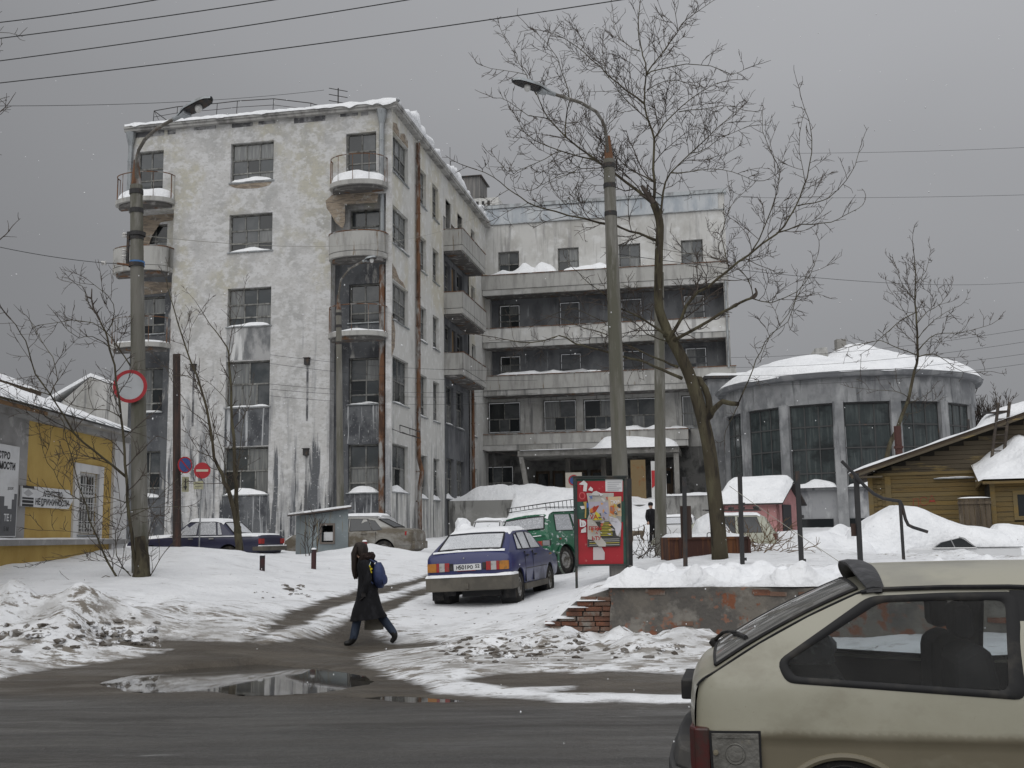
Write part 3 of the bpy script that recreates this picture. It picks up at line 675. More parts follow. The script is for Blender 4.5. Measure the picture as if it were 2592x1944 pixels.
# cornice, roof and snow lying on it
mb = MB(); FF.box(mb, -12.85, 0.28, -19.3, 0.24, HB, HB + 0.12); FF.box(mb, -12.85, 0.32, -19.3, 0.30, HB + 0.121, HB + 0.26)
mb.build('cornice', pm('cornice_concrete', (0.36, 0.355, 0.34), 0.9, layers=[((0.17, 0.165, 0.16), 1.5, (1, 1, 0.6), 0.45, 0.6)], bump=0.3), bA, world=True)
CEDGE = pm('soot', (0.10, 0.10, 0.105), 0.9, layers=[((0.3, 0.3, 0.3), 1.6, ONE, 0.45, 0.55)])
mb = MB()
rr = random.Random(2)
t = -12.4
while t < -0.3:
    w_ = rr.uniform(0.3, 1.5); mb = MB(); FF.box(mb, t, min(t + w_, -0.3), 0, 0.006, HB - rr.uniform(0.10, 0.26), HB); t += w_ + rr.uniform(0.1, 1.2)
    mb.build('soot_mark', CEDGE, bA, world=True)
mb = MB()
def roofsnow(i, j):
    t = -12.8 + 13.1 * i; o = 0.34 - 19.5 * j ** 2.2
    nz = float(fbm([t], [o], 1.2, 3, 4)[0]); e = float(fbm([t * 1.3], [0.0], 0.8, 3, 9)[0])
    if j == 0: return FF.P(t, 0.35 + 0.08 * e, HB + 0.22 - 0.10 * max(0, e * 3))
    return FF.P(t, o + 0.05 * e, HB + 0.36 + 0.08 * e + 0.20 * nz * min(1, j * 5))
mb.grid(roofsnow, 110, 40)
def edge2(i, j):
    t = 19.0 * i; e = float(fbm([t * 1.2], [3.0], 0.9, 3, 14)[0]); lump = 0.36 * max(0, math.sin(t * 0.75 - 0.6)) * (1 if 2.5 < t < 12.5 else 0.15)
    prof = [(0.26, 0.26), (0.36 + 0.2 * e, 0.34), (0.30 + 0.22 * e, 0.50 + lump), (0.0, 0.52 + 0.9 * lump), (-0.8, 0.36)]
    k = min(4, int(round(j * 4))); return FR.P(t, prof[k][0] + 0.1 * e, HB + prof[k][1] + 0.18 * e * (k > 0))
mb.grid(edge2, 90, 4)
mb.build('roof_snow', SNOW, bA, smooth=True, world=True, angle=180)
def rail(f, pts, h, r=0.02, posts=None, par=None, name='railing', mat=DARKIRON, mid=False):
    """an iron railing over a line of (t, o) points"""
    mb = MB(); P = [f.P(t, o, z + h) for t, o, z in pts]; mb.tube(P, r, 5)
    if mid: mb.tube([f.P(t, o, z + h * 0.5) for t, o, z in pts], r * 0.7, 4)
    for i in (posts if posts is not None else range(len(pts))):
        t, o, z = pts[i]; mb.tube([f.P(t, o, z), f.P(t, o, z + h)], r * 0.85, 4)
    return mb.build(name, mat, par, world=True)
pts = [(-12.3 + 0.45, -0.6, HB + 0.4), (-10.6, -0.5, HB + 0.45), (-8.6, -0.5, HB + 0.45), (-7.6, -0.5, HB + 0.45), (-5.9, -0.7, HB + 0.45), (-4.2, -1.0, HB + 0.4), (-2.6, -1.6, HB + 0.35)]
mb = MB()
top = [FF.P(t, o, z + h) for (t, o, z), h in zip(pts, (0.85, 0.85, 0.83, 0.85, 0.88, 0.68, 0.25))]
mb.tube(top, 0.022, 5); mb.tube([p - UP * 0.3 for p in top[:-1]], 0.014, 4)
for p, q in zip(top[:-1], pts): mb.tube([p, FF.P(q[0] - 0.05, q[1], HB + 0.2)], 0.018, 4)
mb.tube([top[0], top[0] + FS * 4], 0.02, 4); mb.tube([top[0], FF.P(-11.3, -0.5, HB + 0.3)], 0.015, 4)
mb.build('roof_railing', DARKIRON, bA, world=True)
# round balconies at both ends of the front
BALC = pm('balcony_concrete', (0.40, 0.395, 0.375), 0.9, 0.2, layers=[((0.30, 0.295, 0.28), 1.8, (1.6, 1.6, 0.3), 0.46, 0.60), ((0.20, 0.16, 0.12), 2.4, (2, 2, 0.3), 0.62, 0.70)], bump=0.25, bscale=20)
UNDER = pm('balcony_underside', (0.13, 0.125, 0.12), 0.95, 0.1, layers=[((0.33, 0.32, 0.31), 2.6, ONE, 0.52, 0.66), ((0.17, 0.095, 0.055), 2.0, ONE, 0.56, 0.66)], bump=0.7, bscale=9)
def arc(tc_, w, dep, n=16, o0=0.0):
    return [(tc_ - w * math.cos(math.pi * k / n), o0 + dep * math.sin(math.pi * k / n) ** 0.8) for k in range(n + 1)]
def round_balcony(tc_, w, z, solid, snow):
    dep = 0.98
    A = arc(tc_, w, dep)
    mb = MB(); mb.prism([FF.P(t, o, z - 0.20) for t, o in A], UP * 0.20)
    b = mb.build('balcony', BALC, bA, world=True)
    A2 = arc(tc_, w * 0.9, dep * 0.86)
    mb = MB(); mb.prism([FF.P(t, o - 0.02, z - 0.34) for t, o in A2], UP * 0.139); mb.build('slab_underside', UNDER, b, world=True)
    if solid:
        mb = MB()
        for k in range(len(A) - 1):
            (t0, o0), (t1, o1) = A[k], A[k + 1]; B0 = arc(tc_, w - 0.07, dep - 0.07)[k]; B1 = arc(tc_, w - 0.07, dep - 0.07)[k + 1]
            mb.prism([FF.P(t0, o0 + 0.01, z + 0.03), FF.P(t1, o1 + 0.01, z + 0.03), FF.P(B1[0], B1[1], z + 0.03), FF.P(B0[0], B0[1], z + 0.03)], UP * 0.86)
        mb.build('parapet', BALC, b, world=True, smooth=True, weld=True)
        mb = MB(); mb.tube([FF.P(t, o + 0.0, z + 0.91) for t, o in A], 0.03, 5); mb.build('coping', RUST, b, world=True)
    else:
        R_ = arc(tc_, w - 0.05, dep - 0.05)
        mb = MB(); mb.tube([FF.P(t, o, z + 1.15) for t, o in R_], 0.024, 5)
        for k in (0, 1, 5, 8, 11, 15, 16): mb.tube([FF.P(*R_[k], z), FF.P(*R_[k], z + 1.15)], 0.016 if k not in (1, 15) else 0.028, 4)
        mb.build('railing', RUST, b, world=True)
    if snow:
        def fn(i, j):
            k = i * 16; k0 = min(15, int(k)); fr = k - k0; S = arc(tc_, w - 0.09, dep - 0.07)
            t = S[k0][0] * (1 - fr) + S[k0 + 1][0] * fr; o = S[k0][1] * (1 - fr) + S[k0 + 1][1] * fr
            t = tc_ + (t - tc_) * (1 - 0.0 * j); o = o * (1 - j)
            hh = snow * (1 - (1 - j) ** 5) * (0.75 + 0.6 * float(vnoise(t * 1.4, o * 1.4, 7 + int(z)))) * (math.sin(math.pi * min(max(i, 0.03), 0.97)) ** 0.3)
            return FF.P(t, o + 0.0, z + hh)
        mb = MB(); mb.grid(fn, 24, 7); mb.build('balcony_snow', SNOW, b, smooth=True, world=True, angle=180)
for tc_, w in ((-1.48, 1.32), (-11.72, 1.42)):
    round_balcony(tc_, w, 17.02, False, 0.62)
    round_balcony(tc_, w, 13.82, True, 0)
    round_balcony(tc_, w, 10.35, False, 0.22)
# square balconies along the yard side
for z in (16.55, 13.22, 10.05):
    mb = MB(); FR.box(mb, 8.95, 14.4, 0.0, 1.02, z - 0.26, z); b = mb.build('square_balcony', BALC, bA, world=True)
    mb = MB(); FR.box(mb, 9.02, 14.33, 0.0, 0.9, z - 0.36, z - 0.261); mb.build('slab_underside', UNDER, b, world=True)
    mb = MB(); FR.box(mb, 8.95, 9.02, 0.0, 1.0, z + 0.03, z + 0.87); FR.box(mb, 8.95, 14.4, 0.95, 1.025, z + 0.03, z + 0.87); FR.box(mb, 14.33, 14.4, 0, 0.95, z + 0.03, z + 0.87)
    mb.build('parapet', BALC, b, world=True)
    mb = MB(); FR.box(mb, 8.93, 14.42, 0.92, 1.05, z + 0.871, z + 0.91); FR.box(mb, 8.93, 9.05, 0.0, 0.919, z + 0.871, z + 0.91); mb.build('coping', RUST, b, world=True)
    if z > 16:
        mb = MB(); mound(FR, mb, 9.05, 14.2, 0.0, 1.06, z + 0.88, 0.42, 5, 20, 6); mb.build('balcony_snow', SNOW, b, smooth=True, world=True, angle=180)
# drainpipes
def drain(f, t, o, zt, zb, mat, r=0.085, hopper=True, kink=None):
    mb = MB()
    pts = [f.P(t, o, zt), f.P(t, o, (zt + zb) / 2), f.P(t, o, zb)] if not kink else [f.P(t, o, zt), f.P(t, o, kink + 0.6), f.P(t + 0.12, o + 0.12, kink), f.P(t, o + 0.05, kink - 0.7), f.P(t, o + 0.05, zb)]
    mb.tube(pts, r, 8)
    z = zt - 0.8
    while z > zb + 0.5: mb.lathe([(r, 0), (r + 0.018, 0.01), (r + 0.018, 0.06), (r, 0.07)], f.P(t, o, z), UP, 8); z -= 1.35
    if hopper: mb.lathe([(r, -0.02), (r + 0.12, 0.5), (r + 0.13, 0.62), (r + 0.02, 0.62)], f.P(t, o, zt), UP, 8)
    return mb.build('drainpipe', mat, bA, world=True, smooth=True)
drain(FF, -0.42, 0.14, 19.75, 17.2, ZINC, 0.11); drain(FF, -0.46, -0.12, 16.6, 14.8, ZINC, 0.10, False); drain(FF, -0.46, -0.12, 13.4, 1.6, RUST, 0.13, False)
drain(FF, -12.55, 0.14, 19.75, 17.2, ZINC, 0.11)
drain(FR, 3.72, 0.14, 20.2, 1.5, RUST, 0.10, False, 4.6)
drain(FR, 14.75, 0.14, 10.0, 1.6, RUST, 0.09, False)
# vents with soot streaks, an iron bracket, the television aerial
for t, z in ((-3.8, 9.25), (-3.8, 5.3), (-9.15, 9.2)):
    mb = MB(); FF.box(mb, t - 0.11, t + 0.11, 0, 0.16, z - 0.14, z + 0.14); FF.box(mb, t - 0.15, t + 0.15, 0, 0.2, z + 0.142, z + 0.17); v = mb.build('flue_vent', DARKIRON, bA, world=True)
    mb = MB(); FF.box(mb, t - 0.05, t + 0.05, 0, 0.004, z - 2.6, z - 0.145); mb.build('soot_streak', CEDGE, v, world=True)
mb = MB()
for z in (6.35, 6.05): mb.tube([FR.P(0.1, 0.35, z), FR.P(3.2, 0.35, z)], 0.025, 4)
for t in (0.1, 1.6, 3.2): mb.tube([FR.P(t, 0.0, 6.2), FR.P(t, 0.35, 6.05), FR.P(t, 0.35, 6.35)], 0.02, 4)
mb.build('sign_bracket', DARKIRON, bA, world=True)
a0 = FF.P(-3.1, -1.6, HB + 0.45); mb = MB(); mb.tube([a0, a0 + UP * 1.5], 0.03, 5)
for k, z in enumerate((1.42, 1.12, 0.82)):
    d = FN * 0.42 + FS * 0.1; mb.tube([a0 + UP * (z + 0.08) - d, a0 + UP * (z - 0.08) + d], 0.02, 4)
an = mb.build('television_aerial', DARKIRON, world=True, loc=tuple(a0)); tag(an, 'three armed television aerial on the snowy roof of the white block', 'aerial')
# lift house and chimney stack behind the yard-side roof
t_ = thing('lift_housing', 'grey metal roof hut on white brick stack between the two blocks', 'roof hut', tuple(FR.P(20.2, -0.8, 20)))
f2 = Fac(FR.P(20.4, 0.0, 0), FN, -FS)
mb = MB(); f2.box(mb, -2.6, 1.2, -4, 0, 18.0, 21.4); mb.build('base', pm('hut_render', (0.34, 0.335, 0.32), 0.9, layers=[((0.2, 0.2, 0.19), 1.2, ONE, 0.45, 0.6)], bump=0.3), t_, world=True)
mb = MB(); f2.box(mb, -2.2, 0.6, -3, 0.05, 21.401, 22.7); mb.build('brick_stack', pm('white_brick', (0.52, 0.515, 0.495), 0.9, layers=[((0.33, 0.325, 0.31), 4, (1, 1, 4), 0.5, 0.6)], bump=0.9, bscale=6, bstretch=(0.7, 0.7, 3)), t_, world=True)
mb = MB()
for k in range(4): f2.box(mb, -1.2 + k * 0.36, -1.03 + k * 0.36, 0.051, 0.058, 22.2, 22.5)
mb.build('vent_holes', BLACK, t_, world=True, kind='stuff')
mb = MB(); f2.box(mb, -2.6, -0.7, -2.6, -0.4, 22.701, 24.3); mb.build('hut', pm('hut_sheet', (0.13, 0.128, 0.125), 0.7, 0.3, layers=[((0.20, 0.19, 0.18), 2, (3, 3, 0.2), 0.48, 0.6)], bump=0.4, bscale=5, bstretch=(3, 3, 0.1)), t_, world=True)
mb = MB(); f2.box(mb, -2.75, -0.55, -2.75, -0.25, 24.301, 24.36); mb.build('hut_roof', DARKIRON, t_, world=True)
mb = MB(); mb.tube([f2.P(-2.5, 0.1, 22.7), f2.P(-2.5, 0.1, 26.2)], 0.02, 4); mb.build('aerial_mast', DARKIRON, t_, world=True)
# ------------------------------------------------------------------ the long block with loggias behind
C2 = FR.P(19.3, 0, 0)
FM = Fac(C2, FN, -FS)
bB = thing('loggia_block', 'grey block across the yard with long loggias, pale blue roof band and entrance canopy', 'building', tuple(FM.P(7, 0, 1.5)))
GREYPL = pm('grey_weathered_plaster', (0.44, 0.435, 0.42), 0.92, 0.15, layers=[((0.29, 0.285, 0.265), 0.5, (1, 1, 0.6), 0.45, 0.62), ((0.53, 0.525, 0.51), 1.2, (1, 1, 0.8), 0.53, 0.66, None, 0.8), ((0.16, 0.16, 0.16), 1.7, (1.8, 1.8, 0.15), 0.54, 0.64, None, 0.8)], bump=0.35, bscale=9)
TOPPL = pm('pale_weathered_plaster', (0.54, 0.535, 0.515), 0.92, 0.15, layers=[((0.40, 0.39, 0.365), 0.45, (1, 1, 0.6), 0.46, 0.62), ((0.63, 0.63, 0.62), 1.4, ONE, 0.52, 0.64, None, 0.8), ((0.27, 0.265, 0.26), 1.5, (1.8, 1.8, 0.15), 0.55, 0.66, None, 0.7)], bump=0.35, bscale=9)
ENTRYWALL = pm('sooty_entrance_wall', (0.15, 0.148, 0.143), 0.92, 0.15, layers=[((0.055, 0.055, 0.055), 1.2, ONE, 0.45, 0.6), ((0.22, 0.22, 0.215), 2.2, (1.6, 1.6, 0.2), 0.58, 0.68)], bump=0.5, bscale=10)  # darker than the storeys above, with random patches
cols = [(0.74, 2.05), (4.43, 5.72), (8.13, 9.42), (11.82, 13.10)]
w5 = [(a, b, 17.15, 18.86) for a, b in cols]; w4 = [(a, b, 14.05, 15.56) for a, b in cols]; w3 = [(a, b, 11.0, 12.42) for a, b in cols]
w2 = [(-0.02, 2.0, 7.72, 9.62), (3.36, 5.36, 7.72, 9.62), (5.76, 7.8, 7.72, 9.58), (7.95, 10.05, 7.72, 9.58), (11.52, 13.45, 7.72, 9.60)]
w1 = [(-0.45, 1.5, 4.12, 5.78)]; d1 = [(2.85, 3.7, 3.6, 5.4), (3.85, 4.6, 3.6, 5.4), (5.1, 5.9, 3.6, 5.4), (6.1, 6.9, 3.6, 5.4), (9.9, 10.9, 3.6, 5.4)]
mb = MB(); FM.wall(mb, -1.2, 14.45, 16.1, 21.75, w5)
mb.add([FM.P(14.45, 0, 1), FM.P(14.45, -11, 1), FM.P(14.45, -11, 21.75), FM.P(14.45, 0, 21.75)], [(0, 1, 2, 3)])
mb.add([FM.P(-1.2, -11, 18), FM.P(14.45, -11, 18), FM.P(14.45, -11, 21.75), FM.P(-1.2, -11, 21.75)], [(0, 1, 2, 3)])
mb.build('top_wall', TOPPL, bB, world=True)
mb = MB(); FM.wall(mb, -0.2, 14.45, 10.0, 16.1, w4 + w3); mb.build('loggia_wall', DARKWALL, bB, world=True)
mb = MB(); FM.wall(mb, -1.2, 14.45, 6.6, 10.0, w2); mb.build('lower_wall', GREYPL, bB, world=True)
mb = MB(); FM.wall(mb, -1.2, 14.45, 1.0, 6.6, w1 + d1); mb.build('entrance_wall', ENTRYWALL, bB, world=True)
MID2 = [(0.46, [0.5]), (0.54, [0.5])]
for h in w5: window(FM, bB, *h, MID2)
GREYF = pm('painted_over_grey', (0.155, 0.16, 0.167), 0.85, 0.2, layers=[((0.11, 0.114, 0.12), 2, ONE, 0.45, 0.6)])
for h in w4 + w3: window(FM, bB, *h, [(0.4, [0.5]), (0.3, [0.5]), (0.3, [0.5])], **({} if h[0] < 1 else dict(frame=GREYF, glass=GREYF if h[0] < 9 else None, sill=False)))
for h in w2: window(FM, bB, *h, [(0.56, [0.5]), (0.44, [0.34, 0.66])])
for h in w1: window(FM, bB, *h, [(0.62, [0.34, 0.66]), (0.38, [0.4, 0.72])])
OLDDOOR = pm('old_door_wood', (0.085, 0.065, 0.048), 0.8, 0.2, layers=[((0.15, 0.11, 0.08), 3, (3, 3, 0.3), 0.5, 0.62)])
for h in d1:
    mb = MB(); FM.box(mb, h[0], h[1], -0.2, -0.14, h[2], h[3]); d = mb.build('door', OLDDOOR, bB, world=True)
    mb = MB(); m_ = (h[0] + h[1]) / 2; FM.box(mb, h[0] + 0.14, h[1] - 0.14, -0.138, -0.128, h[2] + 0.9, h[3] - 0.16); mb.build('door_glass', GLASS[2], d, world=True)
# roof band of zinc sheets, each sheet its own
mb = MB(); FM.box(mb, -0.2, 14.5, 0.02, 0.10, 20.56, 20.60); FM.box(mb, -0.3, 14.6, -0.4, 0.16, 21.58, 21.80); mb.build('roof_band_trim', ZINC, bB, world=True)
ZBLUE = pm('pale_blue_zinc', (0.45, 0.47, 0.485), 0.5, 0.4, 0.2, layers=[((0.33, 0.36, 0.39), 1.2, (1, 1, 0.4), 0.45, 0.6), ((0.24, 0.24, 0.24), 4, (2, 2, 0.2), 0.62, 0.7)])
for k in range(8):
    a = -0.1 + k * 1.775; mb = MB(); FM.box(mb, a, a + 1.76, 0.02, 0.06 + 0.012 * (k % 2), 20.61, 21.57); mb.build('zinc_sheet', ZBLUE, bB, world=True)
mb = MB(); FM.box(mb, -1.2, 14.45, -11, -0.02, 21.5, 21.76)
mb.build('roof', CONCRETE, bB, world=True)
mb = MB()
def rs(i, j):
    t = -1.0 + 15.5 * i; o = 0.2 - 10.5 * j; return FM.P(t, o if j else 0.17 + 0.06 * float(vnoise(t, 0, 2)), 21.80 + (0.0 if j == 0 or i in (0, 1) else (0.22 * (1 - 0.85 * sstep(0.3, 0.75, i)) + 0.12 * float(fbm([t], [o], 1.5, 2, 6)[0]))))
mb.grid(rs, 50, 12); mb.build('roof_snow', SNOW, bB, smooth=True, world=True, angle=180)
# loggia parapets and slabs
for i, (z0, z1, t1, ext) in enumerate(((16.2, 17.06, 14.5, 0), (13.02, 13.82, 14.45, 0), (10.14, 10.97, 14.7, 0), (6.9, 7.5, 11.9, -0.6))):
    t0 = 0.02 + ext
    mb = MB(); FM.box(mb, t0, t1, 1.30, 1.40, z0, z1); FM.box(mb, t1 - 0.1, t1, 0.0, 1.299, z0, z1); b = mb.build('loggia_parapet', BALC if i != 1 else TOPPL, bB, world=True)
    mb = MB(); FM.box(mb, t0 + 0.02, t1 - 0.02, 0.0, 1.36, z0 - 0.34, z0 - 0.02); mb.build('loggia_slab', GREYPL, b, world=True)
    mb = MB(); FM.box(mb, t0 - 0.02, t1 + 0.02, 1.27, 1.44, z1 + 0.001, z1 + 0.045); mb.build('coping', RUST, b, world=True)
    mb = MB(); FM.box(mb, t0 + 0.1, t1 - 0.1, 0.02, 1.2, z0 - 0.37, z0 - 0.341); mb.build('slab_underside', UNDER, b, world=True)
def drift(t0, t1, o0, o1, z, h, seed, par, n=24):
    mb = MB(); mound(FM, mb, t0, t1, o0, o1, z, h, seed, n, 7); mb.build('snow_drift', SNOW, par, smooth=True, world=True, angle=180)
drift(0.3, 4.6, 0.0, 1.42, 17.07, 0.95, 3, bB); drift(4.8, 8.4, 0.0, 1.42, 17.07, 0.72, 8, bB); drift(8.9, 13.4, 0.0, 1.40, 17.07, 0.22, 9, bB)
drift(0.5, 7.2, 0.0, 1.42, 10.98, 0.5, 4, bB); drift(5.9, 12.0, 0.0, 1.46, 7.52, 0.42, 5, bB)
mb = MB(); FM.box(mb, 14.2, 14.44, 0, 1.29, 10.98, 16.18); mb.build('end_pier', GREYPL, bB, world=True)
mb = MB(); FM.box(mb, 0.0, 0.3, 0, 0.5, 10.98, 16.18); mb.build('end_pier', GREYPL, bB, world=True)
drainb = MB(); drainb.tube([FM.P(14.3, 1.5, 16), FM.P(14.3, 1.5, 10.9)], 0.06, 6); drainb.build('drainpipe', ZINC, bB, world=True)
# entrance canopy on leaning piers, thick with snow
mb = MB(); mb.pbox(FM.P(2.55, 0.0, 6.0), FM.T * 8.9, FM.N * 4.05, UP * 0.30); cn = mb.build('canopy', CONCRETE, bB, world=True)
mb = MB(); mb.prism([FM.P(2.6, 4.0, 5.98), FM.P(2.85, 4.0, 5.98), FM.P(3.35, 4.0, 3.0), FM.P(3.1, 4.0, 3.0)], FM.N * -0.3); mb.build('leaning_pier', CONCRETE, bB, world=True)
mb = MB(); FM.box(mb, 11.15, 11.42, 3.6, 3.95, 3.0, 5.98); mb.build('pier', CONCRETE, bB, world=True)
for t in (5.05, 7.1, 8.9): 
    mb = MB(); FM.box(mb, t - 0.14, t + 0.14, 1.6, 1.88, 3.0, 5.98); mb.build('pier', pm('peeling_column', (0.14, 0.135, 0.125), 0.9, layers=[((0.22, 0.2, 0.18), 2.4, (2, 2, 0.3), 0.5, 0.62)]), bB, world=True)
def cs(i, j):
    t = 2.7 + 8.75 * i; o = 0.1 + 4.05 * j
    h = 0.07 + 0.62 * sstep(6.6, 7.5, t) * (1 - 0.25 * sstep(8, 11, t)) + 0.05 * float(fbm([t], [o], 0.9, 2, 3)[0])
    e = min(1, (1 - j) * 7) ** 0.5 if j > 0 else 0.3
    e *= min(1, (1 - i) * 14) ** 0.5
    return FM.P(t, o + (0.10 if j == 1 else 0), 6.305 + h * e)
mb = MB(); mb.grid(cs, 60, 14); mb.build('canopy_snow', SNOW, cn, smooth=True, world=True, angle=180)
mb = MB(); mb.tube([FM.P(-0.6, 1.45, 6.75), FM.P(0.4, 1.5, 6.5), FM.P(1.4, 1.7, 6.35), FM.P(2.55, 2.2, 6.1)], 0.035, 4); mb.build('sagging_cable', DARKIRON, bB, world=True)
# sheets and posters on the entrance
ORB = pm('ochre_board', (0.20, 0.145, 0.075), 0.8, layers=[((0.22, 0.10, 0.04), 3, ONE, 0.55, 0.65)])
mb = MB(); FM.box(mb, 8.85, 9.65, 4.5, 4.56, 3.3, 5.6); ob_ = mb.build('ochre_board', ORB, None, world=False, loc=tuple(FM.P(9.2, 4.5, 3.3)))
tag(ob_, 'tall ochre board leaning by the dark entrance under the canopy', 'board')
pb = thing('notice_panel', 'white notice panel with red flag strip beside the ochre board', 'sign', tuple(FM.P(10.3, 4.6, 3.4)))
mb = MB(); FM.box(mb, 9.95, 10.75, 4.6, 4.64, 3.35, 5.5); mb.build('panel', pm('white_panel', (0.60, 0.60, 0.59), 0.7, layers=[((0.45, 0.45, 0.44), 2, ONE, 0.5, 0.65)]), pb, world=True)
mb = MB(); mb.prism([FM.P(9.97, 4.645, 4.05), FM.P(10.3, 4.645, 4.3), FM.P(10.3, 4.645, 5.0), FM.P(9.97, 4.645, 5.0)], FM.N * 0.006); mb.build('red_strip', pm('sign_red', (0.42, 0.03, 0.035), 0.6), pb, world=True)
mb = MB(); FM.box(mb, 10.36, 10.68, 4.642, 4.647, 3.6, 4.9); mb.build('print_block', pm('grey_print', (0.3, 0.3, 0.31), 0.8, layers=[((0.6, 0.6, 0.6), 9, (1, 1, 2.5), 0.5, 0.55)]), pb, world=True)
# terrace wall on both sides of the snowed-up steps
WALLG = pm('terrace_render', (0.27, 0.268, 0.255), 0.92, 0.15, layers=[((0.36, 0.355, 0.34), 0.9, ONE, 0.48, 0.62), ((0.13, 0.128, 0.122), 1.6, (1.4, 1.4, 0.35), 0.52, 0.64)], bump=0.5, bscale=8)
FT = Fac(FM.P(0, 9.6, 0), FN, -FS)
mb = MB(); mb.prism([FT.P(0.0, 0, 0.6), FT.P(2.15, 0, 0.6), FT.P(3.55, 0, 3.42), FT.P(0.0, 0, 3.42)], FT.N * -0.35); tw = mb.build('terrace_wall', WALLG, None, loc=tuple(FT.P(1.5, 0, 1)))
tag(tw, 'grey terrace wall with slanted end attached to the white block', 'wall')
FT2 = Fac(FM.P(0, 8.0, 0), FN, -FS)
t_ = thing('terrace_wall', 'long grey terrace wall with snowy top right of the snowed-up steps', 'wall', tuple(FT2.P(13, 0, 1.4)))
mb = MB(); FT2.box(mb, 10.9, 17.5, -0.35, 0, 0.6, 3.5); mb.build('wall', WALLG, t_, world=True)
mb = MB(); mound(FT2, mb, 10.9, 17.5, -0.5, 0.12, 3.5, 0.3, 3, 24, 4); mb.build('snow_cap', SNOW, t_, smooth=True, world=True, angle=180)
mb = MB(); FM.box(mb, 8.4, 10.9, 7.2, 7.9, 1.0, 3.1); te = mb.build('step_base', ENTRYWALL, None, loc=tuple(FM.P(9.6, 7.5, 1.2))); tag(te, 'dark masonry base of the entrance steps above the snow ramp', 'steps')
# the snow heaped over terrace and steps
def ter(i, j):
    t = -0.2 + 18 * i; o = 0.2 + 15.0 * j
    left = sstep(9.0, 7.9, t)
    z = 3.55 + (0.75 * math.exp(-((t - 2.6) / 1.5) ** 2) + 0.45 * sstep(3.0, 4.5, t) * left) * sstep(2.5, 6.0, o)
    e0 = (9.2 if t < 3.4 else 8.2)
    if t > 10.9: e0 = 7.6
    elif t > 8.0: e0 = 7.6 + 0.5 * (10.9 - t) / 2.9
    p = FM.P(t, o, 0); zb = gz(p.x, p.y)
    drop = sstep(e0, e0 + (0.12 if (t < 3.2 or t > 10.9) else 5.0 if t < 8.3 else 6.5), o)
    z = z * (1 - drop) + (zb + 0.02) * drop - (0.35 if t < 3.1 and o > e0 else 0) - (0.5 if (t > 11.0 and o > e0) else 0)
    if 8.2 < t < 11: z -= 0.55 * math.exp(-((t - 9.6) / 0.8) ** 2) * (1 - drop) * sstep(4, 7, o)
    return FM.P(t, o, z + 0.30 * float(fbm([t], [o], 1.3, 4, 9)[0]) * (1 - drop * 0.6) * sstep(2.0, 4.5, o))
mb = MB(); mb.grid(ter, 90, 80); o = mb.build('terrace_snow', SNOW, kind='structure', smooth=True, angle=180)

# ------------------------------------------------------------------ the glazed rotunda
RC = Vector((17.3, 56.0, 0)); RR = 6.22
bC = thing('rotunda', 'round grey hall with tall glazed bays and a snow covered roof', 'building', (RC.x, RC.y, 1.6))
RPL = pm('rotunda_render', (0.265, 0.27, 0.275), 0.9, 0.2, layers=[((0.175, 0.18, 0.188), 0.8, ONE, 0.44, 0.6), ((0.39, 0.395, 0.40), 1.2, (1, 1, 0.5), 0.52, 0.66, None, 0.8), ((0.10, 0.104, 0.11), 2.0, (2.2, 2.2, 0.2), 0.55, 0.66, None, 0.85)], bump=0.4, bscale=8)
def ang(a):  # angle 0 looks at the camera side, positive to the right
    th = R(a) + math.atan2(-RC.y, -RC.x)
    return Vector((math.cos(th), math.sin(th), 0))
A0 = -3.3; ST = 23.8
mb = MB(); mb.lathe([(RR - 0.25, 7.55), (RR, 7.55), (RR, 8.72), (RR - 0.25, 8.72)], RC, UP, 72); mb.build('upper_band', RPL, bC, world=True, smooth=True)
mb = MB(); mb.lathe([(RR - 0.1, 8.721), (RR + 0.30, 8.74), (RR + 0.38, 8.86), (RR + 0.38, 8.98), (0.01, 9.05)], RC, UP, 72); mb.build('cornice', pm('rotunda_cornice', (0.16, 0.165, 0.175), 0.85, layers=[((0.24, 0.245, 0.25), 1.2, ONE, 0.48, 0.6)]), bC, world=True, smooth=True)
mb = MB(); mb.lathe([(RR - 0.2, 0.8), (RR - 0.2, 3.52)], RC, UP, 72); mb.build('base_wall', pm('rotunda_base', (0.33, 0.335, 0.345), 0.9, layers=[((0.2, 0.205, 0.22), 0.8, (1, 1, 0.5), 0.45, 0.6), ((0.47, 0.475, 0.48), 1.3, (1, 1, 0.4), 0.54, 0.64)], bump=0.4, bscale=8), bC, world=True, smooth=True)
mb = MB(); mb.lathe([(RR - 0.4, 3.521), (RR + 0.02, 3.521), (RR + 0.02, 3.63), (RR - 0.4, 3.63)], RC, UP, 72); mb.build('sill_ring', RPL, bC, world=True, smooth=True)
BB = [(0.26, [1 / 3, 2 / 3]), (0.28, [1 / 3, 2 / 3]), (0.30, [1 / 3, 2 / 3]), (0.16, [1 / 3, 2 / 3])]
RGL = pm('green_grey_glass', (0.042, 0.052, 0.053), 0.14, 0.5, layers=[((0.075, 0.088, 0.087), 2.6, (3, 3, 0.25), 0.48, 0.62), ((0.024, 0.028, 0.029), 0.7, (1, 1, 1.6), 0.50, 0.62)], bump=0.06, bscale=1.6)
RFR = pm('rusty_glazing_bar', (0.075, 0.075, 0.075), 0.8, 0.2, layers=[((0.15, 0.095, 0.065), 2, ONE, 0.64, 0.70)])
TH0 = math.atan2(-RC.y, -RC.x)
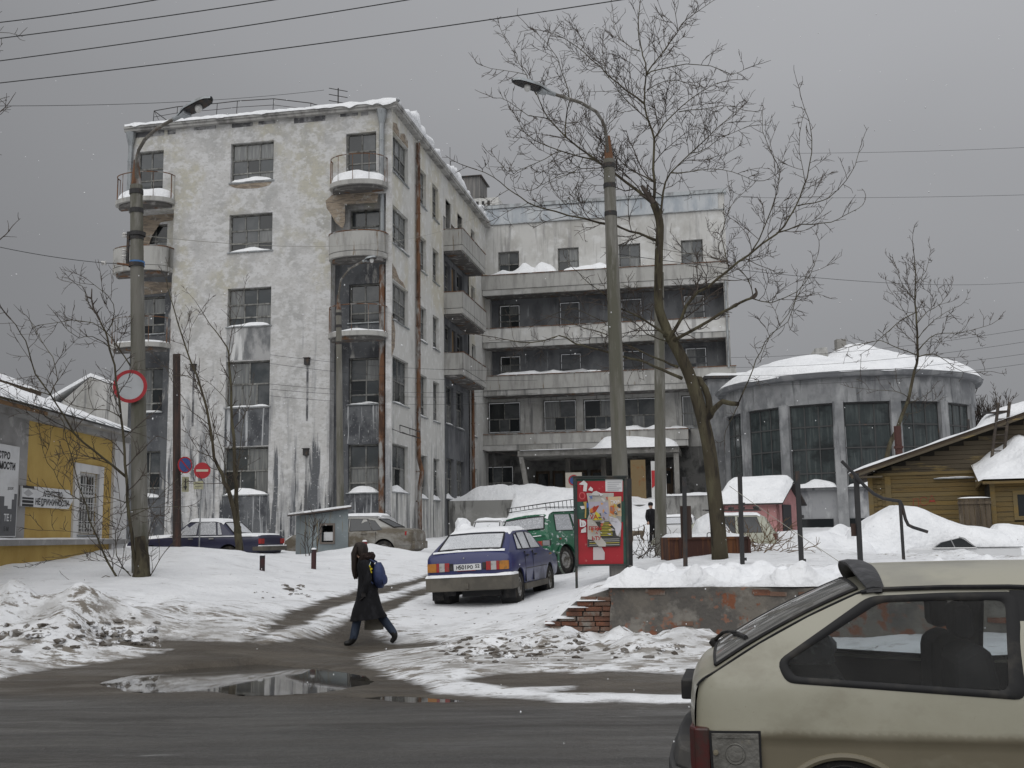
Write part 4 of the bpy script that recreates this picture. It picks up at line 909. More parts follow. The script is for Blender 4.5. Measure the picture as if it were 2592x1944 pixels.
for k in range(-4, 4):
    a = A0 + ST * k
    d = ang(a); e = Vector((-d.y, d.x, 0))
    mb = MB(); mb.pbox(RC + d * (RR - 0.34) - e * 0.24 + UP * 1.0, d * 0.42, e * 0.48, UP * 6.6); mb.build('column', RPL, bC, world=True)
    if k == 3: break
    m_ = ang(a + ST / 2); T_ = Vector((-m_.y, m_.x, 0))
    half = RR * math.sin(R(ST / 2)) - 0.22
    f3 = Fac(RC + m_ * (RR * math.cos(R(ST / 2)) - 0.05), T_, m_)
    w_ = window(f3, bC, -half, half, 3.64, 7.54, BB, setback=0.02, frame=RFR, bar=0.05, glass=RGL, sill=False)
    mb = MB(); mound(f3, mb, -half, half, -0.1, 0.42, 3.632, 0.42 if k in (-2, -1, 0) else 0.2, k + 9, 14, 5); mb.build('ledge_snow', SNOW, bC, smooth=True, world=True, angle=180)
d = ang(A0 + ST * 0.45); e = Vector((-d.y, d.x, 0))
mb = MB(); mb.pbox(RC + d * (RR - 0.26) - e * 1.4 + UP * 1.5, d * 0.1, e * 1.9, UP * 0.7); mb.build('basement_window', GLASS[2], bC, world=True)
d = ang(A0 - ST * 0.55); e = Vector((-d.y, d.x, 0))
mb = MB(); mb.pbox(RC + d * (RR - 0.26) - e * 1.0 + UP * 1.5, d * 0.1, e * 1.9, UP * 0.7); mb.build('basement_window', GLASS[2], bC, world=True)
def rroof(i, j):
    a = 2 * math.pi * i; r = (RR + 0.42) * (1 - j * 0.999)
    x = RC.x + r * math.cos(a); y = RC.y + r * math.sin(a)
    q = r / (RR + 0.42)
    h = 1.75 * (1 - q ** 1.35) + 0.34 * (1 - q ** 14)
    h += 0.30 * math.exp(-((x - 17.9) / 1.0) ** 2 - ((y - 55.5) / 2.5) ** 2) - 0.42 * math.exp(-((x - 16.0) / 0.7) ** 2) * (1 - q ** 3) - 0.25 * math.exp(-((x - 20.0) / 0.8) ** 2) * (1 - q ** 3)
    h += 0.45 * float(fbm([x], [y], 1.7, 4, 12)[0]) * (1 - q * 0.5)
    if j == 0:
        e = max(0.0, float(vnoise(a * 7, 0, 5))); r2 = RR + 0.36 + 0.16 * e
        return Vector((RC.x + r2 * math.cos(a), RC.y + r2 * math.sin(a), 8.97 - 0.20 * e * (1 if math.cos(a) < 0.25 else 0.2)))
    return Vector((x, y, 8.98 + h))
mb = MB(); mb.grid(rroof, 110, 26); mb.build('roof_snow', SNOW, bC, smooth=True, world=True, angle=180)
mb = MB(); mb.prism([(14.6, 55.4, 9.6), (16.3, 55.0, 9.6), (16.2, 55.0, 11.0), (15.6, 55.1, 10.95)], (0.3, 2.0, 0)); mb.build('roof_hatch', GREYPL, bC, world=True)
mb = MB(); mb.box((17.3, 56.9, 10.2), (17.8, 57.4, 11.75)); mb.build('chimney', CONCRETE, bC, world=True)
# link roof left of the rotunda
lk = thing('link_building', 'low flat link with a snowy roof between loggia block and rotunda', 'building', (11.5, 61.0, 1.6))
mb = MB(); mb.box((11.0, 60.5, 1.0), (17.0, 66.0, 10.2)); mb.build('wall', RPL, lk, world=True)
mb = MB(); mb.box((10.8, 60.2, 10.201), (17.2, 66.2, 10.36)); mb.build('roof', DARKIRON, lk, world=True)
mb = MB(); mb.grid(lambda i, j: Vector((10.8 + 6.4 * i, 60.2 + 6 * j, 10.36 + (0.25 + 0.2 * float(vnoise(i * 4, j * 4, 3)) if 0 < i < 1 and j > 0 else 0))), 12, 8); mb.build('roof_snow', SNOW, lk, smooth=True, world=True, angle=180)

# ------------------------------------------------------------------ pink shed
PK = Vector((10.9, 45.0, 0)); pa = R(160); pT = Vector((math.cos(pa), math.sin(pa), 0)); pG = Vector((0.5, 0.866, 0))
sh = thing('pink_shed', 'small pink shed with dark door and deep snow on its gable roof', 'shed', (10.9, 45.0, 1.5))
PINK = pm('pink_paint', (0.46, 0.24, 0.235), 0.85, 0.2, layers=[((0.36, 0.19, 0.19), 1.2, ONE, 0.45, 0.62), ((0.5, 0.36, 0.34), 4, ONE, 0.6, 0.7)])
g = 3.1; hz0, hz1 = 2.86, 3.62; zb = 1.0
mb = MB()
mb.prism([PK + UP * zb, PK + pT * 2.3 + UP * zb, PK + pT * 2.3 + UP * hz0, PK + UP * hz0], pG * 0.1)
mb.prism([PK + UP * zb, PK + pG * g + UP * zb, PK + pG * g + UP * hz0, PK + pG * g / 2 + UP * hz1, PK + UP * hz0], pT * 0.1)
mb.prism([PK + pT * 2.3 + UP * zb, PK + pT * 2.3 + pG * g + UP * zb, PK + pT * 2.3 + pG * g + UP * hz0, PK + pT * 2.3 + pG * g / 2 + UP * hz1, PK + pT * 2.3 + UP * hz0], -pT * 0.1)
mb.build('wall', PINK, sh, world=True)
mb = MB(); mb.pbox(PK + pG * 0.45 - pT * 0.012 + UP * zb, pG * 1.2, -pT * 0.04, UP * 1.75); mb.build('door', pm('dark_door', (0.035, 0.035, 0.038), 0.7), sh, world=True)
mb = MB(); e1 = PK - pG * 0.3 - pT * 0.25 + UP * (hz0 - 0.12); r1 = PK + pG * g / 2 - pT * 0.25 + UP * (hz1 + 0.05); e2 = PK + pG * (g + 0.3) - pT * 0.25 + UP * (hz0 - 0.12)
mb.prism([e1, e1 + pT * 2.8, r1 + pT * 2.8, r1], UP * 0.06); mb.prism([r1, r1 + pT * 2.8, e2 + pT * 2.8, e2], UP * 0.06); mb.build('roof', DARKIRON, sh, world=True)
def shs(i, j):
    a = j * 2; q = e1.lerp(r1, a) if a <= 1 else r1.lerp(e2, a - 1)
    ed = min(1, min(i, 1 - i) * 9) ** 0.5 * min(1, min(j, 1 - j) * 9) ** 0.5
    return q + pT * 2.8 * i + UP * (0.062 + (0.34 + 0.1 * float(vnoise(i * 3, j * 5, 8))) * ed - 0.08 * math.exp(-((j - 0.5) / 0.06) ** 2))
mb = MB(); mb.grid(shs, 20, 26); mb.build('roof_snow', SNOW, sh, smooth=True, world=True, angle=180)

# ------------------------------------------------------------------ yellow house on the left
FY = Fac((-10.6, 0), Vector((0, 1, 0)), Vector((1, 0, 0)))
bY = thing('yellow_house', 'low ochre plastered house with snowy sheet roof and agency signs at left', 'house', (-10.6, 26, 1.0))
OCH = pm('ochre_plaster', (0.47, 0.335, 0.115), 0.9, 0.15, layers=[((0.39, 0.265, 0.085), 0.7, (1, 1, 0.6), 0.45, 0.6), ((0.19, 0.13, 0.06), 1.5, (1.5, 1.5, 0.5), 0.56, 0.68, (0.9, 2.0), 0.9), ((0.44, 0.34, 0.16), 5, ONE, 0.6, 0.7, None, 0.5)], bump=0.3, bscale=12)
GRP = pm('grey_render', (0.30, 0.295, 0.29), 0.9, 0.15, layers=[((0.22, 0.215, 0.21), 0.8, ONE, 0.45, 0.62), ((0.42, 0.41, 0.40), 2.5, ONE, 0.56, 0.68)], bump=0.4, bscale=12)
WHP = pm('whitewash', (0.60, 0.595, 0.59), 0.88, 0.2, layers=[((0.46, 0.45, 0.45), 1.5, (1, 1, 0.4), 0.48, 0.64)], bump=0.3, bscale=14)
hw = [(26.5, 27.75, 1.78, 3.3)]
mb = MB(); FY.wall(mb, 23.7, 28.7, 0.3, 4.25, hw, depth=0.16); mb.build('wall', OCH, bY, world=True)
mb = MB(); FY.wall(mb, 10.0, 23.7, 1.66, 4.25, []); mb.build('bare_render', GRP, bY, world=True, label='stretch of bare grey render')
mb = MB(); FY.wall(mb, 10.0, 23.7, 0.3, 1.66, []); mb.build('wall', OCH, bY, world=True)
mb = MB(); FY.box(mb, 28.7, 29.75, -3, 0.07, 0.3, 4.25); mb.build('corner_pilaster', WHP, bY, world=True)
mb = MB(); FY.box(mb, 10.0, 29.8, -0.05, 0.12, 1.535, 1.66); mb.build('plinth_ledge', GRP, bY, world=True)
mb = MB(); mound(FY, mb, 10.0, 29.8, 0.0, 0.13, 1.662, 0.05, 2, 40, 3); mb.build('ledge_snow', SNOW, bY, smooth=True, world=True, angle=180)
mb = MB(); FY.box(mb, 10.0, 29.85, -0.1, 0.14, 4.251, 4.38); FY.box(mb, 10.0, 29.95, -0.1, 0.42, 4.381, 4.45); mb.build('cornice', pm('yellow_house_cornice', (0.33, 0.325, 0.315), 0.9, layers=[((0.22, 0.21, 0.2), 1.4, ONE, 0.46, 0.62)], bump=0.3), bY, world=True)
mb = MB(); FY.box(mb, 10.0, 23.6, 0.421, 0.44, 4.34, 4.42); mb.build('rusty_gutter', pm('bare_board', (0.20, 0.12, 0.06), 0.85, layers=[((0.1, 0.07, 0.05), 4, ONE, 0.5, 0.62)]), bY, world=True)
mb = MB(); FY.box(mb, 10.0, 29.7, -8, -3, 0.3, 4.3); mb.build('rear_wall', OCH, bY, world=True)
ryz = lambda y, o: 4.46 + 0.42 * max(0.0, min(0.5 - o, (29.98 - y) * 0.55))
mb = MB(); mb.grid(lambda i, j: FY.P(10 + 19.98 * i, 0.5 - 3.5 * j, ryz(10 + 19.98 * i, 0.5 - 3.5 * j)), 40, 12); rf = mb.build('roof', ZINC, bY, world=True)
mb = MB()
def ys(i, j):
    y = 10 + 19.98 * i; o = 0.48 - 3.5 * j; rib = 0.04 * (math.sin(y * 2 * math.pi / 0.62) ** 8)
    return FY.P(y, o, 0.012 + ryz(y, o) + (0.05 + 0.03 * float(vnoise(y * 0.9, o, 5)) - rib * 0.5 if j > 0 else 0))
mb.grid(ys, 260, 10); mb.build('roof_snow', SNOW, rf, smooth=True, world=True, angle=180)
for k in range(17):
    y = 18.75 + k * 0.62; mb = MB(); oe = max(-3.0, 0.5 - (29.98 - y) * 0.55); mb.prism([FY.P(y, 0.49, 4.47), FY.P(y, oe, ryz(y, oe)), FY.P(y, oe, ryz(y, oe) + 0.045), FY.P(y, 0.49, 4.515)], Vector((0, 0.03, 0))); mb.build('roof_seam', ZINC, rf, world=True)
w_ = window(FY, bY, *hw[0], [(0.36, [0.5]), (0.64, [0.5])], setback=0.05, frame=WHP, glass=GLASS[2])
mb = MB()
for a, b, c, d in ((26.2, 26.5, 1.6, 3.5), (27.75, 28.05, 1.6, 3.5), (26.5, 27.75, 3.301, 3.5), (26.5, 27.75, 1.6, 1.72)): FY.box(mb, a, b, 0, 0.05, c, d)
mb.build('surround', WHP, w_, world=True)
mb = MB()
for k in range(7): mb.tube([FY.P(26.6 + k * 0.175, 0.02, 1.8), FY.P(26.6 + k * 0.175, 0.02, 3.28)], 0.012, 4)
for z in (2.1, 2.55, 3.0):
    mb.tube([FY.P(26.55, 0.02, z), FY.P(27.7, 0.02, z)], 0.01, 4)
    for k in range(6): mb.tube([FY.P(26.68 + k * 0.175 + 0.06 * math.cos(q), 0.022, z - 0.12 + 0.07 * math.sin(q)) for q in np.linspace(0, 6.28, 9)], 0.008, 3)
mb.build('window_grille', pm('white_iron', (0.55, 0.55, 0.54), 0.6), w_, world=True)
FONT = None
def text(s, f, t, o, z, h, mat, par, name='lettering', align='LEFT', flip=False, bold=0.0, sx=1.0, shear=0.0):
    """flat letters standing on a facade (baseline at t, z)"""
    cu = bpy.data.curves.new('t', 'FONT'); cu.body = s; cu.size = h * 1.38; cu.align_x = align; cu.offset = bold; cu.shear = shear
    ob = bpy.data.objects.new('t', cu); COL.objects.link(ob); bpy.context.view_layer.update()
    me = bpy.data.meshes.new_from_object(ob.evaluated_get(bpy.context.evaluated_depsgraph_get())); bpy.data.objects.remove(ob)
    p0 = f.P(t, o, z) - (world_loc(par) if par else Vector((0, 0, 0))); T = -f.T if flip else f.T
    for v in me.vertices: v.co = p0 + T * (v.co.x * sx) + UP * v.co.y
    me.materials.clear(); me.materials.append(mat)
    o_ = bpy.data.objects.new(name, me); COL.objects.link(o_); o_.parent = par
    if not par: o_.location = (0, 0, 0)
    return o_
INK = pm('black_print', (0.03, 0.03, 0.032), 0.7); SIGNW = pm('white_sign_face', (0.62, 0.625, 0.63), 0.6, layers=[((0.5, 0.5, 0.5), 1.3, ONE, 0.5, 0.68)])
GREYI = pm('grey_print_flat', (0.11, 0.112, 0.118), 0.7)
sg = thing('agency_sign', 'white arrow shaped agency sign with black lettering on the ochre wall', 'sign', tuple(FY.P(24.6, 0.02, 2.6)))
mb = MB(); mb.prism([FY.P(23.37, 0.02, 2.37), FY.P(25.86, 0.02, 2.37), FY.P(26.12, 0.02, 2.6), FY.P(25.86, 0.02, 2.82), FY.P(23.37, 0.02, 2.82)], FY.N * 0.04); mb.build('board', SIGNW, sg, world=True)
# the wall is read from the right-hand side, t grows away from the street
mb = MB()
for a, b in ((2.375, 2.43), (2.45, 2.51), (2.53, 2.57), (2.765, 2.82)): FY.box(mb, 23.4, 23.95, 0.061, 0.065, a, b)
mb.build('black_bar', INK, sg, world=True, kind='stuff')
mb = MB(); mb.prism([FY.P(23.45, 0.061, 2.66), FY.P(23.68, 0.061, 2.59), FY.P(23.92, 0.061, 2.66), FY.P(23.68, 0.061, 2.75)], FY.N * 0.004); mb.build('emblem', pm('faded_print', (0.38, 0.38, 0.385), 0.7), sg, world=True)
text('АГЕНТСТВО', FY, 24.95, 0.064, 2.62, 0.125, INK, sg, align='CENTER', bold=0.006); text('НЕДВИЖИМОСТИ', FY, 24.95, 0.064, 2.43, 0.135, INK, sg, align='CENTER', bold=0.006, sx=1.08)
sg = thing('agency_billboard', 'large white and grey agency board with city skyline at the left edge', 'sign', tuple(FY.P(21.8, 0.02, 2.6)))
mb = MB(); FY.box(mb, 20.3, 23.15, 0.02, 0.07, 1.72, 3.62); mb.build('board', SIGNW, sg, world=True)
mb = MB(); mb.prism([FY.P(t, 0.071, z) for t, z in ((20.3, 1.74), (23.12, 1.74), (23.12, 2.62), (23.0, 2.62), (23.0, 2.50), (22.9, 2.50), (22.9, 2.30), (22.72, 2.30), (22.72, 2.36), (22.55, 2.36), (22.55, 2.55), (22.3, 2.55), (22.3, 2.7), (21.9, 2.7), (21.9, 2.5), (21.2, 2.5), (21.2, 2.66), (20.3, 2.66))], FY.N * 0.004); mb.build('skyline', GREYI, sg, world=True)
text('АГЕНТСТВО', FY, 22.72, 0.074, 3.33, 0.14, INK, sg, align='RIGHT', bold=0.008); text('НЕДВИЖИМОСТИ', FY, 22.98, 0.074, 3.12, 0.14, INK, sg, align='RIGHT', bold=0.008)
text('досят', FY, 22.95, 0.074, 2.70, 0.07, INK, sg, align='RIGHT'); text('ТЕ !', FY, 22.9, 0.078, 2.05, 0.14, SIGNW, sg, align='RIGHT', bold=0.006); text('Б М', FY, 22.8, 0.078, 1.84, 0.09, INK, sg, align='RIGHT')
# second yellow house further left and a pale gable beyond
f5 = Fac((-17.2, 0), Vector((0, 1, 0)), Vector((1, 0, 0)))
h2 = thing('yellow_house', 'taller ochre house showing only its snowy eaves at the left edge', 'house', (-17.2, 34, 1.2))
mb = MB(); f5.box(mb, 25, 36.4, -6, 0, 0.8, 6.7); mb.build('wall', OCH, h2, world=True)
mb = MB(); mb.prism([f5.P(24, 0.9, 6.75), f5.P(24, -6, 9.4), f5.P(24, -6, 9.2), f5.P(24, 0.85, 6.6)], Vector((0, 13.3, 0))); mb.build('roof', pm('roof_boards', (0.10, 0.075, 0.055), 0.85), h2, world=True)
mb = MB(); mb.grid(lambda i, j: f5.P(24 + 13.3 * i, 0.92 - 6.9 * j, 6.76 + 2.65 * j + (0.14 + 0.08 * float(vnoise(i * 9, j * 3, 4)) if j > 0 else 0)), 30, 8); mb.build('roof_snow', SNOW, h2, smooth=True, world=True, angle=180)
h3 = thing('pale_gabled_house', 'pale grey gabled house far behind the yellow one', 'house', (-24.0, 62, 1.3))
P0, P1, P2 = Wd(128, 872, 62), Wd(195, 815, 62), Wd(275, 842, 62)
mb = MB(); mb.prism([Vector((P0.x - 3, 62, 1)), Vector((P2.x + 2, 62, 1)), Vector((P2.x + 2, 62, P2.z - 0.8)), P1, P0, Vector((P0.x - 3, 62, P0.z - 1.2))], (0, 8, 0)); mb.build('wall', GREYPL, h3, world=True)
mb = MB(); mb.prism([P1 + UP * 0.05, P0 + UP * 0.05 + Vector((-3, 0, -1.2)), P0 + UP * 0.25 + Vector((-3, 0, -1.2)), P1 + UP * 0.25], (0, 8.4, 0)); mb.prism([P1 + UP * 0.05, P2 + UP * 0.05 + Vector((2, 0, -0.8)), P2 + UP * 0.25 + Vector((2, 0, -0.8)), P1 + UP * 0.25], (0, 8.4, 0)); mb.build('snowy_roof', SNOW, h3, world=True)

# ------------------------------------------------------------------ log house on the right
lt = R(20); FL = Fac((12.02, 37.0), Vector((math.cos(lt), -math.sin(lt), 0)), Vector((-math.sin(lt), -math.cos(lt), 0)))
bL = thing('plank_house', 'old ochre plank house with snowy gable roof behind the buried car', 'house', (12.02, 37.0, 1.0))
PLANK = [pm('ochre_planks', (0.15, 0.113, 0.056), 0.85, 0.2, layers=[((0.16, 0.11, 0.045), 1.3, (0.4, 0.4, 3), 0.46, 0.6), ((0.09, 0.07, 0.045), 3, (0.5, 0.5, 4), 0.58, 0.68)], bump=0.4, bscale=12, bstretch=(0.4, 0.4, 4)),
         pm('ochre_planks_pale', (0.17, 0.13, 0.066), 0.85, 0.2, layers=[((0.2, 0.14, 0.055), 1.1, (0.4, 0.4, 3), 0.46, 0.6)], bump=0.4, bscale=12, bstretch=(0.4, 0.4, 4)),
         pm('grey_planks', (0.105, 0.088, 0.063), 0.88, 0.2, layers=[((0.10, 0.082, 0.058), 1.2, (0.4, 0.4, 3), 0.45, 0.6), ((0.24, 0.18, 0.08), 2, (0.4, 0.4, 3), 0.58, 0.68)], bump=0.4, bscale=12, bstretch=(0.4, 0.4, 4))]
DKW = pm('dark_gap', (0.03, 0.027, 0.022), 0.9)
mb = MB(); mb.prism([FL.P(-0.0, -0.03, 0.6), FL.P(10.4, -0.03, 0.6), FL.P(10.4, -0.03, 3.5), FL.P(5.2, -0.03, 5.3), FL.P(0.0, -0.03, 3.5)], FL.N * -6.0); mb.build('inner_wall', DKW, bL, world=True)
rake = lambda t: 3.62 + 0.325 * t
rr = random.Random(4)
PW = 0.150; z = 0.62
while z < 5.3:
    h = PW - 0.012; t0, t1 = 0.0, 6.4
    if z + h > 3.55: t0 = max(0.0, (z + h - 3.50) / 0.325)
    if t0 < 6.2:
        mat = PLANK[2] if z > 3.45 else PLANK[rr.choice((0, 0, 1))]
        for a, b in ((max(t0, 0.0), 2.1 + rr.uniform(-0.2, 0.2)), (2.1, 6.4)) if rr.random() < 0.0 else ((t0, t1),):
            mb = MB(); FL.box(mb, a, b, -0.029, 0.0 + rr.uniform(-0.004, 0.006), z, z + h); mb.build('plank', mat, bL, world=True)
    z += PW
CB = PLANK[1]
for nm, a, b, o, z0, z1 in (('corner_board', 0.0, 0.16, 0.03, 0.6, 3.45), ('corner_board', 0.55, 0.74, 0.03, 0.6, 3.42), ('trim_board', 0.2, 6.4, 0.05, 3.44, 3.53)):
    mb = MB(); FL.box(mb, a, b, 0.008, o + 0.01, z0, z1); mb.build(nm, CB, bL, world=True)
for k in range(14):   # the notched log ends between the corner boards
    mb = MB(); zc = 0.9 + k * 0.18; mb.tube([FL.P(0.36, -0.1, zc), FL.P(0.36, 0.06, zc)], 0.082, 8); mb.build('log_end', PLANK[0], bL, world=True)
mb = MB(); FL.box(mb, 2.1, 3.45, 0.008, 0.11, 3.28, 3.31); s_ = mb.build('tin_flashing', ZINC, bL, world=True)
mb = MB(); mound(FL, mb, 2.15, 3.4, 0.0, 0.12, 3.312, 0.05, 1, 10, 3); mb.build('flashing_snow', SNOW, s_, smooth=True, world=True, angle=180)
REDP = pm('red_paint', (0.30, 0.05, 0.04), 0.8)
for k, ch in enumerate(('Л', 'С', 'А')): text(ch, FL, 1.32 + k * 0.27, 0.012, 2.36 + 0.05 * k, 0.30, REDP, bL, name='graffiti_letter', bold=-0.012)
mb = MB(); mb.prism([FL.P(-0.55, 0.5, 3.44), FL.P(5.2, 0.5, 5.31), FL.P(5.2, 0.5, 5.40), FL.P(-0.55, 0.5, 3.53)], FL.N * -7.0); rf = mb.build('roof', pm('roof_boards', (0.1, 0.075, 0.055)), bL, world=True)
mb = MB(); mb.prism([FL.P(5.2, 0.5, 5.31), FL.P(10.9, 0.5, 3.44), FL.P(10.9, 0.5, 3.53), FL.P(5.2, 0.5, 5.40)], FL.N * -7.0); mb.build('roof', pm('roof_boards', (0.1, 0.075, 0.055)), bL, world=True)
for k in range(2):
    mb = MB(); a, b = ((-0.58, 0.45), (0.35, 1.0))[k]; mb.prism([FL.P(-0.5, 0.52, 3.36), FL.P(5.2, 0.52, 5.215), FL.P(5.2, 0.52, 5.305), FL.P(-0.5, 0.52, 3.45)], FL.N * 0.03) if k == 0 else FL.box(mb, -0.5, 0.5, 0.1, 0.5, 3.38, 3.43)
    mb.build('barge_board', PLANK[2], rf, world=True)
def lsn(i, j):
    t = -0.6 + 6.4 * i; o = 0.58 - 7.1 * j
    pile = 0.42 * sstep(3.4, 4.0, t) * (1 - 0.5 * sstep(5.0, 5.8, t))
    h = (0.09 + 0.06 * float(vnoise(t * 1.6, o * 1.2, 2)) + pile * sstep(0.05, 0.22, j))
    return FL.P(t, o + (0.05 * float(vnoise(t * 2.2, 0, 4)) if j == 0 else 0), 3.53 + (min(t, 5.2) + 0.55) * 0.3252 - max(0, t - 5.2) * 0.32 + (h if j > 0 and i > 0 else 0.01))
mb = MB(); mb.grid(lsn, 60, 24); mb.build('roof_snow', SNOW, rf, smooth=True, world=True, angle=180)
mb = MB(); p = FL.P(1.05, -1.6, 3.9); mb.tube([p, p + UP * 1.35], 0.13, 8); mb.lathe([(0.13, 0.55), (0.17, 0.56), (0.17, 0.64), (0.13, 0.65)], p, UP, 8); mb.build('stove_pipe', pm('red_brown_iron', (0.075, 0.035, 0.03), 0.8), bL, world=True)
mb = MB(); p = FL.P(3.3, -0.3, 4.7); mb.tube([p, p + UP * 0.55], 0.05, 6); mb.build('roof_post', DARKIRON, bL, world=True)
mb = MB(); p = FL.P(4.1, -0.2, 5.15); FL.box(mb, 3.75, 4.6, -0.5, -0.3, 5.42, 5.47); mb.build('roof_plank', DARKIRON, bL, world=True)
# ladder on the roof edge
LADW = pm('old_ladder_wood', (0.055, 0.045, 0.038), 0.85, layers=[((0.11, 0.09, 0.07), 6, ONE, 0.5, 0.62)])
a, b = FL.P(3.62, 1.1, 2.6), FL.P(4.22, 0.35, 5.68); dd = FL.T * 0.36
la = thing('ladder', 'dark wooden ladder leaning against the snowy roof of the plank house', 'ladder', tuple(a))
for q in (0, 1):
    mb = MB(); mb.tube([a + dd * q, b + dd * q * 0.92], 0.05, 6); mb.build('rail', LADW, la, world=True)
for k in range(11):
    f_ = 0.06 + k * 0.085; mb = MB(); mb.tube([a.lerp(b, f_), (a + dd).lerp(b + dd * 0.92, f_)], 0.022, 5); mb.build('rung', LADW, la, world=True)
# porch in front of it
FP = Fac(FL.P(0, 3.0, 0), FL.T, FL.N)
bP = thing('plank_porch', 'lean-to porch of ochre planks under a big heap of snow', 'porch', tuple(FP.P(4.4, 0, 1.0)))
mb = MB(); FP.box(mb, 3.62, 8, -2.9, -0.03, 0.6, 2.95); mb.build('inner_wall', DKW, bP, world=True)
z = 0.62; pw = (4.34, 5.2, 2.02, 2.6)
while z < 2.9:
    for a, b in (((3.62, 4.22), (5.32, 8)) if 1.85 < z + 0.07 < 2.72 else ((3.62, 8),)):
        mb = MB(); FP.box(mb, a, b, -0.029, rr.uniform(-0.003, 0.006), z, z + PW - 0.012); mb.build('plank', PLANK[rr.choice((0, 0, 2))], bP, world=True)
    z += PW
mb = MB(); FP.box(mb, 4.22, 4.34, -0.03, 0.03, 1.86, 2.74); FP.box(mb, 5.2, 5.32, -0.03, 0.03, 1.86, 2.74); FP.box(mb, 4.341, 5.199, -0.03, 0.03, 2.62, 2.74); FP.box(mb, 4.341, 5.199, -0.03, 0.03, 1.86, 1.98); pwn = mb.build('window', PLANK[1], bP, world=True)
mb = MB(); FP.box(mb, 4.34, 5.2, -0.025, -0.01, 1.98, 2.62); mb.build('pane', GLASS[2], pwn, world=True)
mb = MB(); FP.box(mb, 3.6, 3.74, -0.02, 0.04, 0.6, 2.95); mb.build('corner_board', PLANK[1], bP, world=True)
mb = MB(); FP.box(mb, 3.4, 8.2, -0.05, 0.35, 2.951, 3.02); mb.prism([FP.P(3.3, -2.9, 3.7), FP.P(3.3, 0.3, 3.03), FP.P(3.3, 0.3, 3.0), FP.P(3.3, -2.9, 3.6)], FP.T * 5); mb.prism([FP.P(3.35, -2.9, 3.6), FP.P(3.35, -0.1, 3.0), FP.P(3.35, -2.9, 2.9)], FP.T * 0.05); mb.build('roof', PLANK[0], bP, world=True)
def psn(i, j):
    t = 3.28 + 4.9 * i; o = 0.36 - 3.4 * j
    h = 0.06 + 0.62 * sstep(3.35, 4.0, t) * sstep(0.12, 0.34, j) * (0.8 + 0.7 * float(vnoise(t * 1.3, o, 2))) + 0.25 * sstep(4.3, 4.9, t) * sstep(0, 0.2, j)
    return FP.P(t, o, 3.03 + (0.35 - o) * 0.2 + (h if i > 0 else 0))
mb = MB(); mb.grid(psn, 36, 24); mb.build('roof_snow', SNOW, bP, smooth=True, world=True, angle=180)
gt = thing('plank_gate', 'weathered brown gate of upright boards beside the porch', 'gate', tuple(FP.P(3.1, 0.2, 1.2)))
GW = pm('weathered_gate_wood', (0.12, 0.095, 0.068), 0.88, layers=[((0.075, 0.06, 0.045), 2, (4, 4, 0.4), 0.45, 0.6), ((0.19, 0.16, 0.12), 3, (4, 4, 0.4), 0.58, 0.68)], bump=0.4, bscale=10, bstretch=(4, 4, 0.4))
for k in range(6):
    mb = MB(); a = 2.68 + k * 0.15; FP.box(mb, a, a + 0.138, 0.2, 0.225 + 0.006 * (k % 2), 0.7, 2.52 + rr.uniform(-0.02, 0.02)); mb.build('board', GW, gt, world=True)
mb = MB(); FP.box(mb, 2.66, 3.6, 0.232, 0.27, 2.36, 2.44); mb.build('crossbar', GW, gt, world=True)
mb = MB(); mound(FP, mb, 2.66, 3.6, 0.18, 0.28, 2.54, 0.05, 2, 8, 3); mb.build('gate_snow', SNOW, gt, smooth=True, world=True, angle=180)
# ------------------------------------------------------------------ ruined wall along the pavement
w0 = WLO
FW_ = Fac((w0.x, w0.y), FN, -FS)
bW = thing('ruined_wall', 'low crumbling wall of red brick under grey plaster with snow on top', 'wall', tuple(FW_.P(1.5, 0, 0.1)))
WPL = pm('ruined_plaster', (0.165, 0.15, 0.13), 0.92, 0.15, layers=[((0.105, 0.098, 0.09), 1.6, ONE, 0.44, 0.58), ((0.24, 0.225, 0.20), 3.2, ONE, 0.53, 0.64, None, 0.7), ((0.20, 0.085, 0.05), 1.9, ONE, 0.56, 0.60), ((0.27, 0.13, 0.085), 6, ONE, 0.62, 0.66, None, 0.7)], bump=0.8, bscale=10, bdist=0.04)
def wl(i, j):
    t = 1.05 + 12 * i; z = -0.35 + (1.17 + 0.03 * float(vnoise(t * 1.5, 0, 3))) * min(1, j * 1.25)
    o = (0.02 + 0.03 * float(fbm([t], [z * 2], 0.7, 3, 7)[0])) if j <= 0.8 else 0.02 - (j - 0.8) * 2.6
    return FW_.P(t + (0.05 * float(vnoise(z * 9, 1, 2)) if i == 0 else 0), o, z)
mb = MB(); mb.grid(wl, 120, 18); mb.build('plaster_face', WPL, bW, world=True, smooth=True)
BRK = [pm('red_brick', (0.185, 0.085, 0.055), 0.9, 0.15, layers=[((0.12, 0.065, 0.048), 5, ONE, 0.45, 0.6), ((0.26, 0.23, 0.20), 9, ONE, 0.60, 0.66)], bump=0.6, bscale=22),
       pm('grey_red_brick', (0.16, 0.10, 0.075), 0.9, 0.15, layers=[((0.22, 0.20, 0.175), 4, ONE, 0.5, 0.62)], bump=0.6, bscale=22)]
rr = random.Random(9); bmesh_cache = []
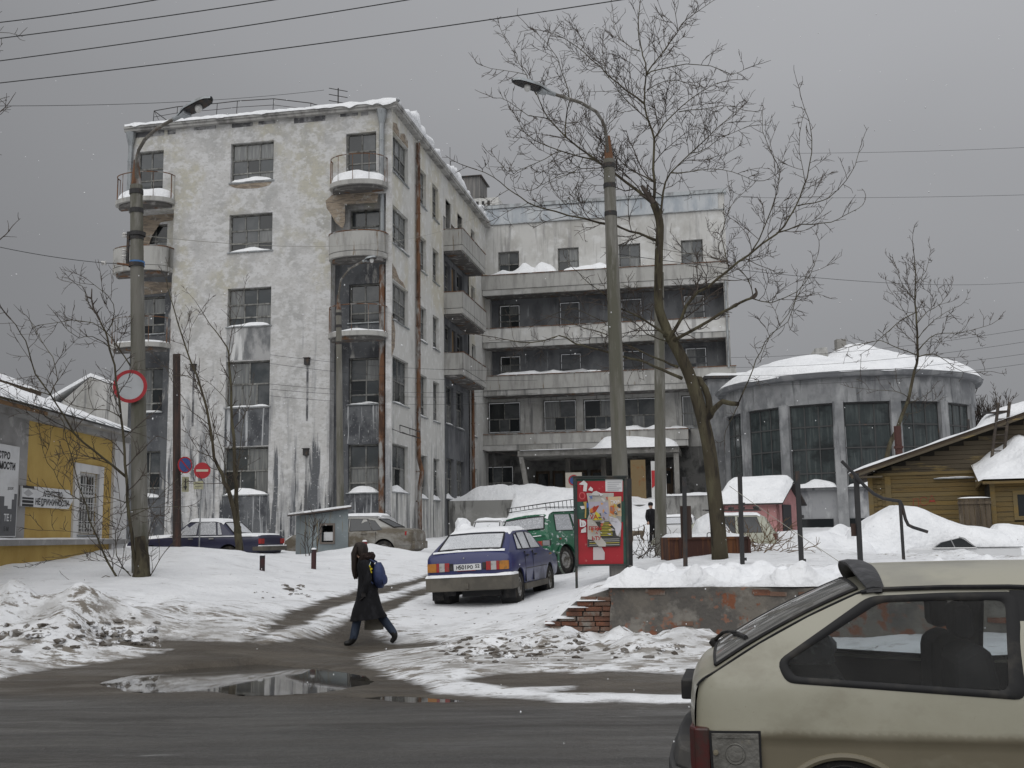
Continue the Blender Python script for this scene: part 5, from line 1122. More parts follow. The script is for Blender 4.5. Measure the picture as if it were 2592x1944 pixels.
for q in range(6):
    mb = MB(); bmv = []
    w, d, h = 0.122, 0.06, 0.031
    vs = [(sx * (w + rr.uniform(-0.008, 0.004)), sy * (d + rr.uniform(-0.006, 0.006)), sz * (h + rr.uniform(-0.004, 0.003))) for sz in (-1, 1) for sx, sy in ((-1, -1), (1, -1), (1, 1), (-1, 1))]
    mb.add([FN * x - FS * y + UP * z for x, y, z in vs], [(3, 2, 1, 0), (4, 5, 6, 7), (0, 1, 5, 4), (1, 2, 6, 5), (2, 3, 7, 6), (3, 0, 4, 7)])
    bmesh_cache.append(mb.mesh('brick', BRK[q % 2]))
wl_ = world_loc(bW)
for k in range(14):
    z = -0.22 + k * 0.074
    st = 0.02 if z < 0.28 else 0.16 if z < 0.36 else 0.34 if z < 0.52 else 0.50 if z < 0.62 else 0.98
    t = st + (0.06 if k % 2 else 0.0) + rr.uniform(0, 0.06)
    while t < 1.12:
        if z < 0.8: link('brick', bmesh_cache[rr.randrange(6)], bW, FW_.P(t + 0.125, -0.08 + rr.uniform(-0.015, 0.012), z + 0.035) - wl_, (rr.uniform(-0.03, 0.03), rr.uniform(-0.03, 0.03), rr.uniform(-0.05, 0.05)))
        t += 0.255 + rr.uniform(0, 0.015)
mb = MB(); mb.prism([FW_.P(0.08, -0.10, -0.3), FW_.P(1.1, -0.10, -0.3), FW_.P(1.1, -0.10, 0.78), FW_.P(1.02, -0.10, 0.76), FW_.P(0.56, -0.10, 0.62), FW_.P(0.40, -0.10, 0.5), FW_.P(0.2, -0.10, 0.3)], FW_.N * -0.5)
mb.build('mortar_core', pm('mortar', (0.2, 0.19, 0.175), 0.95, bump=0.5), bW, world=True)
for k in range(16):  # rough bricks showing where the plaster fell off the face and top
    t = rr.uniform(1.3, 8.5); z = rr.choice((0.70, 0.70, 0.72, 0.1, 0.3)) + rr.uniform(-0.03, 0.03)
    link('brick', bmesh_cache[rr.randrange(6)], bW, FW_.P(t, -0.025, z) - wl_, (0, rr.uniform(-0.05, 0.05), rr.uniform(-0.03, 0.03)))
def wsn(i, j):
    t = 0.92 + 12.2 * i; o = 0.06 - 1.25 * j
    top = 0.815
    h = (0.13 + 0.22 * float(fbm([t], [o], 0.6, 4, 5)[0]) + 0.16 * float(fbm([t], [o], 0.26, 3, 15)[0])) * (1 if j > 0 else 0) * min(1, i * 30) + 0.10 * sstep(0.2, 1, j)
    e = 0.10 * float(fbm([t], [0], 0.45, 4, 6)[0])
    return FW_.P(t, o + (e if j == 0 else 0), top + 0.005 + h - (0.02 if j == 0 else 0) - (0.4 if j > 0.95 else 0))
for a_, b_, z_ in ((0.14, 0.5, 0.34), (0.36, 0.72, 0.5), (0.5, 0.98, 0.60), (0.02, 0.2, 0.26)):
    mb = MB(); mound(FW_, mb, a_, b_, -0.25, 0.03, z_, 0.07, 3, 10, 4); mb.build('ledge_snow', SNOW, bW, smooth=True, world=True, angle=180)
mb = MB(); mb.grid(wsn, 300, 26); mb.build('wall_snow', SNOW, bW, smooth=True, world=True, angle=180)

# ------------------------------------------------------------------ lamp posts and poles
def capsule_head(mb, p, q, w, h, n=9):
    """the hood of a street lamp from its neck p to its tip q"""
    ax = (q - p); L = ax.length; ax.normalize(); sd_ = ax.cross(UP).normalized(); up = sd_.cross(ax)
    rings = []
    for i in range(n + 1):
        f = i / n; k = (0.30 + 0.70 * sstep(0.0, 0.35, f)) * (max(0.0, 1 - ((f - 0.45) / 0.56) ** 4) ** 0.5 if f > 0.45 else 1)
        c = p + ax * L * f; ring = []
        for a in range(11):
            th = math.pi * a / 10; ring.append(c + sd_ * (w * 0.5 * k * math.cos(th)) + up * (h * (0.35 + 0.65 * k) * math.sin(th) ** 0.8 if k > 0.05 else 0))
        rings.append(ring)
    b = len(mb.v)
    for r in rings: mb.v += [tuple(x) for x in r]
    for i in range(n):
        for a in range(10): mb.f.append((b + i * 11 + a, b + i * 11 + a + 1, b + (i + 1) * 11 + a + 1, b + (i + 1) * 11 + a))
    return p, ax, sd_, up, L
HOOD = pm('lamp_hood', (0.36, 0.385, 0.40), 0.5, 0.4, 0.3, layers=[((0.24, 0.25, 0.25), 4, ONE, 0.46, 0.6), ((0.2, 0.12, 0.06), 7, ONE, 0.62, 0.7)])
def lamp(label, base, top, r0, r1, arm, tip, hw, group):
    t = thing('street_lamp', label, 'street lamp', tuple(base), None, group)
    mb = MB(); n = 8; mb.tube([base.lerp(top, k / n) for k in range(n + 1)], [r0 + (r1 - r0) * k / n for k in range(n + 1)], 14); mb.build('pole', POLECON, t, world=True, smooth=True)
    d = (top - base).normalized()
    mb = MB()
    for f in (0.0, 0.05, 0.12): mb.lathe([(r1 * 1.06, -0.05), (r1 * 1.14, -0.05), (r1 * 1.14, 0.05), (r1 * 1.06, 0.05)], top - d * (0.15 + f * (top - base).length), d, 14)
    mb.build('steel_band', DARKIRON, t, world=True, kind='stuff')
    mb = MB(); mb.tube([top - d * 0.1, top + d * 0.28, top + d * 0.55], [r1 * 0.95, r1 * 0.62, 0.05], 10); mb.build('pole_cap', RUST, t, world=True, smooth=True)
    mb = MB(); mb.tube(arm, [0.045] + [0.036] * (len(arm) - 1), 8); mb.build('arm', pm('lamp_arm', (0.12, 0.11, 0.095), 0.7, 0.3, layers=[((0.24, 0.235, 0.22), 5, ONE, 0.5, 0.62), ((0.13, 0.07, 0.04), 4, ONE, 0.58, 0.66)]), t, world=True, smooth=True)
    mb = MB(); mb.tube([arm[-1], arm[-1].lerp(tip, 0.22)], [0.05, 0.055], 8); p, ax, s_, up, L = capsule_head(mb, arm[-1].lerp(tip, 0.12), tip, hw, hw * 0.34); hd = mb.build('lamp_head', HOOD, t, world=True, smooth=True, angle=60)
    c = lambda f, w_, dz: [p + ax * L * f + s_ * w_ + up * dz]
    mb = MB(); mb.prism([p + ax * L * f + s_ * w_ * hw - up * 0.004 for f, w_ in ((0.30, -0.40), (0.8, -0.40), (0.94, -0.2), (0.94, 0.2), (0.8, 0.40), (0.30, 0.40))], up * 0.02); mb.build('reflector', DARKIRON, hd, world=True)
    mb = MB(); mb.prism([p + ax * L * f + s_ * w_ * hw - up * 0.012 for f, w_ in ((0.10, -0.20), (0.28, -0.34), (0.28, 0.34), (0.10, 0.20))], -up * 0.05); mb.build('ballast_cover', HOOD, hd, world=True)
    bc = p + ax * L * 0.6 - up * 0.05; mb = MB(); mb.ico((0, 0, 0), (0.075, 0.075, 0.1), 1, 2, 0.0); o = mb.build('bulb', pm('lamp_bulb', (0.6, 0.6, 0.58), 0.2, 0.5), hd, smooth=True); o.location = bc - world_loc(hd)
    return t
def below(p, q, z=None):
    """carry the axis q->p down to the ground"""
    d = (p - q).normalized(); g = gz(p.x, p.y) - 0.15; return p + d * max(0, (p.z - g) / -d.z)
LG = 'tall concrete lamp posts'
b_ = W(355, 1470, 22); t_ = W(345, 469, 22)
def S_(L, Y0, Y1): return [W(u, v, Y0 + (Y1 - Y0) * i / (len(L) - 1)) for i, (u, v) in enumerate(L)]
lampL = lamp('tall concrete lamp post at left carrying the round red-rimmed sign', below(b_, t_), t_, 0.165, 0.125, S_([(346, 477), (346, 401), (351, 380), (366, 354), (397, 325), (439, 302)], 22, 21.2), W(536, 250, 20.8), 0.34, LG)
b_ = W(1574, 1330, 23.5); t_ = W(1541, 404, 23.5)
lampC = lamp('tallest concrete lamp post standing behind the red poster stand', below(b_, t_), t_, 0.185, 0.125, S_([(1539, 393), (1537, 370), (1532, 325), (1524, 304), (1508, 282), (1470, 260), (1405, 239)], 23.5, 22.6), W(1297, 204, 22.2), 0.34, LG)
b_ = W(862, 1330, 38); t_ = W(857, 785, 38)
lamp('smaller lamp post by the white block behind the grey hut', below(b_, t_), t_, 0.14, 0.10, S_([(857, 769), (858, 740), (863, 708), (884, 681), (919, 661)], 38, 37.2), W(952, 652, 37), 0.32, 'lamp posts in the yard')
b_ = W(1673, 1400, 30); t_ = W(1668, 690, 30); gb = below(b_, t_)
t = thing('concrete_pole', 'plain concrete pole right of the poster stand with no lamp', 'pole', tuple(gb))
mb = MB(); mb.tube([gb.lerp(t_, k / 8) for k in range(9)], [0.165 - 0.03 * k / 8 for k in range(9)], 14); mb.build('pole', POLECON, t, world=True, smooth=True)
mb = MB(); mb.lathe([(0.14, 0), (0.15, 0), (0.15, 0.06), (0.14, 0.06)], gb.lerp(t_, 0.9), (t_ - gb), 12); mb.build('steel_band', DARKIRON, t, world=True)
b_ = W(448, 1385, 35); t_ = W(447, 897, 35); gb = below(b_, t_)
dp = thing('wooden_pole', 'dark wooden pole carrying the blue no-parking sign', 'pole', tuple(gb))
mb = MB(); mb.tube([gb.lerp(t_, k / 6) for k in range(7)], [0.13 - 0.01 * k / 6 for k in range(7)], 12); mb.build('pole', pm('tarred_wood', (0.045, 0.036, 0.033), 0.9, layers=[((0.085, 0.05, 0.04), 2, (3, 3, 0.3), 0.5, 0.62)], bump=0.5, bscale=12, bstretch=(3, 3, 0.2)), dp, world=True, smooth=True)
# fittings on the left lamp post
tp = W(345, 469, 22); bp_ = W(355, 1470, 22)
def onpole(v): return bp_.lerp(tp, (1470 - v) / 1001.0)
mb = MB()
c = onpole(640); mb.tube([c + Vector((-0.17, -0.05, 0.38)), c + Vector((-0.17, -0.05, -0.35))], 0.035, 4)
for dz in (-0.32, 0.34): mb.lathe([(0.15, -0.04), (0.165, -0.04), (0.165, 0.04), (0.15, 0.04)], c + UP * dz, UP, 14)
mb.build('bracket', DARKIRON, lampL, world=True)
for dz in (0.3, -0.05, -0.18):
    mb = MB(); mb.lathe([(0.0, -0.05), (0.045, -0.05), (0.055, -0.02), (0.03, 0.0), (0.055, 0.02), (0.03, 0.05), (0, 0.05)], c + Vector((-0.24, -0.08, dz)), UP, 10); mb.build('insulator', pm('porcelain', (0.55, 0.54, 0.52), 0.3, 0.5), lampL, world=True, smooth=True)
c = onpole(676); mb = MB(); mb.lathe([(0.148, -0.05), (0.152, -0.05), (0.152, 0.05), (0.148, 0.05)], c, UP, 14); mb.build('blue_tape', pm('blue_tape', (0.06, 0.17, 0.38), 0.5), lampL, world=True)

# ------------------------------------------------------------------ road signs
REDS = pm('sign_red_paint', (0.36, 0.022, 0.03), 0.5, 0.4, layers=[((0.27, 0.02, 0.025), 2, ONE, 0.5, 0.65)]); WHS = pm('sign_white_paint', (0.44, 0.455, 0.47), 0.5, 0.4, layers=[((0.38, 0.39, 0.4), 1.5, ONE, 0.45, 0.62)]); BLS = pm('sign_blue_paint', (0.045, 0.085, 0.25), 0.5, 0.4)
YLS = pm('yellowed_plate', (0.40, 0.39, 0.26), 0.6, layers=[((0.3, 0.29, 0.2), 3, ONE, 0.5, 0.62)])
def disc(mb, c, n, r0, r1, d0, d1, k=36):
    e1 = n.cross(UP).normalized(); e2 = e1.cross(n)
    P = [c + (e1 * math.cos(2 * math.pi * i / k) + e2 * math.sin(2 * math.pi * i / k)) * 1.0 for i in range(k)]
    if r0 <= 0: mb.prism([c + (p - c) * r1 + n * d0 for p in P], n * (d1 - d0))
    else:
        b = len(mb.v)
        for p in P:
            for r, d in ((r0, d0), (r1, d0), (r1, d1), (r0, d1)): mb.v.append(tuple(c + (p - c) * r + n * d))
        for i in range(k):
            for q in range(4): mb.f.append((b + 4 * i + q, b + 4 * ((i + 1) % k) + q, b + 4 * ((i + 1) % k) + (q + 1) % 4, b + 4 * i + (q + 1) % 4))
    return e1, e2
nrm = Vector((0.10, -1, -0.02)).normalized()
c = W(329.5, 978, 21.78)
sg = thing('road_sign', 'round white sign with red rim on the left lamp post', 'road sign', tuple(c))
mb = MB(); disc(mb, c, nrm, 0, 0.30, 0, 0.012); mb.build('face', WHS, sg, world=True)
mb = MB(); disc(mb, c, nrm, 0.268, 0.335, -0.004, 0.016); mb.build('red_rim', REDS, sg, world=True)
mb = MB(); mb.tube([c - nrm * 0.02 + UP * 0.2, c - nrm * 0.02 - UP * 0.2], 0.02, 4); mb.build('mount', DARKIRON, sg, world=True)
n2 = Vector((0.78, -0.62, 0)).normalized(); c = W(468, 1177, 34.8)
sg = thing('road_sign', 'round blue no-parking sign with red rim and diagonal on the wooden pole', 'road sign', tuple(c))
mb = MB(); e1, e2 = disc(mb, c, n2, 0, 0.25, 0, 0.012); mb.build('face', BLS, sg, world=True)
mb = MB(); disc(mb, c, n2, 0.222, 0.268, -0.003, 0.016); mb.build('red_rim', REDS, sg, world=True)
mb = MB(); a = (e1 - e2).normalized(); b = (e1 + e2).normalized(); a, b = (b, a)
dgn = (-e1 + e2).normalized() if (-e1).x < 0 else (e1 + e2).normalized()
oth = dgn.cross(n2); mb.prism([c + dgn * 0.21 + oth * 0.024 + n2 * 0.0125, c - dgn * 0.21 + oth * 0.024 + n2 * 0.0125, c - dgn * 0.21 - oth * 0.024 + n2 * 0.0125, c + dgn * 0.21 - oth * 0.024 + n2 * 0.0125], n2 * 0.003); mb.build('red_diagonal', REDS, sg, world=True)
c2 = W(469, 1226, 34.8)
sp = thing('sign_plate', 'narrow plate with a downward arrow under the no-parking sign', 'sign plate', tuple(c2))
mb = MB(); e = n2.cross(UP).normalized(); mb.prism([c2 + e * x + UP * z for x, z in ((-0.13, -0.24), (0.13, -0.24), (0.13, 0.24), (-0.13, 0.24))], n2 * 0.01); mb.build('plate', YLS, sp, world=True)
mb = MB(); mb.prism([c2 + n2 * 0.011 + e * x + UP * z for x, z in ((-0.02, 0.18), (0.02, 0.18), (0.02, -0.06), (0.065, -0.06), (0.0, -0.2), (-0.065, -0.06), (-0.02, -0.06))], n2 * 0.002); mb.build('arrow', INK, sp, world=True)
n3 = Vector((0.12, -1, 0)).normalized(); c = W(512, 1191, 34.4); g = at_ground(503, 34.5)
sg = thing('road_sign', 'round red no-entry sign with white bar on a thin post', 'road sign', tuple(g))
mb = MB(); e1, e2 = disc(mb, c, n3, 0, 0.255, 0, 0.012); mb.build('face', REDS, sg, world=True)
mb = MB(); mb.prism([c + n3 * 0.0125 + e1 * x + e2 * z for x, z in ((-0.185, -0.035), (0.185, -0.035), (0.185, 0.035), (-0.185, 0.035))], n3 * 0.003); mb.build('white_bar', pm('dull_cream', (0.5, 0.48, 0.38), 0.6), sg, world=True)
mb = MB(); mb.tube([Vector((c.x - 0.05, c.y + 0.04, g.z - 0.2)), Vector((c.x - 0.02, c.y + 0.03, c.z + 0.1))], 0.025, 6); mb.build('post', ZINC, sg, world=True)
c3 = W(502, 1228, 34.4); mb = MB(); e = n3.cross(UP).normalized(); mb.prism([c3 + e * x + UP * z for x, z in ((-0.16, -0.13), (0.14, -0.13), (0.15, 0.11), (-0.15, 0.13))], n3 * 0.01); pl = mb.build('plate', YLS, sg, world=True)
mb = MB()
for z in (0.05, -0.04): mb.prism([c3 + n3 * 0.011 + e * x + UP * (z + q) for x, q in ((-0.10, -0.018), (0.1, -0.018), (0.1, 0.018), (-0.1, 0.018))], n3 * 0.001)
mb.build('print_line', pm('faded_ink', (0.2, 0.19, 0.14), 0.7), pl, world=True, kind='stuff')
c = FM.P(5.75, 4.6, 4.55); sg = thing('parking_sign', 'small cream no-parking board in front of the dark entrance, left of the poster stand', 'road sign', tuple(c))
mb = MB(); FM.box(mb, 5.3, 6.2, 4.6, 4.63, 3.6, 5.0); mb.build('board', pm('cream_board', (0.46, 0.42, 0.36), 0.7), sg, world=True)
mb = MB(); disc(mb, FM.P(5.75, 4.632, 4.58), -FS, 0, 0.27, 0, 0.004); mb.build('blue_disc', BLS, sg, world=True)
mb = MB(); disc(mb, FM.P(5.75, 4.634, 4.58), -FS, 0.22, 0.29, 0, 0.008); mb.build('red_rim', REDS, sg, world=True)
mb = MB(); FM.box(mb, 5.4, 6.1, 4.631, 4.635, 3.9, 4.0); mb.build('print_line', REDS, sg, world=True)

# ------------------------------------------------------------------ the poster stand
BY = 21.0
q0 = W(1440 + 90 / 5.53, 1200 + 1290 / 5.53, BY); bx = Vector((1, 0.04, -0.004)).normalized(); bn = Vector((0.04, -1, 0)).normalized()
FB = Fac((q0.x, q0.y), bx, bn)
zb0 = q0.z; SCX = 1.02 / 735; SCZ = 1.69 / 1215
def bpt(x, y, o=0.0):
    f = (y - 80) / 1215.0
    x0 = 80 + 30 * f    # the photograph's slight lean taken out
    return FB.P((x - x0) * SCX, o, zb0 + (1295 - y) * SCZ)
bd = thing('poster_stand', 'green framed street poster stand pasted with torn posters on red ground', 'poster stand', (q0.x, q0.y, gz(q0.x, q0.y)))
GRN = pm('dark_green_paint', (0.030, 0.075, 0.058), 0.6, 0.3, layers=[((0.05, 0.10, 0.08), 3, ONE, 0.5, 0.62), ((0.09, 0.05, 0.035), 6, ONE, 0.62, 0.7)])
FRM = pm('stand_frame', (0.035, 0.042, 0.04), 0.6, 0.3, layers=[((0.07, 0.06, 0.05), 4, ONE, 0.5, 0.64)])
REDB = pm('red_poster_ground', (0.34, 0.022, 0.03), 0.55, 0.3, layers=[((0.27, 0.02, 0.026), 1.6, ONE, 0.45, 0.62), ((0.42, 0.12, 0.11), 9, ONE, 0.64, 0.70)])
mb = MB(); FB.box(mb, 0.0, 1.02, -0.10, -0.002, zb0, zb0 + 1.69); mb.build('back_box', GRN, bd, world=True)
for nm, a in (('frame_side', (0, 0.055, 0, 1.69)), ('frame_side', (0.985, 1.03, 0, 1.69)), ('frame_top', (0.056, 0.984, 1.655, 1.69)), ('frame_bottom', (0.056, 0.984, 0, 0.035))):
    mb = MB(); FB.box(mb, a[0], a[1], -0.11, 0.035, zb0 + a[2], zb0 + a[3]); mb.build(nm, FRM, bd, world=True)
mb = MB(); FB.box(mb, -0.03, 1.06, -0.13, 0.05, zb0 + 1.691, zb0 + 1.715); mb.build('top_rail', FRM, bd, world=True)
g0 = gz(*FB.P(0.03, 0, 0).xy)
mb = MB(); FB.box(mb, 0.0, 0.045, -0.06, -0.01, g0 - 0.25, zb0 - 0.001); mb.build('leg', FRM, bd, world=True)
mb = MB(); FB.box(mb, 0.98, 1.025, -0.06, -0.01, gz(*FB.P(1, 0, 0).xy) - 0.25, zb0 - 0.001); mb.build('leg', FRM, bd, world=True)
mb = MB(); FB.box(mb, 0.70, 1.1, -0.4, -0.12, zb0 - 0.5, zb0 + 0.0); mb.build('footing', CONCRETE, bd, world=True)
_lay = [0.0]
def paste(name, pts, col, rough=0.7, layers=(), lab=None):
    _lay[0] += 0.0013
    m = col if not isinstance(col, tuple) else pm('paper_' + '_'.join('%02d' % int(c_ * 99) for c_ in col), col, rough, 0.2, layers=layers)
    mb = MB(); mb.prism([bpt(x, y, _lay[0]) for x, y in pts], bn * 0.0011); return mb.build(name, m, bd, world=True, label=lab)
RED2 = (0.30, 0.05, 0.05); PAP = (0.42, 0.40, 0.365); WHT = (0.60, 0.60, 0.60)
paste('red_poster', [(135, 135), (775, 130), (775, 415), (500, 410), (135, 415)], REDB); paste('red_poster', [(145, 655), (270, 660), (770, 700), (775, 1270), (155, 1272)], REDB)
paste('typed_notice', [(525, 110), (765, 112), (763, 282), (528, 278)], WHT, lab='white typed notice in the upper right corner')
for k in range(5): paste('print_line', [(555, 148 + k * 27), (745 - (k % 3) * 30, 148 + k * 27), (745 - (k % 3) * 30, 155 + k * 27), (555, 155 + k * 27)], (0.28, 0.28, 0.3))
for P in ([(155, 175), (225, 122), (275, 170), (262, 275), (215, 272), (222, 185), (185, 183)], [(283, 258), (318, 208), (353, 240), (345, 275)], [(355, 1040), (470, 1035), (515, 1115), (512, 1212), (355, 1212)], [(170, 478), (255, 470), (258, 510), (195, 520)], [(190, 680), (215, 672), (238, 700), (225, 760), (205, 745)], [(190, 800), (255, 760), (258, 835), (185, 842)], [(165, 660), (185, 655), (190, 760), (172, 765)]):
    paste('paper_scrap', P, (0.62, 0.61, 0.60) if P[0][0] != 355 else (0.50, 0.45, 0.45))
paste('torn_poster', [(262, 300), (640, 300), (640, 345), (570, 400), (745, 350), (745, 700), (725, 1030), (275, 1035), (275, 650), (300, 580), (285, 430)], PAP, layers=[((0.34, 0.32, 0.29), 7, ONE, 0.5, 0.62)])
paste('torn_poster', [(290, 420), (470, 415), (560, 430), (575, 560), (560, 665), (430, 650), (400, 560), (300, 580)], (0.40, 0.38, 0.44))
paste('torn_poster', [(560, 355), (740, 348), (748, 620), (580, 610)], (0.55, 0.42, 0.27), lab='orange and white theatre bill')
paste('colour_patch', [(305, 545), (370, 475), (440, 470), (385, 560), (330, 580)], (0.36, 0.05, 0.03)); paste('colour_patch', [(310, 520), (345, 500), (355, 560), (310, 570)], (0.55, 0.22, 0.05))
paste('colour_patch', [(390, 550), (440, 590), (480, 668), (352, 672)], (0.55, 0.47, 0.06), lab='yellow torn strip')
paste('colour_patch', [(590, 480), (640, 470), (655, 535), (640, 600), (585, 570)], (0.55, 0.16, 0.05)); paste('colour_patch', [(680, 465), (735, 440), (738, 505), (700, 510)], (0.05, 0.05, 0.05)); paste('colour_patch', [(640, 450), (690, 470), (650, 500)], (0.6, 0.42, 0.06))
paste('torn_poster', [(575, 620), (690, 650), (745, 720), (740, 800), (690, 900), (640, 800), (590, 700)], (0.56, 0.55, 0.58)); paste('colour_patch', [(260, 430), (290, 440), (290, 490), (265, 510)], (0.05, 0.12, 0.35)); paste('colour_patch', [(215, 420), (262, 415), (255, 640), (235, 640), (240, 500)], (0.40, 0.28, 0.09))
paste('dark_poster', [(380, 690), (570, 690), (655, 790), (668, 880), (735, 905), (728, 1030), (275, 1032), (275, 900), (440, 890), (430, 770)], (0.06, 0.06, 0.055), lab='black concert poster with yellow lines')
for k in range(9): paste('print_line', [(455 - 6 * k + 20, 706 + k * 21), (575 + 8 * k if k < 6 else 620, 706 + k * 21), (575 + 8 * k if k < 6 else 620, 716 + k * 21), (455 - 6 * k + 20, 716 + k * 21)], (0.42, 0.37, 0.06))
for k in range(4): paste('print_line', [(300, 930 + k * 26), (715, 925 + k * 26), (715, 933 + k * 26), (300, 938 + k * 26)], (0.4, 0.4, 0.38) if k != 2 else (0.5, 0.42, 0.1))
paste('paper_scrap', [(270, 665), (335, 660), (395, 720), (440, 800), (455, 900), (530, 985), (525, 1032), (430, 1030), (350, 940), (278, 930)], (0.44, 0.42, 0.38))
paste('paper_scrap', [(318, 330), (355, 280), (400, 270), (430, 300), (430, 335)], (0.5, 0.49, 0.47)); paste('paper_scrap', [(415, 282), (495, 322), (455, 340)], WHT)
for k in range(46):
    x, y = rr.uniform(290, 720), rr.triangular(330, 1000, 600); a, b = rr.uniform(8, 34), rr.uniform(8, 30)
    paste('paper_scrap', [(x - a, y + rr.uniform(-b, 0)), (x + rr.uniform(-a, a), y - b), (x + a, y + rr.uniform(0, b)), (x + rr.uniform(-a, a) * 0.6, y + b)], rr.choice(((0.5, 0.49, 0.47), (0.45, 0.12, 0.08), (0.4, 0.38, 0.42), (0.12, 0.16, 0.3), (0.5, 0.42, 0.2), (0.1, 0.1, 0.1), (0.55, 0.3, 0.12))))
for k in range(14): paste('print_line', [(585, 500 + k * 8 + (k // 7) * 90), (620 + rr.uniform(0, 110), 500 + k * 8 + (k // 7) * 90), (620, 503 + k * 8 + (k // 7) * 90), (585, 503 + k * 8 + (k // 7) * 90)], (0.2, 0.18, 0.18))
def btext(s, x, y, h, mat, **k):
    _lay[0] += 0.0013
    p = bpt(x, y); return text(s, FB, (p - FB.o).dot(FB.T), _lay[0] + 0.001, p.z, h * SCZ, mat, bd, **k)
RINK = pm('red_ink', (0.30, 0.03, 0.03), 0.7)
btext('ПЕРМ', 288, 805, 48, RINK, bold=0.004, sx=0.95); btext('А', 385, 860, 30, RINK, bold=0.003); btext('ЬТУ', 330, 940, 48, RINK, bold=0.004); btext('VA', 305, 655, 62, RINK, bold=0.003); btext('ТЮЗ', 592, 445, 40, SIGNW, bold=0.003)
btext('О', 150, 385, 95, pm('pink_ink', (0.50, 0.10, 0.10), 0.7)); btext('D', 163, 760, 90, SIGNW, bold=0.003)

# ------------------------------------------------------------------ posts of a lost fence, bent pipe, short bollards
STEEL = pm('fence_post_steel', (0.030, 0.030, 0.031), 0.6, 0.35, layers=[((0.065, 0.045, 0.035), 4, (1, 1, 0.4), 0.54, 0.66)])
def fpost(u0, v0, u1, v1, Y, label, w=0.045, plate=None, knobs=()):
    a, b = W(u0 * KD, v0 * KD, Y), W(u1 * KD, v1 * KD, Y); g = gz(b.x, b.y)
    t = thing('fence_post', label, 'fence post', (b.x, b.y, g), None, 'bare steel fence posts in the snow')
    b = Vector((b.x, b.y, min(b.z, g) - 0.2)); mb = MB()
    mb.pbox(b - Vector((w, w, 0)), (2 * w, 0, 0), (0, 2 * w, 0), a - b); mb.build('post', STEEL, t, world=True)
    for k in knobs:
        p = a.lerp(b, k); mb = MB(); mb.box((p.x + w, p.y - 0.03, p.z - 0.03), (p.x + w + 0.045, p.y + 0.03, p.z + 0.03)); mb.build('hinge_stub', STEEL, t, world=True)
    if plate:
        p, q = W(plate[0] * KD, plate[1] * KD, Y + 0.08), W(plate[2] * KD, plate[3] * KD, Y + 0.08)
        mb = MB(); mb.box((p.x, p.y, q.z), (q.x, p.y + 0.02, p.z)); mb.build('plate', pm('brown_plate', (0.055, 0.035, 0.028), 0.7), t, world=True)
fpost(1357, 1034, 1360, 1236, 21.9, 'dark steel post right behind the red poster stand', 0.06)
fpost(1478, 1030, 1480, 1216, 22.4, 'dark steel post with a brown plate in front of the rusty bin', 0.04, (1469, 1093, 1495, 1164), (0.1,))
fpost(1598, 1025, 1603, 1206, 22.4, 'dark steel post right of the leaning tree trunk', 0.04, None, (0.3, 0.85))
fpost(1722, 1018, 1731, 1210, 22.3, 'dark steel post in front of the pink shed', 0.042, None, (0.45, 0.88))
fpost(1849, 1022, 1857, 1187, 22.8, 'dark steel post carrying the bent pipe', 0.045, (1838, 1131, 1862, 1158), (0.98,))
P_ = [Wd(u, v, 22.7 - 0.01 * i) for i, (u, v) in enumerate([(1818, 996), (1838, 1016), (1852, 1032), (1868, 1050), (1888, 1067), (1908, 1077), (1945, 1083), (1949, 1093), (1956, 1122), (1962, 1134), (1972, 1139), (2004, 1149)])]
pp = thing('bent_pipe', 'bent iron pipe hanging off the fence post over the buried car', 'pipe', tuple(P_[6]))
mb = MB(); mb.tube(P_, 0.035, 8); mb.build('pipe', STEEL, pp, world=True, smooth=True)
a, b = Wd(1944, 1082, 22.6), Wd(1951, 1190, 22.6); mb = MB(); mb.tube([a, Vector((b.x, b.y, gz(b.x, b.y) - 0.2))], 0.035, 8); mb.build('stake', STEEL, pp, world=True, smooth=True)
BOLR = pm('bollard_iron', (0.06, 0.028, 0.028), 0.75, layers=[((0.03, 0.028, 0.03), 3, ONE, 0.48, 0.6)])
for (u, v0, v1, Y, m, lb) in ((567, 1200, 1242, 25.0, BOLR, 'short rusty pipe stub on the left snow bank edge'), (678, 1187, 1227, 26.5, BOLR, 'short rusty pipe stub in front of the grey hut'), (788, 1170, 1203, 27.5, pm('red_bollard', (0.20, 0.045, 0.045), 0.7), 'red painted pipe stub with snow cap behind the walking woman')):
    p = Wd(u, v0, Y); g = gz(p.x, p.y)
    t = thing('pipe_bollard', lb, 'bollard', (p.x, p.y, g), None, 'short iron stubs along the drive')
    mb = MB(); mb.tube([(p.x, p.y, min(g, Wd(u, v1, Y).z) - 0.2), (p.x, p.y, p.z)], 0.06, 10); mb.build('pipe', m, t, world=True, smooth=True)
    mb = MB(); mb.lathe([(0.062, 0), (0.058, 0.025), (0.03, 0.04), (0.0, 0.042)], p, UP, 10); mb.build('snow_cap', SNOW, t, world=True, smooth=True)

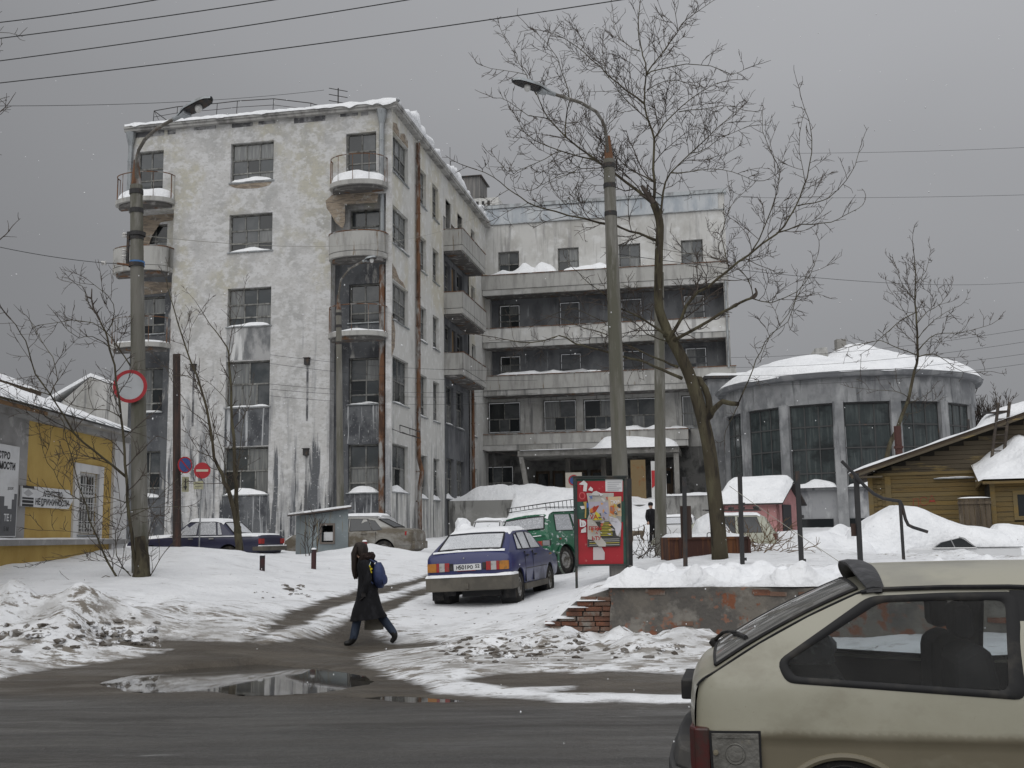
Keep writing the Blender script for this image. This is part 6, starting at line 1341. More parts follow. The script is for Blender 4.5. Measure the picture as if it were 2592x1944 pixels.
# ------------------------------------------------------------------ tin hut and rusty bin
ky = 33.5; p0 = W(782, 1400, ky); p1 = W(881, 1400, ky - 0.35)
FK = Fac((p0.x, p0.y), Vector((p1.x - p0.x, p1.y - p0.y, 0)).normalized(), Vector((p1.y - p0.y, p0.x - p1.x, 0)).normalized())
kw = (Vector((p1.x, p1.y, 0)) - Vector((p0.x, p0.y, 0))).length; kg = 0.7
hut = thing('watchman_hut', 'grey sheet metal hut with sloping roof and a small square window', 'hut', (p0.x, p0.y, gz(p0.x, p0.y)))
TIN = pm('grey_blue_tin', (0.205, 0.235, 0.245), 0.65, 0.3, layers=[((0.165, 0.19, 0.20), 1.2, ONE, 0.45, 0.62), ((0.17, 0.125, 0.05), 2.2, (3, 3, 0.25), 0.60, 0.68), ((0.28, 0.31, 0.32), 5, ONE, 0.6, 0.7)], bump=0.08, bscale=4)
zl, zr = W(782, 1303, ky).z, W(881, 1290, ky).z
wt0, wt1 = 0.42, 0.80; wz0, wz1 = W(830, 1372, ky).z, W(830, 1330, ky).z
mb = MB()
FK.wall(mb, 0, kw, kg, zl - 0.02, [(wt0, wt1, wz0, wz1)], depth=0.03)
mb.add([FK.P(0, 0, zl - 0.02), FK.P(kw, 0, zl - 0.02), FK.P(kw, 0, zr), FK.P(0, 0, zl)], [(0, 1, 2, 3)])
sdv_ = Vector((-0.50, 0.87, 0))
zs = zl - 0.22
L0, L1 = FK.P(0, 0, 0), FK.P(0, 0, 0) + sdv_ * 1.25
mb.add([L0 + UP * kg, L1 + UP * kg, L1 + UP * zl, L0 + UP * zl], [(0, 1, 2, 3)])
R0_, R1_ = FK.P(kw, 0, 0), FK.P(kw, 0, 0) + sdv_ * 1.25
mb.add([R0_ + UP * kg, R1_ + UP * kg, R1_ + UP * zr, R0_ + UP * zr], [(0, 1, 2, 3)]); mb.add([L1 + UP * kg, R1_ + UP * kg, R1_ + UP * zr, L1 + UP * zl], [(0, 1, 2, 3)])
mb.build('walls', TIN, hut, world=True)
mb = MB(); mb.prism([FK.P(-0.12, 0.16, zl + 0.0), FK.P(kw + 0.18, 0.16, zr + 0.02), R1_ + FK.T * 0.18 + UP * (zr + 0.02), L1 - FK.T * 0.3 + UP * (zl - 0.02)], UP * 0.05); mb.build('roof', pm('hut_roof_edge', (0.075, 0.06, 0.055), 0.8), hut, world=True)
mb = MB(); mb.prism([FK.P(-0.10, 0.15, zl + 0.051), FK.P(kw + 0.16, 0.15, zr + 0.071), R1_ + FK.T * 0.16 + UP * (zr + 0.071), L1 - FK.T * 0.28 + UP * (zl + 0.031)], UP * 0.05); mb.build('roof_snow', SNOW, hut, world=True)
mb = MB()
for a, b, c, d in ((wt0 - 0.06, wt0, wz0 - 0.06, wz1 + 0.06), (wt1, wt1 + 0.06, wz0 - 0.06, wz1 + 0.06), (wt0, wt1, wz1, wz1 + 0.06), (wt0, wt1, wz0 - 0.06, wz0)): FK.box(mb, a, b, 0.001, 0.025, c, d)
mb.build('window_frame', pm('hut_frame', (0.15, 0.13, 0.115), 0.8), hut, world=True)
mb = MB(); FK.box(mb, wt0 - 0.05, wt1 + 0.1, -0.5, -0.48, wz0 - 0.1, wz1 + 0.1); mb.build('dark_inside', BLACK, hut, world=True)
mb = MB(); FK.box(mb, wt0 + 0.03, wt1 - 0.05, -0.1, -0.08, wz0 + 0.04, wz0 + 0.30); mb.build('paper_in_window', SIGNW, hut, world=True)  # plain white panel for the pale shape visible through the window
cy = 26.0; a, b = W(1693, 1420, cy), W(1897, 1418, cy); zt = W(1790, 1360, cy).z
bn_ = thing('rusty_bin', 'rusty iron skip with snow on top standing behind the leaning tree', 'skip', ((a.x + b.x) / 2, cy, gz((a.x + b.x) / 2, cy)))
SKIP = pm('rusty_skip', (0.060, 0.030, 0.024), 0.85, 0.2, layers=[((0.15, 0.065, 0.03), 1.4, (2.5, 2.5, 0.3), 0.50, 0.60), ((0.03, 0.024, 0.022), 1.8, (2, 2, 0.3), 0.54, 0.64)], bump=0.3, bscale=9)
mb = MB(); z0 = 0.55
mb.box((a.x, cy, z0), (b.x, cy + 0.03, zt)); mb.box((a.x, cy + 0.031, z0), (a.x + 0.03, cy + 1.4, zt)); mb.box((b.x - 0.03, cy + 0.031, z0), (b.x, cy + 1.4, zt)); mb.box((a.x + 0.031, cy + 1.37, z0), (b.x - 0.031, cy + 1.4, zt)); mb.build('walls', SKIP, bn_, world=True)
mb = MB(); mb.box((a.x - 0.02, cy - 0.03, zt - 0.05), (b.x + 0.02, cy - 0.001, zt + 0.01)); mb.build('rim', SKIP, bn_, world=True)
for x in (a.x + 0.25, b.x - 0.3, b.x - 0.02):
    mb = MB(); mb.box((x, cy - 0.04, z0), (x + 0.06, cy - 0.002, zt - 0.051)); mb.build('rib', SKIP, bn_, world=True)
hx = W(1795, 1360, cy).x; mb = MB(); mb.tube([(hx - 0.05, cy - 0.02, zt - 0.05)] + [(hx + 0.05 * math.cos(q), cy - 0.02, zt + 0.06 + 0.05 * math.sin(q)) for q in np.linspace(math.pi, 0, 8)] + [(hx + 0.05, cy - 0.02, zt - 0.12)], 0.010, 5); mb.build('lifting_loop', STEEL, bn_, world=True)
mb = MB(); mb.grid(lambda i, j: Vector((a.x + 0.03 + (b.x - a.x - 0.06) * i, cy + 0.02 + 1.36 * j, zt + 0.01 + (0.06 + 0.08 * float(vnoise(i * 5, j * 4, 3)) if 0 < i < 1 and j > 0 else 0))), 16, 10); mb.build('snow_fill', SNOW, bn_, world=True, smooth=True, angle=180)
# ------------------------------------------------------------------ wires
def wire(p, q, sag, r, label, n=24, mat=None, name='overhead_wire', group=None):
    pts = [p.lerp(q, k / n) - UP * (sag * 4 * (k / n) * (1 - k / n)) for k in range(n + 1)]
    mb = MB(); mb.tube(pts, r, 5); o = mb.build(name, mat or WIREM, None, loc=tuple(pts[0])); return tag(o, label, 'cable' if r > 0.008 else 'wire', group)
WIREM = pm('wire', (0.05, 0.05, 0.052), 0.6, 0.3)
CG = 'thick overhead cables at upper left'
for u0, v0, u1, v1, lb in ((-260, 82, 700, -58, 'uppermost of the four thick cables at the upper left corner'), (-260, 128, 1500, -137, 'second highest of the four thick cables at upper left'), (-260, 187, 1700, -118, 'third thick cable from the top, crossing over the white block'), (-260, 238, 1900, -52, 'lowest of the four thick cables at upper left')):
    wire(W(u0, v0, 16.5), W(u1, v1, 14.5), 0.10, 0.0085, lb, group=CG, mat=pm('cable_sheath', (0.03, 0.03, 0.032), 0.6))
TG = 'thin wires strung over the yard'
def tw(u0, v0, Y0, u1, v1, Y1, sag, lb, r=0.0055, mat=None): wire(W(u0, v0, Y0), W(u1, v1, Y1), sag, r, lb, group=TG, mat=mat)
PALE = pm('pale_wire', (0.30, 0.29, 0.25), 0.6)
tw(330, 593, 21.9, 1215, 545, 63, 0.9, 'pale wire from the left lamp post across the white front', 0.007, PALE)
tw(-60, 612, 20, 268, 666, 21.9, 0.05, 'thin stay wire from the left edge to the left lamp post', 0.007)
for k, (v0, v1) in enumerate(((898, 935), (920, 962), (972, 985), (985, 995), (1002, 1015))):
    tw(684, v0, 43.5, 1360, v1, 50, 0.25, ('highest', 'second', 'third', 'fourth', 'lowest')[k] + ' of the thin wires crossing low in front of the white block', 0.0075)
tw(2010, 388, 60, 2700, 368, 58, 0.1, 'faint wire high in the sky at right', 0.010); tw(1880, 500, 60, 2700, 490, 58, 0.1, 'faint wire in the sky level with the blue roof band', 0.010)
tw(1540, 640, 23.6, 2700, 700, 60, 0.6, 'thin wire running right from the tall lamp post', 0.008)
for k, (v0, v1) in enumerate(((905, 815), (930, 848), (950, 880), (975, 905))):
    tw(1850, v0, 52, 2700, v1, 40, 0.3, ('uppermost', 'second', 'third', 'lowest')[k] + ' of four thin wires above the snowy rotunda roof', 0.007)
tw(-60, 268, 30, 820, 228, 46, 0.2, 'faint wire above the roof railing of the white block', 0.009)
# turnbuckle at the left pole
tb = thing('stay_turnbuckle', 'rusty turnbuckle with white insulator left of the lamp post', 'turnbuckle', tuple(W(300, 668, 21.9)))
mb = MB(); mb.tube([W(330, 671, 21.9), W(296, 667, 21.9)], 0.022, 6); mb.build('turnbuckle', RUST, tb, world=True)
mb = MB(); mb.tube([W(296, 667, 21.9), W(268, 666, 21.9)], 0.008, 5); mb.build('hook', STEEL, tb, world=True)
mb = MB(); mb.lathe([(0.0, -0.05), (0.05, -0.04), (0.035, 0), (0.05, 0.04), (0, 0.05)], W(263, 666, 21.9), Vector((1, 0, 0)), 10); mb.build('insulator', pm('porcelain', (0.55, 0.54, 0.52)), tb, world=True, smooth=True)
p, q = W(1846, 1230, 22.5), W(2140, 1432, 19.0); wire(p, q, 0.02, 0.006, 'steel stay running down from a fence post to the snow bank', name='stay_wire', mat=pm('pale_wire', (0.3, 0.29, 0.25)))

# ------------------------------------------------------------------ trees
BARK = pm('bark', (0.070, 0.060, 0.042), 0.92, 0.1, layers=[((0.105, 0.095, 0.062), 2.2, (2, 2, 0.5), 0.46, 0.6), ((0.035, 0.030, 0.025), 3, (2, 2, 0.4), 0.52, 0.64), ((0.6, 0.61, 0.62), 6, ONE, 0.69, 0.73)], bump=0.9, bscale=14, bstretch=(1.5, 1.5, 0.4))
TWIG = pm('twig_bark', (0.095, 0.078, 0.066), 0.9, 0.1, layers=[((0.06, 0.05, 0.044), 2, ONE, 0.45, 0.6)])
class Tree:
    def __init__(s, seed, twig=0.009, curl=0.25, up=0.15, dens=1.0):
        s.r = random.Random(seed); s.big = MB(); s.small = MB(); s.twig = twig; s.curl = curl; s.up = up; s.dens = dens; s.n = 0
    def limb(s, pts, r0, r1, spawn=True, sl=(0.25, 1.0), L=1.6, trunk=False, step=0.34):
        # smooth the traced line
        P = [Vector(p) for p in pts]; Q = []
        for i in range(len(P) - 1):
            a = P[max(i - 1, 0)]; b = P[i]; c = P[i + 1]; d = P[min(i + 2, len(P) - 1)]
            m = max(2, int((c - b).length / 0.35))
            for k in range(m):
                t = k / m; Q.append(0.5 * ((2 * b) + (c - a) * t + (2 * a - 5 * b + 4 * c - d) * t * t + (3 * b - a - 3 * c + d) * t ** 3))
        Q.append(P[-1]); n = len(Q)
        rad = [(r0 + (r1 - r0) * (k / (n - 1)) ** 0.55) * (1.0 if trunk or r0 > 0.09 else 0.58) for k in range(n)]
        wob = 0 if trunk else 0.02
        Q = [q + Vector((s.r.uniform(-wob, wob), s.r.uniform(-wob, wob), s.r.uniform(-wob, wob))) for q in Q]
        s.big.tube(Q, rad, 10 if r0 > 0.08 else 6)
        if spawn:
            tot = sum((Q[k + 1] - Q[k]).length for k in range(n - 1)); d = sl[0] * tot; acc = 0
            for k in range(n - 1):
                seg = (Q[k + 1] - Q[k]).length
                while acc + seg >= d and d <= tot * sl[1]:
                    p = Q[k].lerp(Q[k + 1], (d - acc) / max(seg, 1e-6)); dr = (Q[k + 1] - Q[k]).normalized()
                    f = d / tot
                    s.grow(p, s.side(dr, R(s.r.uniform(32, 70))), L * (1.15 - 0.65 * f) * s.r.uniform(0.5, 1.15), min(rad[k] * 0.5, 0.016), 0)
                    d += step / s.dens * s.r.uniform(0.5, 1.5)
                acc += seg
            s.grow(Q[-1], (Q[-1] - Q[-2]).normalized(), L * 0.6, r1, 0)
    def side(s, d, a):
        e = d.orthogonal().normalized(); f = d.cross(e); w = s.r.uniform(0, 2 * math.pi)
        v = d * math.cos(a) + (e * math.cos(w) + f * math.sin(w)) * math.sin(a); v.z += s.up; return v.normalized()
    def grow(s, p, d, L, r, lv):
        if L < 0.10: return
        s.n += 1; n = 6 if lv == 0 else 4; pts = [p]; dd = d.copy(); rr_ = max(r, s.twig)
        bend = Vector((s.r.uniform(-1, 1), s.r.uniform(-1, 1), s.r.uniform(-0.6, 1.0))) * s.curl
        for k in range(n):
            dd = (dd + bend * 0.35 + Vector((s.r.gauss(0, 0.13), s.r.gauss(0, 0.13), s.r.gauss(0, 0.13) + s.up * 0.25))).normalized()
            p = p + dd * (L / n); pts.append(p)
        e = max(s.twig * 0.62, rr_ * 0.4)
        s.small.tube(pts, [rr_ + (e - rr_) * k / n for k in range(n + 1)], 4 if lv == 0 else 3, cap=False)
        if lv < 2:
            m = max(2, int(L / (0.135 if lv == 0 else 0.12) * s.dens))
            for k in range(m):
                f = s.r.uniform(0.15, 1.0); i = min(int(f * n), n - 1); q = pts[i].lerp(pts[i + 1], f * n - i)
                s.grow(q, s.side((pts[i + 1] - pts[i]).normalized(), R(s.r.uniform(28, 65))), L * s.r.uniform(0.22, 0.5) * (1.15 - 0.5 * f), rr_ * 0.6, lv + 1)
    def done(s, label, loc, name='bare_tree', cat='tree', group=None):
        t = thing(name, label, cat, tuple(loc), None, group)
        s.big.build('trunk', BARK, t, world=True, smooth=True, angle=180); s.small.build('crown', TWIG, t, world=True, smooth=True, angle=180)
        return t
def path(L, Y, dy=0.0, sc=1.0, ox=0.0, oy=0.0):
    n = len(L); return [W(ox + u / sc, oy + v / sc, Y + dy * (i / max(1, n - 1))) for i, (u, v) in enumerate(L)]
# the big leaning tree
def Z4(L, Y, dy): return path(L, Y, dy, 1.8436, 1150, 0)
T_ = Tree(3, twig=0.0068, curl=0.60, up=0.12)
YT = 24.6
tb_ = W(1823, 1420, YT); tb_.z = gz(tb_.x, tb_.y) - 0.1
tr = [tb_] + [W(u, v, YT) for u, v in ((1817, 1330), (1806, 1230), (1797, 1150), (1786, 1090), (1768, 1020), (1752, 968), (1735, 925), (1712, 880), (1690, 842))]
T_.limb(tr, 0.20, 0.13, spawn=False, trunk=True)
T_.limb([W(1692, 850, YT)] + Z4([(985, 1520), (955, 1440), (953, 1300), (955, 1170), (960, 1060), (950, 1000), (930, 950)], YT, -0.2), 0.13, 0.088, sl=(0.5, 1), L=1.1, trunk=True, step=0.6)
T_.limb(Z4([(930, 950), (935, 850), (928, 740), (930, 650), (910, 570), (890, 480), (895, 340), (880, 260), (865, 190), (860, 100), (868, 0)], YT - 0.2, 0.6), 0.072, 0.016, sl=(0.1, 1), L=1.5)
for L_, dy, r0, r1, ll in (
    ([(945, 1125), (860, 1090), (760, 1060), (600, 1020), (470, 990), (380, 960), (310, 920), (250, 880), (180, 830), (110, 790)], -1.2, 0.06, 0.012, 1.5),
    ([(930, 955), (850, 890), (750, 810), (640, 730), (520, 640), (440, 550), (400, 480), (375, 430)], 1.0, 0.085, 0.014, 1.6),
    ([(690, 765), (600, 732), (500, 705), (430, 680), (330, 620), (300, 570)], -1.0, 0.04, 0.011, 1.4), ([(520, 640), (522, 560), (535, 470), (520, 380), (490, 300), (470, 250), (380, 150)], 0.6, 0.035, 0.010, 1.2), ([(440, 550), (350, 540), (250, 470), (200, 460)], -0.6, 0.022, 0.009, 1.1), ([(380, 440), (330, 340), (280, 250), (240, 190), (215, 130)], 0.3, 0.018, 0.008, 0.9), ([(340, 350), (230, 330), (130, 310)], 0.4, 0.014, 0.008, 0.8), ([(500, 705), (420, 740), (330, 780), (250, 800), (180, 720)], 0.8, 0.02, 0.009, 1.0), ([(600, 732), (560, 800), (470, 830), (380, 880)], -0.8, 0.02, 0.009, 1.1), ([(750, 820), (700, 790), (600, 800), (500, 810)], 1.0, 0.02, 0.009, 1.2),
    ([(890, 480), (800, 420), (720, 350), (640, 280), (570, 220), (510, 180), (440, 150)], 0.9, 0.045, 0.010, 1.5), ([(910, 570), (840, 500), (770, 430), (720, 360), (690, 280)], -0.8, 0.03, 0.010, 1.2), ([(935, 850), (830, 800), (760, 740), (640, 600), (610, 500)], 0.8, 0.035, 0.010, 1.3),
    ([(960, 1020), (975, 900), (1010, 810), (1100, 720), (1200, 620), (1270, 560), (1340, 500)], 1.0, 0.06, 0.011, 1.5), ([(1010, 810), (1090, 800), (1200, 790), (1300, 800), (1400, 840)], -0.7, 0.025, 0.009, 1.2), ([(1100, 720), (1180, 690), (1260, 640), (1350, 600)], -0.8, 0.022, 0.009, 1.1), ([(935, 645), (980, 580), (1060, 500), (1150, 430), (1210, 395), (1280, 370)], 0.8, 0.04, 0.010, 1.3), ([(1050, 520), (1150, 510), (1250, 490), (1350, 510)], -0.9, 0.022, 0.009, 1.0),
    ([(895, 345), (960, 260), (1040, 150), (1080, 90), (1140, 50), (1210, 0)], 0.9, 0.038, 0.010, 1.2), ([(1040, 150), (1035, 70), (1050, -20)], -0.5, 0.018, 0.008, 0.9), ([(900, 345), (960, 318), (1080, 303), (1200, 310), (1290, 350), (1360, 320)], -0.8, 0.03, 0.009, 1.2), ([(868, 240), (800, 200), (760, 160), (740, 100)], 0.6, 0.02, 0.009, 1.0), ([(900, 420), (990, 380), (1100, 390), (1180, 420)], -0.5, 0.02, 0.009, 1.0),
    ([(1000, 1590), (1060, 1480), (1110, 1390), (1180, 1340), (1280, 1260), (1370, 1190), (1500, 1090), (1560, 1020), (1600, 960), (1630, 870), (1655, 780), (1668, 650), (1650, 560), (1622, 470)], -1.6, 0.085, 0.010, 1.2), ([(1500, 1090), (1620, 1050), (1720, 1045), (1790, 1025), (1850, 990), (1905, 955)], -0.5, 0.032, 0.009, 0.9), ([(1600, 960), (1680, 945), (1750, 925), (1830, 840), (1870, 770), (1895, 690)], -0.6, 0.028, 0.009, 0.9), ([(1390, 1170), (1450, 1060), (1500, 900), (1520, 800), (1480, 720), (1440, 610), (1440, 530)], 0.8, 0.032, 0.009, 1.0), ([(1640, 860), (1610, 700), (1620, 560)], 0.5, 0.016, 0.008, 0.8), ([(1280, 1255), (1250, 1100), (1290, 960), (1370, 880)], 0.9, 0.024, 0.009, 1.0),
    ([(1020, 1592), (1120, 1540), (1250, 1460), (1330, 1415), (1392, 1385)], -1.2, 0.075, 0.045, 0.5), ([(1392, 1385), (1375, 1300), (1290, 1240), (1180, 1190), (1060, 1180), (970, 1160)], 0.8, 0.022, 0.010, 1.2), ([(1392, 1390), (1480, 1410), (1600, 1360), (1660, 1280), (1700, 1190)], -0.8, 0.025, 0.009, 1.2), ([(1600, 1360), (1560, 1500), (1480, 1560), (1430, 1659)], -0.5, 0.02, 0.009, 0.8),
    ([(990, 1565), (880, 1490), (780, 1440), (690, 1370), (600, 1300)], -1.3, 0.06, 0.011, 1.2), ([(1010, 1600), (900, 1560), (800, 1480), (700, 1500), (560, 1440), (450, 1470)], 1.0, 0.03, 0.010, 1.2)):
    T_.limb(Z4(L_, YT - 0.1, dy), r0, r1, sl=(0.08, 1), L=ll * 0.92, step=0.20)
def Z2(L, Y, dy): return path(L, Y, dy, 2.765, 1100, 800)
T_.limb(Z2([(1725, 440), (1640, 400), (1530, 350), (1420, 310), (1310, 280), (1150, 235), (1030, 205), (960, 180), (880, 140), (760, 170), (600, 185), (480, 160), (350, 140)], YT, -1.6), 0.075, 0.012, sl=(0.2, 1), L=1.0, step=0.3)
T_.limb(Z2([(1700, 360), (1600, 310), (1500, 270), (1310, 190), (1180, 120), (1050, 85), (900, 20)], YT, 1.2), 0.06, 0.012, sl=(0.2, 1), L=1.0, step=0.3)
T_.limb([W(1782, 1062, YT), W(1797, 1052, YT - 0.1), W(1808, 1036, YT - 0.3), W(1830, 1018, YT - 0.5), W(1868, 1024, YT - 0.8)], 0.10, 0.05, spawn=False)
T_.limb([W(1784, 1075, YT), W(1796, 1030, YT), W(1785, 985, YT), W(1770, 960, YT), W(1752, 957, YT)], 0.10, 0.06, spawn=False)
T_.limb([W(1866, 1024, YT - 0.8), W(1893, 965, YT - 1), W(1915, 910, YT - 1), W(1938, 866, YT - 1.2), W(1996, 793, YT - 1.4), W(2040, 700, YT - 1.5)], 0.03, 0.010, L=0.9, sl=(0.2, 1))
T_.limb([W(1868, 1024, YT - 0.8), W(1838, 1090, YT - 1), W(1832, 1120, YT - 1)], 0.02, 0.009, L=0.5)
T_.done('tall bare tree with leaning trunk and wide crown in front of the loggia block', tb_)
# tree and shoots at the left lamp post
def ZL(L, Y, dy): return path(L, Y, dy, 2.37, 0, 800)
T_ = Tree(8, twig=0.0056, curl=0.45, up=0.12, dens=1.0); YL = 21.5
g = at_ground(350, YL)
T_.limb([Vector((g.x + 0.02, g.y, g.z - 0.15)), *ZL([(835, 1560), (815, 1480), (790, 1300), (768, 1100), (757, 960), (742, 800), (722, 600), (700, 400), (662, 200), (632, 90), (600, 20)], YL, -0.3)], 0.085, 0.025, sl=(0.35, 1), L=1.2)
T_.limb([g + Vector((0.10, -0.05, -0.1)), g + Vector((0.09, -0.02, 0.35)), g + Vector((0.02, 0.0, 0.75))], 0.20, 0.10, spawn=False)
for L_, dy, r0, r1, ll in (([(757, 965), (680, 900), (560, 800), (450, 710), (380, 600), (300, 470), (210, 350), (170, 200), (130, 110), (60, 20)], -1.4, 0.055, 0.014, 1.1), ([(300, 470), (340, 380), (320, 250), (250, 150), (190, 40)], 0.5, 0.022, 0.009, 0.9), ([(780, 300), (700, 180), (640, 100), (560, 40), (430, 30), (240, 50)], 0.8, 0.03, 0.009, 1.0), ([(640, 100), (690, -20), (640, -120), (520, -220)], -0.6, 0.02, 0.008, 0.9), ([(600, 20), (520, -100), (500, -180), (400, -210)], 0.6, 0.018, 0.008, 0.8), ([(662, 200), (560, 120), (470, 130), (380, 60)], -0.8, 0.02, 0.008, 0.9), ([(722, 600), (640, 560), (540, 560), (420, 520)], -0.7, 0.02, 0.008, 1.0), ([(430, 690), (330, 640), (200, 560), (60, 470)], -0.6, 0.022, 0.008, 1.0), ([(300, 470), (180, 440), (80, 420), (0, 380)], 0.6, 0.02, 0.008, 0.9),
    ([(728, 1620), (650, 1480), (580, 1330), (510, 1130), (450, 930), (400, 720), (370, 600)], -0.9, 0.05, 0.010, 0.8), ([(510, 1130), (400, 1050), (320, 930), (260, 820), (230, 650)], -0.4, 0.018, 0.008, 0.9), ([(900, 1570), (960, 1450), (1010, 1390), (1045, 1350)], -0.4, 0.022, 0.008, 0.5), ([(730, 1600), (640, 1560), (560, 1590), (480, 1610)], -0.5, 0.016, 0.007, 0.7), ([(780, 1560), (700, 1440), (690, 1300), (730, 1200), (690, 900)], 0.5, 0.022, 0.008, 0.8), ([(860, 1500), (900, 1300), (940, 1200)], -0.5, 0.016, 0.007, 0.6), ([(770, 1540), (560, 1420), (420, 1440), (270, 1470)], -0.7, 0.016, 0.007, 0.8), ([(690, 1250), (560, 1180), (420, 1130), (260, 1040)], -0.4, 0.016, 0.007, 0.8), ([(760, 1120), (620, 1080), (500, 1100), (320, 1080)], -0.6, 0.016, 0.007, 0.9), ([(780, 1200), (900, 1150), (1000, 1030), (1080, 960)], -0.6, 0.016, 0.007, 0.8), ([(780, 1250), (680, 1300), (560, 1310), (250, 1280)], -0.6, 0.014, 0.007, 0.8), ([(740, 1180), (900, 1150), (1100, 1150)], -0.6, 0.014, 0.007, 0.7)):
    T_.limb(ZL(L_, YL, dy), r0, r1, sl=(0.1, 1), L=ll, step=0.24)
T_.done('bare many stemmed tree growing around the left lamp post', g)
# young tree in front of the white block
def ZY(L, Y, dy): return path(L, Y, dy, 2.212, 250, 760)
T_ = Tree(15, twig=0.0075, curl=0.30, up=0.25, dens=0.9); YY = 31.0
g = at_ground(606, YY)
T_.limb([Vector((g.x, g.y, g.z - 0.15)), *ZY([(785, 1400), (780, 1330), (776, 1270)], YY, 0)], 0.125, 0.10, spawn=False)
for L_, dy, r0, r1, ll in (([(780, 1300), (758, 1180), (720, 1060), (690, 980), (650, 880), (622, 700), (575, 500), (500, 300), (440, 120), (405, 0), (380, -120)], -1.0, 0.091, 0.008, 1.1), ([(785, 1310), (770, 1180), (768, 1050), (760, 850), (745, 600), (735, 420), (728, 300), (700, 230), (620, 130), (550, 20)], 0.8, 0.091, 0.008, 1.1), ([(775, 1180), (720, 1040), (700, 860), (640, 700), (610, 560)], 0.5, 0.05, 0.010, 0.9), ([(768, 1060), (790, 800), (820, 650), (850, 520)], -0.6, 0.03, 0.009, 0.9), ([(728, 300), (745, 180), (780, 60), (810, -60)], 0.6, 0.025, 0.008, 0.8), ([(575, 500), (500, 420), (420, 420), (330, 330)], 0.7, 0.025, 0.008, 0.9), ([(500, 300), (520, 150), (600, 20)], -0.6, 0.02, 0.008, 0.8), ([(622, 700), (520, 620), (470, 540), (420, 470)], -0.7, 0.025, 0.008, 0.9), ([(745, 600), (640, 480), (560, 420)], 0.8, 0.02, 0.008, 0.9), ([(650, 880), (560, 840), (480, 700)], 0.6, 0.02, 0.008, 0.9)):
    T_.limb(ZY(L_, YY, dy), r0, r1, sl=(0.15, 1), L=ll, step=0.32)
T_.done('slender young bare tree in front of the white block beside the dark saloon', g)
# tree behind the plank house
def ZR(L, Y, dy): return path(L, Y, dy, 2.4394, 1750, 760)
T_ = Tree(21, twig=0.010, curl=0.35, up=0.18, dens=0.85); YR_ = 43.0
g = at_ground(2240, YR_)
T_.limb([Vector((g.x, g.y, g.z - 0.2)), *ZR([(1205, 980), (1270, 800), (1310, 690), (1345, 590), (1380, 440), (1400, 340), (1392, 200), (1388, 80), (1378, -30), (1385, -140), (1370, -300)], YR_, 0.5)], 0.17, 0.014, sl=(0.60, 1), L=1.7, step=0.28)
for L_, dy, r0, r1, ll in (([(1398, 340), (1330, 315), (1240, 280), (1170, 250), (1060, 265), (960, 290)], -1.2, 0.05, 0.014, 1.3), ([(1390, 70), (1300, 120), (1230, 180), (1150, 250), (1090, 310), (1050, 330), (1042, 430)], 0.9, 0.04, 0.014, 0.8), ([(1402, 310), (1470, 230), (1560, 205), (1680, 200), (1850, 150)], -1.0, 0.045, 0.012, 1.3), ([(1405, 345), (1500, 335), (1580, 380), (1680, 440), (1850, 440)], 1.0, 0.045, 0.012, 1.3), ([(1392, 140), (1460, 70), (1540, 20), (1600, -80)], 0.8, 0.04, 0.012, 1.4), ([(1378, 0), (1300, -100), (1260, -200)], -0.8, 0.035, 0.012, 1.3), ([(1385, -100), (1450, -180), (1470, -280)], 0.6, 0.03, 0.011, 1.2), ([(1340, 600), (1260, 560), (1120, 555), (1000, 540)], -0.8, 0.03, 0.011, 0.9), ([(1375, 460), (1480, 100 + 240), (1540, 260)], 0.5, 0.025, 0.011, 1.0), ([(1395, 180), (1310, 60), (1230, -60)], -0.7, 0.03, 0.011, 1.3), ([(1392, 240), (1500, 120), (1640, 40)], -0.9, 0.03, 0.011, 1.3), ([(1320, 650), (1420, 600), (1480, 560)], -0.9, 0.02, 0.010, 0.9), ([(1300, 700), (1400, 690), (1520, 600)], 0.8, 0.02, 0.010, 0.9)):
    T_.limb(ZR(L_, YR_, dy), r0, r1, sl=(0.15, 1), L=ll, step=0.28)
T_.done('bare tree rising behind the plank house in front of the rotunda', g)
# tree standing just outside the left edge
T_ = Tree(30, twig=0.0065, curl=0.4, up=0.15); YE = 20.0
g = at_ground(-240, YE)
T_.limb([Vector((g.x, g.y, g.z - 0.15)), W(-230, 1100, YE), W(-225, 800, YE), W(-210, 500, YE), W(-200, 200, YE), W(-190, -50, YE)], 0.18, 0.05, spawn=False)
for L_ in ([(-210, 560), (-150, 480), (-90, 400), (-40, 300), (-20, 160)], [(-205, 300), (-140, 250), (-80, 180), (-30, 60), (0, -20)], [(-215, 700), (-140, 680), (-60, 640), (0, 610)], [(-205, 420), (-120, 400), (-60, 360), (-10, 290)]):
    T_.limb(path(L_, YE, -0.5), 0.04, 0.010, L=1.0, sl=(0.3, 1), step=0.4)
T_.done('bare tree mostly outside the left edge with only twig tips showing', g)
# faint shrub behind the plank house roof
T_ = Tree(41, twig=0.014, curl=0.3, up=0.4); g = Wd(2125, 935, 56); 
for k in range(7): T_.grow(g + Vector((k * 0.25 - 0.8, 0, -1.2)), Vector((rr.uniform(-0.3, 0.3), 0, 1)).normalized(), 3.0, 0.03, 0)
t = thing('bare_shrub', 'pale bare shrub between rotunda and plank house roof', 'shrub', (g.x, g.y, 1.5)); T_.small.build('twigs', TWIG, t, world=True, smooth=True, angle=180)
